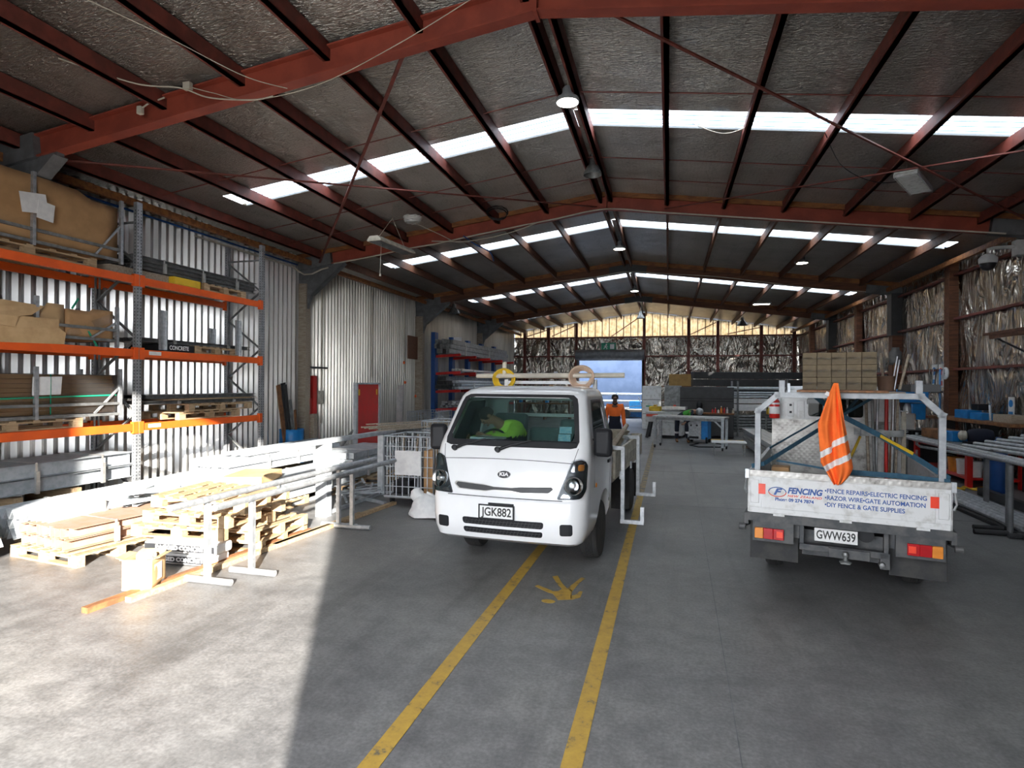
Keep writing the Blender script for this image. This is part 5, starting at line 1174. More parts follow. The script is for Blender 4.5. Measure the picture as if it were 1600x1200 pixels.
# ================================================================ FAR LEFT: BLUE CANTILEVER RACK
t = thing('cantilever_rack', 'blue cantilever rack with red arms on the far left wall', 'rack', (-8.75, 25, 0))
for k, y in enumerate((-3.6, -1.7, .3, 2.3, 4.4)):
    b = MB(); b.box(-.10, y-.16, 0, .06, y+.16, 4.0 if k == 0 else 3.95); b.build('upright', M['blue_paint'], t)
    b = MB(); b.box(.0, y-.08, 0, 1.1, y+.08, .14); b.build('foot', M['blue_paint'], t)
    for z in (1.05, 1.75, 2.45, 3.12): b = MB(); b.prof([(-.05,-.05),(.05,-.05),(.05,.05),(-.05,.05)], (.06, y, z-.05), (1.05, y, z), (0,0,1)); b.build('arm', M['red_plastic'], t)
for i, (x, z, w, h, mt, lab, pf) in enumerate(((-8.35,3.17,.6,.55,'galv_dark','dull grey bundle on the top arms of the blue rack','box'),(-8.0,2.5,.35,.10,'alu','bright pipes on the third arms of the blue rack','pipe'),(-8.35,1.80,.5,.5,'galv_dark','dark bundle on the second arms of the blue rack','channel'),(-7.85,1.79,.35,.35,'galv_light','pale pipe bundle on the second arms of the blue rack','pipe'),(-8.1,1.10,.8,.25,'galv','grey pipe bundle on the lowest arms of the blue rack','pipe'),(-8.1,.15,.8,.35,'galv_dark','grey bundle on the feet of the blue rack','pipe'))):
    bundle('pipe_bundle', lab, (x, 25.4, z+.005), 8.2 if i != 1 else 7, w, h, 6, 3 if h > .2 else 1, mt, pf, jit=.25, seed=30+i, straps=(.2,.6))
for k in range(2):
    b = MB(); b.box(-.01,-.30,0,.01,.30,.24); o = b.build('rack_notice', M['paper']); o.location = (-8.02, 22.0, 3.72-.38*k) if False else (-8.66, 23.3, 3.72-.36*k); o.rotation_euler = (0,0,-pi/2+.3); tag(o, ['upper','lower'][k]+' white notice on the second post of the blue rack', 'notice')
for k, (y, z) in enumerate(((19.2,2.75),(19.3,2.05),(20.2,1.55))):
    b = MB(); b.lathe([(.001,0),(.05,.01),(.055,.04),(.04,.06)], (-9.05,y,z),(1,0,0),12); tag(b.build('wall_plug', M['orange'], smooth=50), ['top','middle','lowest'][k]+' round orange plug on the left wall before the blue rack', 'plug')
# mesh basket before the rack
wire_cage((-8.1, 19.4, 0), 'tall wire basket standing before the blue rack on the far left', 1.0, 1.6, .14, 1.05, False)
# ================================================================ CENTRE BACK
t = thing('work_table', 'long galvanised welding table on casters in the middle of the workshop', 'table', (.68, 19.75, 0), -.26)
b = MB(); b.box(-1.12,-.38,.98,1.12,.38,1.03); b.build('tabletop', M['galv'], t, bevel=.005)
b = MB(); b.box(-1.10,-.36,.90,1.10,-.32,.98); b.box(-1.10,.32,.90,1.10,.36,.98); b.build('apron', M['galv_dark'], t)
for x in (-1.05, 1.05):
    for y in (-.33, .33):
        b = MB(); b.box(x-.04,y-.04,.10,x+.04,y+.04,.98); l = b.build('leg', M['galv_light'] if x > 0 else M['galv'], t)
        b = MB(); b.lathe([(.05,-.02),(.055,0),(.05,.02)], (x,y,.055),(1,0,0),14); b.build('caster', M['black'], l)
    for y in (-.33,): b = MB(); b.bar((x,y,.68),(x-(.28 if x > 0 else -.28),y,.95),.04,.04); b.build('brace', M['galv'], t)
t = thing('hutch_bench', 'dark grey steel bench with tall back panel behind the welding table', 'bench', (1.42, 24.1, 0), -.1)
b = MB(); b.box(-1.0,.15,0,1.0,.35,1.95)
b.build('back_panel', M['dark_steel'], t, bevel=.01)
for z in (1.40,1.50): b = MB(); b.box(-.98,.13,z-.01,.98,.16,z+.01); b.build('rail', M['black'], t)
b = MB(); b.box(-1.0,-.45,.1,1.0,.15,.92); b.build('cabinet', M['dark_steel'], t, bevel=.01)
b = MB(); b.box(-1.02,-.50,.92,1.02,.15,.97); b.build('worktop', M['bench_timber'], t)
cl = ['red_plastic','red_plastic','paper','amber','red_plastic','paper','satin_black','cream']
pr = random.Random(4)
for k in range(8):
    h = pr.uniform(.13,.24); r = pr.uniform(.03,.042); b = MB(); b.lathe([(r*.95,0),(r,.01),(r,h*.7),(r*.45,h*.84),(r*.45,h)], (0,0,0),(0,0,1),12); o = b.build('spray_can', M[cl[k]], smooth=45); o.location = (1.62+.105*k, 23.70-.01*k, .972)
    b = MB(); b.lathe([(r*.5,h),(r*.5,h+.03)],(0,0,0),(0,0,1),10); b.build('cap', M['paper' if k % 2 else 'black'], o); tag(o, '%s spray can or bottle in the row on the dark bench, %s' % (['red','red','white','amber','red','white','black','cream'][k], ['leftmost','second from left','third from left','fourth from left','fourth from right','third from right','second from right','rightmost'][k]), 'bottle', 'bottles on the dark bench')
b = MB(); b.lathe([(.07,0),(.11,.08),(.12,.2),(.10,.30),(.03,.36)],(0,0,0),(0,0,1),16); o = b.build('welding_mask', M['black'], smooth=50); o.location = (1.15,23.72,1.05); tag(o,'black welding mask standing on the teal tin on the dark bench','mask')
b = MB(); b.lathe([(.11,0),(.11,.08)],(0,0,0),(0,0,1),18); o = b.build('tin', M['bright_blue'], smooth=40); o.location=(1.15,23.72,.972); tag(o,'teal tin under the black welding mask','tin')
t = thing('welder', 'grey and blue welding machine on wheels behind the table', 'welder', (.98, 21.85, 0), -.25)
b = MB(); b.box(-.26,-.30,.12,.20,.30,.88); b.build('grey_cabinet', M['galv'], t, bevel=.015)
b = MB(); b.box(.20,-.28,.14,.42,.32,.86); b.build('blue_side', M['bright_blue'], t, bevel=.015)
for x in (-.14,.06): b = MB(); b.lathe([(.03,0),(.03,.02),(.02,.03)],(x,-.30,.62),(0,-1,0),12); b.build('dial', M['black'], t)
for x in (-.22,.38): b = MB(); b.lathe([(.11,-.03),(.12,0),(.11,.03)],(x,-.22,.12),(1,0,0),18); b.lathe([(.11,-.03),(.12,0),(.11,.03)],(x,.22,.12),(1,0,0),18); b.build('wheel', M['black'], t)
b = MB(); b.box(-.2,-.31,.16,.12,-.30,.24); b.build('vent', M['black'], t)
b = MB(); b.tube([(1.0,21.3,.02),(.7,20.6,.02),(.95,20.1,.02),(1.6,20.2,.02),(1.9,20.9,.02),(1.6,21.6,.02)], .018, 6); tag(b.build('cable', M['black'], smooth=60), 'black cable looped on the floor under the welding table', 'cable')
b = MB(); b.tube([(1.5,22.9,.02),(1.9,23.0,.02),(2.3,22.7,.02),(2.7,22.9,.02)], .022, 6); tag(b.build('hose', M['yellow'], smooth=60), 'yellow hose lying on the floor before the dark bench', 'hose')
t = thing('low_table', 'low white folding table on the floor right of the welding table', 'table', (1.72, 18.2, 0), -.05)
b = MB(); b.box(-.50,-.3,.36,.45,.3,.40); b.build('tabletop', M['paper'], t, bevel=.01)
for x in (-.42,.40):
    for y in (-.25,.25): b = MB(); b.tube([(x,y,0),(x,y,.36)],.014,8); b.build('leg', M['galv'], t)
t = thing('saw_machine', 'white bench saw machine with slanted leg left of the welding table', 'machine', (-.05, 23.4, 0), -.15)
b = MB(); b.box(-.75,-.35,.62,.65,.35,1.02); b.box(-.30,-.30,.12,.62,.30,.62); b.build('body', M['old_white'], t, bevel=.02)
b = MB(); b.box(-.72,-.355,.82,-.28,-.35,.92); b.build('red_marking', M['ink_red'], t)
b = MB(); b.bar((-.60,-.2,.62),(-.72,-.25,0),.10,.08,(0,1,0)); b.bar((-.60,.2,.62),(-.72,.25,0),.10,.08,(0,1,0)); b.build('leg', M['dark_steel'], t)
b = MB(); b.box(-.65,-.2,1.02,-.22,.2,1.20); b.box(-.5,-.15,1.2,-.38,.15,1.26); b.build('motor', M['yellow'], t, bevel=.03)
b = MB(); b.box(-.12,-.4,1.10,.72,.3,1.20); b.build('table_extension', M['alu'], t)
b = MB(); b.box(-.2,-.2,.02,.5,.2,.12); b.build('plinth', M['black'], t)
t = thing('cabinet', 'tall white cabinet by the right side of the roller door', 'cabinet', (-.75, 28.2, 0)); b = MB(); b.box(-.42,-.3,0,.42,.3,1.98); b.build('cabinet_body', M['old_white'], t, bevel=.01)
for z in (.7,1.35): b = MB(); b.box(-.40,-.312,z-.01,.40,-.30,z+.01); b.build('drawer_gap', M['dark_steel'], t)
b = MB(); b.box(-.25,-.318,1.02,.15,-.31,1.08); b.build('label', M['green_sign'], t)
t = thing('door_leaf_stack', 'grey steel door leaf standing right of the white cabinet', 'door leaf', (.18, 28.4, 0)); b = MB(); b.box(-.36,-.04,0,.40,.04,2.0); b.build('leaf', M['galv_dark'], t, bevel=.01)
b = MB(); b.cbox((.10,-.05,1.0),(.12,.02,.22)); b.build('orange_sticker', M['ink_red'], t)
b = MB(); b.box(-.56,-.25,0,.56,.25,.62); o = b.build('plywood_crate', mat('ochre_plywood', (.34,.20,.06), .7)); o.location=(.58,32.2,1.98); tag(o,'ochre plywood crate on top of the brown shelf by the back wall','crate')
t = thing('brown_shelf', 'brown timber shelf unit against the back wall right of the roller door', 'shelf', (.0, 32.4, 0))
for z in (.5,1.2,1.93): b = MB(); b.box(-1.1,-.3,z,1.2,.3,z+.05); b.build('shelf_board', M['brown_beam'], t)
for x in (-1.08,0.05,1.18): b = MB(); b.box(x-.03,-.3,0,x+.03,.3,1.93); b.build('side', M['brown_beam'], t)
t = thing('panel_stack', 'long dark grey cladding panels stacked high before the back wall', 'panels', (3.9, 31.9, 0), .26)
for k in range(3): b = MB(); b.box(-2.85,-.2,1.62+.37*k,2.85,.2,1.96+.37*k); b.build('panel', M['dark_steel'], t, bevel=.02)
for x in (-2.5,-.8,.8,2.5): b = MB(); b.box(x-.06,-.22,0,x+.06,.22,1.62); b.build('support', M['grey_steel'], t)
# pipe stillage right of the dark bench
t = thing('pipe_stillage', 'galvanised post rack holding horizontal pipes right of the dark bench', 'rack', (3.55, 25.6, 0), .26)
for x in (-1.0,.95): b = MB(); b.box(x-.03,-.35,0,x+.03,-.29,2.2+.1*((x > 0))); b.box(x-.03,.29,0,x+.03,.35,2.2); b.box(x-.03,-.29,.95,x+.03,.29,1.0); b.build('post', M['galv_dark'], t)
for i, (z, h, mt, nz_, pf) in enumerate(((1.01,.26,'paper',2,'box'),(1.31,.18,'paper',2,'box'),(1.52,.26,'galv_light',3,'pipe'),(1.84,.14,'galv_light',1,'pipe'),(.15,.7,'galv_dark',6,'pipe'))):
    o = bundle('pipe_bundle', ['pale square tubes lowest in the post rack','pale square tubes second from below in the post rack','grey pipes in the middle of the post rack','bright pipes on top in the post rack','dull pipes at the bottom of the post rack'][i], (3.55, 25.6, z), 2.5, .5, h, 4, nz_, mt, pf, rz=.26-pi/2, straps=(), jit=.1, seed=50+i)
for k in range(6):
    bundle('channel_layer', 'long pale galvanised channels on the floor behind the old truck, %s layer' % ['bottom','second','third','fourth','fifth','top'][k], (2.72+.02*sin(k*2.2), 17.6, .10+.085*k), 7.0, .62, .068, 4, 1, 'alu', 'box', straps=(), jit=.06, seed=60+k, group='layers of the long channel stack')
for y in (14.8,17.5,20.3):
    b = MB(); b.box(-.4,-.06,0,.4,.06,.095); o = b.build('timber_bearer', M['old_pine']); o.location=(2.72,y,0); tag(o,'timber bearer under the long channel stack','timber','bearers under the long channel stack')
for k, (x, y) in enumerate(((3.15,21.2),(3.6,20.6),(4.0,21.6))):
    t = thing('roller_stand', 'dark roller stand behind the channel stack, %s' % ['leftmost','middle','rightmost'][k], 'stand', (x,y,0))
    b = MB(); b.tube([(0,0,.1),(0,0,1.0)],.03,8); b.build('pole', M['galv_dark'], t); b = MB(); b.bar((-.3,0,.04),(.3,0,.04),.05,.05); b.bar((0,-.3,.04),(0,.3,.04),.05,.05); b.build('base', M['dark_steel'], t); b = MB(); b.bar((-.28,0,1.04),(.28,0,1.04),.08,.07); b.build('head', M['dark_steel'], t)
for k, x in enumerate((3.25,3.72)):
    b = MB(); b.cbox((0,0,.11),(.26,.3,.22)); o = b.build('yellow_box', M['yellow'], bevel=.02); o.location=(x,20.9+.0*k if k == 0 else 20.6,1.078); tag(o, ['left','right'][k]+' yellow box on the roller stands behind the old truck','box')
# back wall clutter left of roller door
t = thing('storage_bench', 'brown timber shelf with odds and ends left of the roller door', 'shelf', (-6.9, 33.6, 0))
for z in (.9,1.6,2.35): b = MB(); b.box(-1.6,-.3,z,1.5,.3,z+.06); b.build('shelf_board', M['bench_timber'], t)
for x in (-1.55,0,1.45): b = MB(); b.box(x-.04,-.3,0,x+.04,.3,2.35); b.build('post', M['brown_beam'], t)
pr = random.Random(17); nm = ['blue','brown','white','grey','yellow','dark']; mm_ = ['bright_blue','cardboard','paper','galv_dark','yellow','black']
for k in range(12):
    i = k % 6; z = (.96,1.66,2.41)[k % 3]; x = -8.35+.26*k; sx = pr.uniform(.16,.22); h = pr.uniform(.18,.35); b = MB(); b.box(-sx/2,-.15,0,sx/2,.15,h); o = b.build('storage_box', M[mm_[i]], bevel=.01); o.location=(x,33.6,z+.005)
    tag(o, '%s box on the %s board of the shelf left of the roller door' % (nm[i], ['low','middle','top'][k % 3]), 'box', 'boxes on the brown shelf')
# exit sign
t = thing('exit_sign', 'green exit sign with white running figure above the roller door', 'sign', (-3.45, 35.30, 4.28)); b = MB(); b.box(-.42,-.03,-.22,.42,.03,.22); b.build('sign_panel', M['green_sign'], t, bevel=.01)
b = MB(); b.lathe([(.045,-.005),(.045,.005)],(-.12,-.036,.12),(0,1,0),12); b.bar((-.14,-.036,.07),(-.18,-.036,-.03),.06,.008,(0,1,0)); b.bar((-.18,-.036,-.02),(-.08,-.036,-.08),.04,.008,(0,1,0)); b.bar((-.08,-.036,-.08),(-.10,-.036,-.16),.035,.008,(0,1,0)); b.bar((-.19,-.036,-.03),(-.28,-.036,-.13),.04,.008,(0,1,0)); b.bar((-.14,-.036,.05),(-.04,-.036,.0),.03,.008,(0,1,0)); b.bar((-.15,-.036,.05),(-.26,-.036,.02),.03,.008,(0,1,0)); b.build('running_figure', M['paper'], t)
b = MB(); b.box(.10,-.038,-.14,.34,-.031,.14); b.build('white_doorway', M['paper'], t)
# outside the roller door
M['blue_wall'] = mat('daylight_blue_backdrop', (.10,.145,.24), .7, 0, (.075,.115,.20), 1.2)  # deep blue colour standing in for the hazy blue daylight outside
b = MB(); corr = []; 
b.box(-30,40.5,0,24,40.8,7); tag(struct(b.build('yard_backdrop_wall', M['blue_wall'])))  # added wall: keeps the view through the doorway evenly blue and dimmer
b = MB(); b.box(-14,35.9,0,-13.9,40.5,5.6); b.box(8.9,35.9,0,9.0,40.5,5.6); struct(b.build('yard_screen', M['blue_wall']))
t = thing('trailer', 'low flat trailer parked outside the open roller door', 'trailer', (-2.6, 37.4, 0))
b = MB(); b.box(-1.5,-.8,.38,1.2,.8,.52); b.build('deck', M['old_pine'], t, bevel=.02)
b = MB(); b.bar((-1.5,0,.4),(-2.6,0,.45),.08,.08); b.bar((-1.45,-.75,.52),(1.15,-.75,.78),.03,.03); b.bar((1.15,-.78,.5),(.85,-.78,1.3),.05,.05); b.build('frame', M['galv'], t)
for y in (-.85,.85): b = MB(); b.lathe([(.26,-.08),(.28,0),(.26,.08)],(.1,y,.28),(0,1,0),20); b.build('wheel', M['rubber'], t)
t = thing('steel_stand', 'pale steel rack of pipes standing outside beyond the trailer', 'rack', (-3.3, 39.6, 0))
for x in (-1.9,0,1.9): b = MB(); b.box(x-.06,-.4,0,x+.06,.4,1.5); b.build('post', M['galv_light'], t)
for z in (.5,.95,1.4): b = MB(); b.tube([(-2.4,0,z),(2.4,0,z)],.08,10); b.tube([(-2.3,.2,z+.02),(2.3,.2,z+.02)],.08,10); b.build('pipe', M['galv_light'], t, smooth=50)
b = MB(); b.box(-.9,-.5,0,.9,.5,1.0); o = b.build('blue_crate', M['bright_blue'], bevel=.02); o.location=(-1.5,38.6,0); tag(o,'blue crate outside the roller door at the right','crate')
# ================================================================ RIGHT SIDE
t = thing('pipe_trestle', 'long galvanised pipe trestle with T feet along the right wall', 'trestle', (4.75, 12.2, 0))
for k in range(4): b = MB(); b.tube([(-.25+.085*k,-3.4+.12*k,1.0-.02*(k%2)),(.30+.085*k,3.0,.90)],.036,10); b.build('rail', M['galv_dark'] if k % 2 else M['galv'], t, smooth=50)
for (x, y) in ((-.28,-2.75),(-.16,-2.45),(.05,-2.9),(.25,2.4)):
    b = MB(); b.tube([(x,y,.04),(x,y,.95)],.036,10); l = b.build('leg', M['grey_steel'], t, smooth=50)
    b = MB(); b.tube([(x-.42,y,.035),(x+.25,y,.035)],.035,10); b.build('foot', M['dark_steel'], l, smooth=50)
t = thing('bent_pipe_rail', 'bent pipe rail standing beside the right side of the old truck', 'rail', (5.3, 14.9, 0))
b = MB(); b.tube([(.0,0,0),(.0,0,.0+.62)],.025,8); b.tube([(0,0,1.0),(0,0,.74),(.04,-.06,.70),(.3,-.8,.68),(.5,-2.6,.70)],.03,8); b.build('pipe', M['galv'], t, smooth=60)
bundle('pipe_bundle', 'long thin pipes lying on the floor beside the old truck at right', (4.95, 12.0, .02), 5.5, .50, .12, 5, 1, 'galv', 'pipe', rz=-.03, straps=(), jit=.3, seed=70)
b = MB(); b.bar((4.55,9.2,.03),(4.62,14.6,.03),.05,.05); tag(b.build('black_length', M['black']), 'black length lying nearest the truck on the right floor', 'length')
b = MB(); b.bar((5.5,12.6,.12),(5.4,9.9,.12),.10,.14); tag(b.build('dark_beam', M['dark_steel']), 'dark steel beam lying on the floor under the red bench at right', 'beam')
b = MB(); pts = [(5.0+1.2*k/20, 13.35+.10*sin(k*1.3), .02+.012*(k%3)) for k in range(21)]
for q in range(4): b.tube([(p[0], p[1]+.07*q+.04*sin(p[0]*7+q), p[2]) for p in pts],.014,6)
tag(b.build('hose', M['yellow'], smooth=60), 'yellow hose snaking on the floor before the red bench', 'hose')
t = thing('workbench', 'red steel workbench with low shelf by the right wall', 'bench', (6.3, 14.9, 0))
b = MB(); b.box(-.55,-1.2,.79,.45,1.5,.84); b.build('tabletop', M['galv_dark'], t)
b = MB(); b.box(-.56,-1.21,.69,-.52,1.5,.81); b.box(-.56,-1.21,.69,.45,-1.17,.81); b.build('apron', M['red_paint'], t)
for x in (-.50,.40):
    for y in (-1.15,1.4): b = MB(); b.box(x-.05,y-.05,0,x+.05,y+.05,.79); b.build('leg', M['red_plastic'], t)
b = MB(); b.box(-.5,-1.15,.15,.4,1.4,.20); b.build('low_shelf', M['red_plastic'], t)
def rb(name, x, y, z, sx, sy, sz, mt, label, cat, bv=.01, rz=0):
    b = MB(); b.cbox((0,0,sz/2),(sx,sy,sz)); o = b.build(name, M[mt], bevel=bv); o.location=(x,y,z); o.rotation_euler=(0,0,rz); return tag(o, label, cat)
rb('timber_tray', 6.05, 15.6, .845, .5,.9,.20,'bench_timber','brown timber tray of tools on the red bench','tray')
rb('teal_box', 6.0, 14.75, .845, .30,.32,.22,'bright_blue','teal box between tray and grinder on the red bench','box')
t = thing('bench_grinder', 'dark round grinder with pale hub on the near end of the red bench', 'grinder', (6.05, 14.15, .84))
b = MB(); b.lathe([(.02,-.22),(.12,-.2),(.15,-.1),(.155,.1),(.12,.2),(.02,.22)],(.12,0,.17),(1,-.2,0),22); b.build('motor', M['navy'], t, smooth=50)
b = MB(); b.lathe([(.05,-.05),(.10,-.02),(.105,.06),(.06,.10)],(-.14,.05,.17),(-1,.2,0),18); b.build('hub', M['cream'], t, smooth=50)
b = MB(); b.box(-.15,-.12,0,.2,.12,.05); b.build('foot', M['black'], t)
for k, (y, mt, lab) in enumerate(((13.95,'paper','white paint pail on the near end of the red bench shelf'),(14.35,'paper','white box on the red bench shelf'),(14.75,'amber','orange and white pail on the red bench shelf'),(15.2,'galv_dark','grey tub on the red bench shelf'))):
    b = MB(); b.lathe([(.13,0),(.145,.28),(.15,.28),(.15,.31),(.02,.31)],(0,0,0),(0,0,1),20); o = b.build('paint_pail', M[mt], smooth=40); o.location=(5.98,y,.202); tag(o, lab, 'pail')
b = MB(); b.lathe([(.11,0),(.12,.02),(.12,.78),(.08,.88),(.04,.92),(.04,.96)],(0,0,0),(0,0,1),22); o = b.build('gas_bottle', M['blue_paint'], smooth=45); o.location=(6.10,13.30,0); o.scale=(1.15,1.15,1.1); tag(o,'dark blue gas bottle standing at the near end of the red bench','gas bottle')
# wall bench with brown top
t = thing('wall_shelf', 'brown timber shelf bench fixed along the right wall above the red bench', 'shelf', (6.62, 15.0, 0))
b = MB(); b.box(-.30,-1.6,1.24,.26,2.1,1.30); b.build('shelf_board', M['bench_timber'], t)
for y in (-1.5,0,2.0): b = MB(); b.box(-.02,y-.05,0,.24,y+.05,1.24); b.build('post', M['dark_steel'], t)
rb('blue_case', 6.62,15.75,1.302,.28,.62,.19,'bright_blue','longer blue tool case on the brown wall shelf','case'); rb('blue_case', 6.62,15.1,1.302,.26,.5,.15,'bright_blue','shorter blue tool case on the brown wall shelf','case')
rb('black_box', 6.68,15.35,1.50-.0,.2,.3,.14,'black','small black box on the blue tool cases','box')
b = MB(); b.tube([(6.5,14.5,1.31),(6.6,14.75,1.62)],.02,8); tag(b.build('silver_tool', M['galv_light']), 'silver bar tool leaning on the brown wall shelf', 'tool')
rb('grey_block', 6.62,14.0,1.302,.3,.7,.16,'old_pine','grey dusty block on the near end of the wall shelf','block')
# signs and clock
t = thing('wall_clock', 'white round dial hanging on the brown wall post at right', 'clock', (6.66, 16.95, 2.35)); b = MB(); b.lathe([(.15,0),(.155,.03),(.14,.04)],(0,0,0),(-1,0,0),24); b.build('dial', M['paper'], t, smooth=40); b = MB(); b.bar((-.045,0,-.06),(-.045,0,.10),.004,.014,(0,1,0)); b.bar((-.045,-.05,.0),(-.045,.02,0),.004,.01,(0,0,1)); b.build('hand', M['black'], t)
def sign(y, z, w, h, label, colr, x=6.87):
    t = thing('safety_sign', label, 'sign', (x, y, z)); b = MB(); b.box(-.01,-w/2,-h/2,.01,w/2,h/2); b.build('sign_panel', M['paper'], t)
    b = MB(); b.lathe([(w*.38,0),(w*.38,.004)],(-.011,0,h*.18),(-1,0,0),20); b.box(-.015,-w*.38,-h*.42,-.011,w*.38,-h*.22); b.build('symbol', M[colr], t, smooth=30)
sign(14.5, 1.60, .20, .42, 'blue and white safety sign low on the foil wall at right', 'bright_blue')
sign(18.1, 2.33, .28, .55, 'blue and white safety sign under the wall beam, left one', 'bright_blue', 6.84); sign(17.70, 2.30, .26, .60, 'red and white safety sign under the wall beam, right one', 'ink_red', 6.84)
b = MB(); b.tube([(6.62,17.2,1.3),(6.62,17.2,2.45)],.025,8); struct(b.build('trim_blue_conduit', M['bright_blue']))
# blue press machine
t = thing('drill_press', 'blue press machine with chrome parts behind the old truck cab', 'machine', (5.80, 16.85, 0))
b = MB(); b.box(-.30,-.2,0,.30,.3,.8); b.box(-.1,.05,.8,.12,.25,1.95); b.build('stand', M['dark_steel'], t, bevel=.02)
b = MB(); b.box(-.34,-.35,1.62,.32,.32,1.95); b.box(.0,-.2,1.2,.32,.2,1.6); b.build('head', M['bright_blue'], t, bevel=.03)
b = MB(); b.lathe([(.05,0),(.09,.02),(.09,.20),(.05,.30)],(-.06,-.12,1.30),(0,0,1),18); b.lathe([(.03,0),(.03,.3)],(-.06,-.12,1.1),(0,0,1),12); b.build('spindle', M['alu'], t, smooth=40)
for k in range(3): a = k*2.1; b = MB(); b.tube([(.33,-.1,1.72),(.42,-.1+.2*cos(a),1.72+.2*sin(a))],.012,6); b.build('handle', M['chrome'], t)
b = MB(); b.box(-.3,-.4,.95,.2,.1,1.0); b.build('table', M['galv_dark'], t)
for k in range(3): b = MB(); b.tube([(.0+.11*k,0,0),(.03+.11*k,-.05,.55)],.014,7); o = b.build('bright_rod', M['chrome'], smooth=50); o.location=(6.35,17.2+.1*k,1.92-.0); tag(o,'bright metal rod standing on the shelf behind the press','rod','bright rods behind the press')
rb('rod_shelf',6.45,17.3,1.86,.35,.5,.05,'dark_steel','small dark shelf holding bright rods behind the press','shelf',0)
rb('dark_tank',6.35,15.95+1.9,.0,.7,.9,.9,'dark_steel','dark steel tank on the floor behind the press','tank',.03)
# upper dark shelf and slatted tube rack near the camera
t = thing('bracket_shelf', 'dark shelf on brackets high on the foil wall at the right edge', 'shelf', (6.55, 13.0, 0)); b = MB(); b.box(-.32,-1.3,3.06,.36,1.2,3.11); b.box(-.30,-1.3,2.98,-.26,1.0,3.06); b.build('shelf_board', M['brown_beam'], t)
for y in (-1.0,0,1.0): b = MB(); b.bar((.34,y,2.7),(-.25,y,3.04),.03,.03); b.build('bracket', M['dark_steel'], t)
t = thing('bracket_shelf', 'smaller grey shelf with a pale arm lower at the right edge', 'shelf', (6.6, 12.7, 0)); b = MB(); b.box(-.25,-.9,2.05,.3,.45,2.10); b.build('shelf_board', M['grey_steel'], t); b = MB(); b.bar((-.1,.1,2.1),(-.2,-.1,2.75),.05,.05); b.build('arm', M['galv'], t)
b = MB(); b.bar((.28,.3,1.75),(-.2,.3,2.05),.03,.03); b.build('bracket', M['dark_steel'], t)
t = thing('slatted_rack', 'rack of parallel pipes with pale ends at the right edge', 'rack', (5.6, 11.1, 0))
for k in range(7): b = MB(); b.tube([(-.45+.13*k,.95-.10*k+.35,.96+.045*k),(-.3+.13*k,-2.0,1.02+.045*k)],.035,10); b.build('pipe', M['galv'], t, smooth=50)
for y in (-1.4,.35): b = MB(); b.bar((-.55,y,.93),(.60,y,1.28),.05,.04); b.box(-.55,y-.03,0,-.49,y+.03,.92); b.box(.52,y-.03,0,.58,y+.03,1.24); b.build('support', M['grey_steel'], t)
# camera dome
t = thing('security_camera', 'white dome security camera on an arm high on the right wall', 'camera', (6.24, 14.05, 4.5)); b = MB(); b.lathe([(.10,.0),(.155,.02),(.16,.12),(.10,.19),(.05,.21)],(0,0,0),(0,0,1),22); b.tube([(0,0,.2),(0,0,.30),(.1,0,.33),(.5,0,.33)],.035,8); b.build('housing', M['paper'], t, smooth=50)
b = MB(); b.lathe([(.145,.01),(.13,-.05),(.09,-.10),(.04,-.125),(.001,-.13)],(0,0,0),(0,0,1),22); b.build('dome', M['satin_black'], t, smooth=60)
b = MB(); b.box(.45,-.1,.15,.62,.1,.45); b.build('wall_plate', M['paper'], t)
b = MB(); b.tube([(6.55,6.0,2.2),(6.55,6.0,4.6)],.05,10); struct(b.build('trim_downpipe', M['galv'], smooth=50))
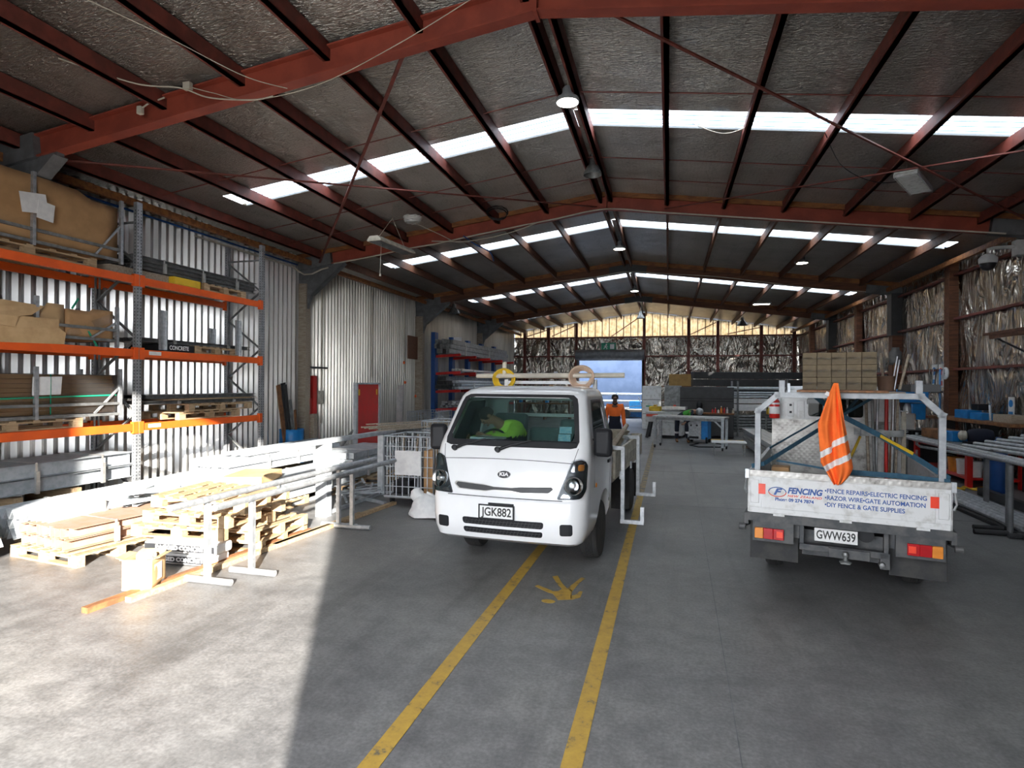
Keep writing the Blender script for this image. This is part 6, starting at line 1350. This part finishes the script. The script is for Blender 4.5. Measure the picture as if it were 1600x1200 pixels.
# ================================================================ PEOPLE
def skinned(name, nodes, edges, mt, parent, sub=2, root=0, matfn=None):
    me = bpy.data.meshes.new(name); me.from_pydata([n[0] for n in nodes], edges, []); o = bpy.data.objects.new(name, me); COL.objects.link(o)
    md = o.modifiers.new('skin', 'SKIN'); md.use_smooth_shade = True
    sv = me.skin_vertices[0].data
    for i, n in enumerate(nodes): sv[i].radius = (n[1], n[2] if len(n) > 2 else n[1]); sv[i].use_root = (i == root)
    s = o.modifiers.new('s', 'SUBSURF'); s.levels = sub; s.render_levels = sub
    bake(o); ms = mt if isinstance(mt, list) else [mt]; o.data.materials.clear()
    for m_ in ms: o.data.materials.append(m_)
    if matfn:
        for p in o.data.polygons: p.material_index = matfn(p.center)
    for p in o.data.polygons: p.use_smooth = True
    o.parent = parent; return o
def person(t, J, cl, shirt_fn=None, shirt_m=None, trouser_m=None, skin='skin', hair='hair', bands=None, boots='bench_timber', grow=.016):
    V_ = lambda k: Vector(J[k])
    nodes = []; edges = []; ix = {}
    def nd(k, p, r, r2=None): ix[k] = len(nodes); nodes.append((tuple(p), r, r2 or r)); return ix[k]
    def ed(a, c): edges.append((ix[a], ix[c]))
    nd('pelvis', V_('pelvis'), .125,.10); nd('waist', V_('pelvis').lerp(V_('chest'), .45), .115,.09); nd('chest', V_('chest'), .145,.10); nd('nb', V_('neck'), .06); 
    hd = (V_('head')-V_('neck')).normalized(); f = Vector(J['face']).normalized(); f = (f-hd*f.dot(hd)).normalized(); sd = hd.cross(f)
    H = V_('head'); nd('n2', V_('neck')+hd*.05, .056); nd('jaw', H-hd*.05+f*.015, .066,.075); nd('hm', H+hd*.02, .078,.092); nd('top', H+hd*.065, .062,.068)
    for a, c in (('pelvis','waist'),('waist','chest'),('chest','nb'),('nb','n2'),('n2','jaw'),('jaw','hm'),('hm','top')): ed(a, c)
    for s in 'LR':
        nd('sh'+s, V_('sh'+s), .058); nd('el'+s, V_('el'+s), .042); nd('wr'+s, V_('wr'+s), .028)
        ed('chest','sh'+s); ed('sh'+s,'el'+s); ed('el'+s,'wr'+s)
        nd('hip'+s, V_('hip'+s), .08); nd('kn'+s, V_('kn'+s), .056); nd('an'+s, V_('an'+s), .04); nd('toe'+s, V_('toe'+s), .038)
        ed('pelvis','hip'+s); ed('hip'+s,'kn'+s); ed('kn'+s,'an'+s); ed('an'+s,'toe'+s)
        d = (V_('wr'+s)-V_('el'+s)).normalized(); w = V_('wr'+s); pv = (f - d*f.dot(d)); pv = pv.normalized() if pv.length > .1 else Vector((0,-1,0))
        q = d.cross(pv).normalized(); nd('palm'+s, w+d*.07, .026,.018); ed('wr'+s,'palm'+s)
        for k, (o_, ln) in enumerate(((-.027,.062),(-.009,.075),(.009,.080),(.027,.070))):
            a = w+d*.085+pv*o_; nd('f%d%s' % (k,s), a, .0095); nd('g%d%s' % (k,s), a+d*ln*.5+q*.008, .0088); nd('h%d%s' % (k,s), a+d*ln*.9+q*.028, .008); ed('palm'+s,'f%d%s' % (k,s)); ed('f%d%s' % (k,s),'g%d%s' % (k,s)); ed('g%d%s' % (k,s),'h%d%s' % (k,s))
        a = w+d*.035+pv*.03; nd('t0'+s, a, .012); nd('t1'+s, a+d*.03+pv*.025+q*.01, .010); nd('t2'+s, a+d*.06+pv*.03+q*.018, .009); ed('palm'+s,'t0'+s); ed('t0'+s,'t1'+s); ed('t1'+s,'t2'+s)
    nd('nose', H+f*.105-hd*.005, .012); nodes[-1] = (nodes[-1][0], .013, .016); ed('hm','nose')
    body = skinned('body', nodes, edges, M[skin], t, 2)
    for s in (-1, 1):
        b = MB(); b.lathe([(.001,-.01),(.009,-.006),(.011,0),(.009,.006),(.001,.01)], H+f*.085+sd*.03*s+hd*.015, f, 10); b.build('eye', M['satin_black'], t, smooth=60)
        b = MB(); b.lathe([(.001,-.008),(.02,-.006),(.026,0),(.018,.008),(.001,.01)], H+sd*.084*s+hd*.0, sd*s, 10); b.build('ear', M[skin], t, smooth=60)
    b = MB(); b.tube([H+f*.088-hd*.055-sd*.025, H+f*.095-hd*.057, H+f*.088-hd*.055+sd*.025], .006, 6); b.build('mouth', M['red_lens'] if skin == 'skin2' else M['brown_beam'], t, smooth=60)
    if hair:
        b = MB(); b.lathe([(.070,-.030),(.088,-.012),(.093,.022),(.086,.056),(.066,.083),(.036,.099),(.004,.104)], H-f*.016, (hd-f*.28).normalized(), 22); b.build('hair', M[hair], t, smooth=70)
    # clothes
    g = grow; n2 = []; e2 = []; i2 = {}; DN = (V_('pelvis')-V_('chest')).normalized()
    def n_(k, p, r, r2=None): i2[k] = len(n2); n2.append((tuple(p), r+g, (r2 or r)+g))
    n_('p', V_('pelvis')+DN*.06, .145,.12); n_('p2', V_('pelvis')+DN*-.04, .140,.115); n_('w', V_('pelvis').lerp(V_('chest'), .45), .14,.115); n_('c', V_('chest'), .15,.12); n_('nb', V_('neck')-hd*.03, .06)
    for a, c in (('p','p2'),('p2','w'),('w','c'),('c','nb')): e2.append((i2[a], i2[c]))
    for s in 'LR':
        n_('s'+s, V_('sh'+s), .058); n_('e'+s, V_('el'+s), .044); n_('v'+s, V_('wr'+s)-(V_('wr'+s)-V_('el'+s))*.08, .034)
        for a, c in (('c','s'+s),('s'+s,'e'+s),('e'+s,'v'+s)): e2.append((i2[a], i2[c]))
    skinned('shirt', n2, e2, shirt_m, t, 2, matfn=shirt_fn)
    n3 = []; e3 = []; g2 = grow
    n3.append((tuple(V_('pelvis')), .128+g2, .105+g2)); n3.append((tuple(V_('pelvis').lerp(V_('chest'), .38)), .118+g2,.10+g2)); e3.append((0,1))
    for s in 'LR':
        k = len(n3); n3 += [(tuple(V_('hip'+s)), .085+g2, .085+g2), (tuple(V_('kn'+s)), .066+g2, .066+g2), (tuple(V_('an'+s).lerp(V_('kn'+s), .05)), .055+g2, .055+g2)]; e3 += [(0,k),(k,k+1),(k+1,k+2)]
    skinned('trousers', n3, e3, trouser_m or M['navy'], t, 2)
    for s in 'LR':
        if bands:
            a = V_('kn'+s).lerp(V_('an'+s), .25); c = V_('kn'+s).lerp(V_('an'+s), .42); b = MB(); b.tube([a, c], .086, 16, caps=False); b.build('leg_band', M['paper'], t, smooth=60)
        b = MB(); an = V_('an'+s); to = V_('toe'+s); dv = (to-an); dv.z = 0; dv = dv.normalized() if dv.length > .01 else Vector((0,-1,0))
        skinned('boot', [(tuple(an+Vector((0,0,.03))), .055,.055), (tuple(Vector((an.x,an.y,.05))), .05,.05), (tuple(Vector((an.x,an.y,.045))+dv*.17), .042,.04)], [(0,1),(1,2)], M[boots], t, 2) if J.get('boots', True) else None
    return body
t = thing('person', 'person in orange and navy work shirt standing before the open roller door', 'person', (-1.36, 15.75, 0), .12)
JS = dict(pelvis=(0,0,.97), chest=(0,-.01,1.36), neck=(0,0,1.52), head=(0,-.02,1.66), face=(0,-1,-.05), shL=(-.18,0,1.46), elL=(-.225,.03,1.18), wrL=(-.245,-.02,.93), shR=(.18,0,1.46), elR=(.225,.03,1.18), wrR=(.245,-.02,.93),
          hipL=(-.10,0,.92), knL=(-.11,-.02,.50), anL=(-.12,.02,.10), toeL=(-.13,-.12,.05), hipR=(.10,0,.92), knR=(.11,-.02,.50), anR=(.12,.02,.10), toeR=(.13,-.12,.05))
person(t, JS, None, lambda c: 1 if (c.z < 1.20 and abs(c.x) < .165) else 0, [M['hivis'], M['navy']], skin='skin', hair='hair')
b = MB(); b.tube([(-.05,-.07,1.52),(0,-.10,1.49),(.05,-.07,1.52),(.06,.02,1.54),(0,.07,1.55),(-.06,.02,1.54)], .018, 6, closed=True); b.build('collar', M['navy'], t, smooth=60)
skinned('beard', [((0,-.085,1.585), .035,.02), ((.03,-.07,1.60), .02,.015), ((-.03,-.07,1.60), .02,.015)], [(0,1),(0,2)], mat('grey_beard', (.30,.28,.26), .8), t, 2)
for s in (-1, 1): b = MB(); b.tube([(s*.243,-.01,.965),(s*.247,-.02,.90)], .042, 12); b.build('cuff', M['red_paint'], t, smooth=60)
t = thing('person', 'person in navy and green bent over beside the welding machine', 'person', (.45, 21.7, 0), 0)
JB = dict(pelvis=(0,0,.93), chest=(.30,-.05,1.10), neck=(.46,-.06,1.12), head=(.58,-.08,1.10), face=(.3,-.4,-1), shL=(.32,-.22,1.08), elL=(.30,-.30,.84), wrL=(.12,-.30,.72), shR=(.34,.13,1.10), elR=(.42,.16,.86), wrR=(.25,.02,.72),
          hipL=(-.14,-.02,.88), knL=(-.16,-.05,.50), anL=(-.16,.02,.10), toeL=(-.14,-.12,.05), hipR=(.14,.02,.88), knR=(.20,-.03,.50), anR=(.22,.02,.10), toeR=(.24,-.12,.05))
M['green_cloth'] = mat('green_hivis_cloth', (.08,.42,.06), .85)
person(t, JB, None, lambda c: 1 if (.05 < c.x < .30 and c.z > .95) else 0, [M['navy'], M['green_cloth']], skin='skin2', hair=None, bands=True)
b = MB(); hp = Vector((.60,-.10,1.10)); b.lathe([(.02,-.13),(.09,-.10),(.125,-.02),(.12,.06),(.08,.11),(.02,.12)], hp, (.3,-.2,.9), 18); b.build('welding_helmet', M['galv'], t, smooth=60)
# driver leaning inside the small truck
t = thing('person', 'person in lime green shirt leaning over inside the small truck cab', 'person'); t.matrix_world = Matrix.Translation((KX, 5.80, 0)) @ Matrix.Rotation(-.065, 4, 'Z')
JD = dict(pelvis=(-.24,1.26,1.10), chest=(-.30,1.04,1.44), neck=(-.40,.94,1.56), head=(-.50,.88,1.62), face=(-.5,-.5,-.7), shL=(-.44,1.02,1.40), elL=(-.60,.86,1.30), wrL=(-.62,.70,1.36), shR=(-.14,.98,1.48), elR=(-.20,.76,1.36), wrR=(-.40,.68,1.40),
          hipL=(-.38,1.20,1.08), knL=(-.44,.86,1.02), anL=(-.44,.80,.84), toeL=(-.44,.74,.80), hipR=(-.12,1.20,1.08), knR=(-.16,.86,1.02), anR=(-.16,.80,.84), toeR=(-.16,.74,.80), boots=False)
person(t, JD, None, lambda c: 1 if (c.x > -.26 and c.z < 1.40) else 0, [M['lime'], M['navy']], skin='skin2', hair='hair', grow=.036)
# ================================================================ LAMPS, CABLES AND CEILING FITTINGS
def highbay(x, y, z, on, label, r=.16):
    t = thing('high_bay_lamp', label, 'lamp', (x, y, z), 0, None); top = zroof(x)-.05-z
    b = MB(); b.tube([(0,0,.22),(0,0,top)], .008, 6); b.build('cord', M['cable_white'], t)
    if on:
        b = MB(); b.lathe([(r*.3,.22),(r*.5,.18),(r*.55,.08),(r,.05),(r*1.05,.02),(r*1.05,-.005),(r*.95,-.008),(r*.95,.015)], (0,0,0),(0,0,1),26); b.build('housing', M['galv_light'], t, smooth=40)
        b = MB(); b.lathe([(.001,.0),(r*.93,.0),(r*.93,.012),(.001,.012)], (0,0,-.006),(0,0,1),26); b.build('light_disc', M['lamp_on'], t)
        b = MB(); b.lathe([(.001,-.014),(r*.12,-.012),(r*.12,0)], (0,0,0),(0,0,1),12); b.build('sensor', M['cream'], t)
    else:
        b = MB(); b.lathe([(r*.35,.36),(r*.4,.22),(r*.5,.20),(r*.8,.12),(r*1.1,.02),(r*1.15,-.02),(r*1.1,-.02),(r*.75,.10),(r*.3,.18)], (0,0,0),(0,0,1),26); b.build('bell_shade', M['galv_dark'], t, smooth=40)
    return t
highbay(-1.40, 8.25, 5.98, True, 'lit round ceiling lamp nearest the camera, under the ridge')
highbay(-1.40, 11.1, 5.95, False, 'unlit metal bell lamp under the ridge behind the nearest lit lamp', .15)
highbay(-1.42, 17.6, 6.0, True, 'lit round ceiling lamp under the ridge beyond the second red rafter', .17)
highbay(3.6, 18.2, 5.48, True, 'lit round ceiling lamp to the right of the ridge lamps', .17)
highbay(-1.42, 25.6, 6.0, True, 'lit ridge lamp just before the last brown rafters', .17)
highbay(-1.40, 31.0, 5.45, False, 'unlit dark lamp hanging under the ridge by the back wall', .18)
highbay(3.35, 29.8, 4.88, False, 'unlit dark bell lamp at the right near the back wall', .22)
highbay(-8.2, 22.0, 4.80, False, 'grey bell lamp hanging above the blue rack on the left', .20)
t = thing('panel_lamp', 'lit rectangular lamp hanging at the right before the back wall', 'lamp', (3.65, 26.0, 5.35)); b = MB(); b.box(-.35,-.15,0,.35,.15,.06); b.build('housing', M['galv_dark'], t); b = MB(); b.box(-.3,-.12,-.01,-.02,.12,0); b.box(.02,-.12,-.01,.3,.12,0); b.build('light_panel', M['lamp_on'], t)
b = MB(); b.tube([(0,0,.06),(0,0,zroof(3.65)-5.40)],.008,6); b.build('cord', M['cable_white'], t)
# louvred fluorescent fitting at right
t = thing('louvre_light', 'white slatted fluorescent fitting hanging at the upper right', 'lamp', (3.95, 11.3, 5.42), 1.05)
b = MB(); b.box(-.62,-.16,.02,.62,.16,.07); b.build('housing', M['old_white'], t, bevel=.01)
for k in range(3): b = MB(); b.box(-.58,-.10+.08*k,-.01,.58,-.06+.08*k,.02); b.build('tube', M['galv'], t)
b = MB()
for k in range(15): b.box(-.60+.083*k,-.155,-.03,-.585+.083*k,.155,.02)
b.box(-.62,-.165,-.035,.62,-.15,.03); b.box(-.62,.15,-.035,.62,.165,.03); b.build('louvre', M['old_white'], t)
for x in (-.5,.5): b = MB(); b.tube([(x,0,.07),(x,0,.17)],.006,6); b.build('chain', M['galv_dark'], t)
# long cream fitting at left
t = thing('batten_light', 'cream batten light hanging on wires near the second red rafter', 'lamp', (-5.62, 11.35, 4.85), 1.45)
b = MB(); b.prof([(-.16,0),(.16,0),(.16,.03),(.10,.10),(-.10,.10),(-.16,.03)], (-.66,0,0),(.66,0,0)); b.build('housing', M['cream'], t)
b = MB(); b.box(-.62,-.12,-.012,.62,.12,-.001); b.build('diffuser', M['grey_steel'], t)
for x in (-.5,.5): b = MB(); b.tube([(x,0,.10),(0,0,.62)],.006,6); b.tube([(0,0,.62),(0,0,.92)],.006,6); b.build('wire', M['cable_white'], t)
b = MB(); b.tube([(-.4,.0,-.01),(-.4,.02,-.62)],.005,6); b.lathe([(.02,0),(.015,.04)],(-.4,.02,-.66),(0,0,1),8); b.build('pull_cord', M['cable_white'], t)
def cable(pts, r, mt, label, name='cable', n=10):
    P_ = [Vector(p) for p in pts]; out = []
    for i in range(len(P_)-1):
        a = P_[max(0,i-1)]; b_ = P_[i]; c = P_[i+1]; d = P_[min(len(P_)-1,i+2)]
        for k in range(n): t = k/n; out.append(.5*((2*b_)+(c-a)*t+(2*a-5*b_+4*c-d)*t*t+(3*b_-a-3*c+d)*t**3))
    out.append(P_[-1]); b = MB(); b.tube(out, r, 6); return tag(b.build(name, M[mt], smooth=60), label, 'cable')
def under(x, y, dz=0): return (x, y, ZR-SL*abs(x-XC)+dz)
cable([under(x, 13.31, -.02-.02*(k % 2)) for k, x in enumerate((-8.2,-7.2,-6.2,-5.4,-4.6))]+[under(x, 13.31, -.012) for x in (-3.5,-2.5,-1.4,-.3,.9,2.2,3.5,4.8,6.2)], .016, 'cable_white', 'off-white cable clipped under the second red rafter')
cable([(-5.5,13.2,5.42),(-4.5,13.15,5.36),(-3.6,13.2,5.50),(-2.9,13.25,5.72)], .012, 'cable_white', 'slack white cable hanging below the second red rafter')
cable([under(x, 20.78, .02+.05*sin(x)) for x in (-4,-2.5,-1.4,0,1.5,3,4.5,6)], .012, 'cable_white', 'thin pale cable along the first brown rafter')
cable([(-2.0,6.0,6.15),(-2.9,5.98,5.75),(-3.9,5.98,5.42),(-4.8,5.98,5.35),(-5.35,5.98,5.50),(-5.7,5.98,5.62)], .005, 'cable_white', 'thin cable drooping across the nearest red rafter')
cable([(-5.4,4.4,5.65),(-5.0,5.0,5.55),(-4.6,5.6,5.42),(-4.25,5.9,5.38)], .005, 'cable_white', 'thin cable dropping from the roof in front of the nearest rafter')
cable([(-6.5,5.0,5.55),(-6.1,5.6,5.52),(-5.8,5.95,5.60),(-5.4,5.98,5.45),(-4.8,5.98,5.35),(-4.5,5.98,5.36)], .009, 'cable_white', 'pale cable running to the small white box on the nearest rafter')
fit('junction_box', -5.72, 5.99, 5.63, .10,.06,.09,'cable_white','small white junction box on top of the nearest red rafter','box')
t = thing('motion_sensor', 'small white motion sensor hanging left of the junction box on the nearest rafter', 'sensor', (-6.45, 6.0, 5.42))
b = MB(); b.cbox((0,0,0),(.07,.06,.10)); b.build('sensor_body', M['cable_white'], t, bevel=.01)
b = MB(); b.tube([(.35,.02,.13),(.10,.02,.08),(.03,0,.03)],.01,6); b.build('stem', M['cable_white'], t)
def ring_coil(c, r, mt, label, tr=.012, turns=5, sq=.5):
    b = MB(); pr = random.Random(int(c[0]*10))
    for k in range(turns): b.tube([(r*cos(a)*(1+.05*k), r*sin(a)*(1+.04*k), .02*k+pr.uniform(-.01,.01)) for a in [2*pi*j/22 for j in range(22)]], tr, 6, closed=True)
    o = b.build('cable_coil', M[mt], smooth=60); o.location = c; return tag(o, label, 'cable')
o = ring_coil((-5.25, 11.55, 5.42), .15, 'rope', 'pale rope coil hung on the roof braces at left', .014, 6)
o = ring_coil((-3.55, 12.1, 5.62), .20, 'black', 'black cable coil hung under the roof near the second rafter', .008, 4); o.rotation_euler = (.9,0,.3)
cable([(-5.2,11.6,5.40),(-4.9,12.2,5.30),(-4.75,12.9,5.28),(-4.55,13.2,5.35)], .009, 'cable_white', 'pale cable dropping from the rope coil to the second rafter')
cable([(-4.7,13.2,5.5),(-4.5,13.4,5.35),(-4.2,13.7,5.2),(-4.1,13.7,4.98)], .014, 'blue_paint', 'dark blue cord hanging behind the second red rafter')
cable([(.3,9.5,6.05),(.8,9.55,5.85),(1.3,9.6,6.0)], .007, 'cable_white', 'thin looped cable under the roof right of the nearest lamp')
cable([(2.2,9.6,5.75),(2.6,10.2,5.42),(3.3,10.9,5.35),(4.0,11.3,5.50)], .006, 'black', 'thin dark cable leading to the slatted fluorescent fitting')

# pedestrian figure and joints on the floor
def floorpoly(polys, name, label, mt='yellow_line'):
    b = MB()
    for P_ in polys:
        n = len(P_); b.add([(x, y, .0012) for x, y in P_]+[(x, y, .003) for x, y in P_], [tuple(range(n))[::-1], tuple(range(n,2*n))]+[(i,(i+1)%n,n+(i+1)%n,n+i) for i in range(n)])
    return tag(b.build(name, M[mt]), label, 'floor marking')
HEADP = [(-1.06+.065*cos(2*pi*k/16), 5.375+.045*sin(2*pi*k/16)) for k in range(16)]
mk = floorpoly([[(-1.09,5.64),(-1.01,5.49),(-.98,5.43),(-.86,5.48),(-.90,5.74),(-.99,5.75),(-1.02,5.66)],[(-1.11,6.12),(-1.16,6.08),(-1.05,5.83),(-.98,5.71),(-.95,5.76),(-1.02,5.89)],[(-.82,6.11),(-.86,6.14),(-.95,5.76),(-.89,5.68),(-.86,5.94)],[(-1.25,5.78),(-1.27,5.74),(-1.11,5.60),(-1.06,5.58),(-1.08,5.66)],[(-.86,5.47),(-.79,5.55),(-.79,5.72),(-.82,5.72),(-.84,5.61),(-.89,5.56)], HEADP], 'pedestrian_marking', 'worn yellow walking figure painted on the floor between the yellow lines')
for (x0,y0,x1,y1) in ((.54,13.1,.32,-1),(.54,13.1,.7,35)):
    b = MB(); b.bar((x0,y0,.001),(x1,y1,.001),.006,.003); struct(b.build('trim_floor_joint', M['grey_steel']))
for y in (10.2,14.2,19,24,29):
    b = MB(); b.bar((-2.6,y,.001),(XR-.2,y+.15,.001),.006,.003); struct(b.build('trim_floor_joint', M['grey_steel']))
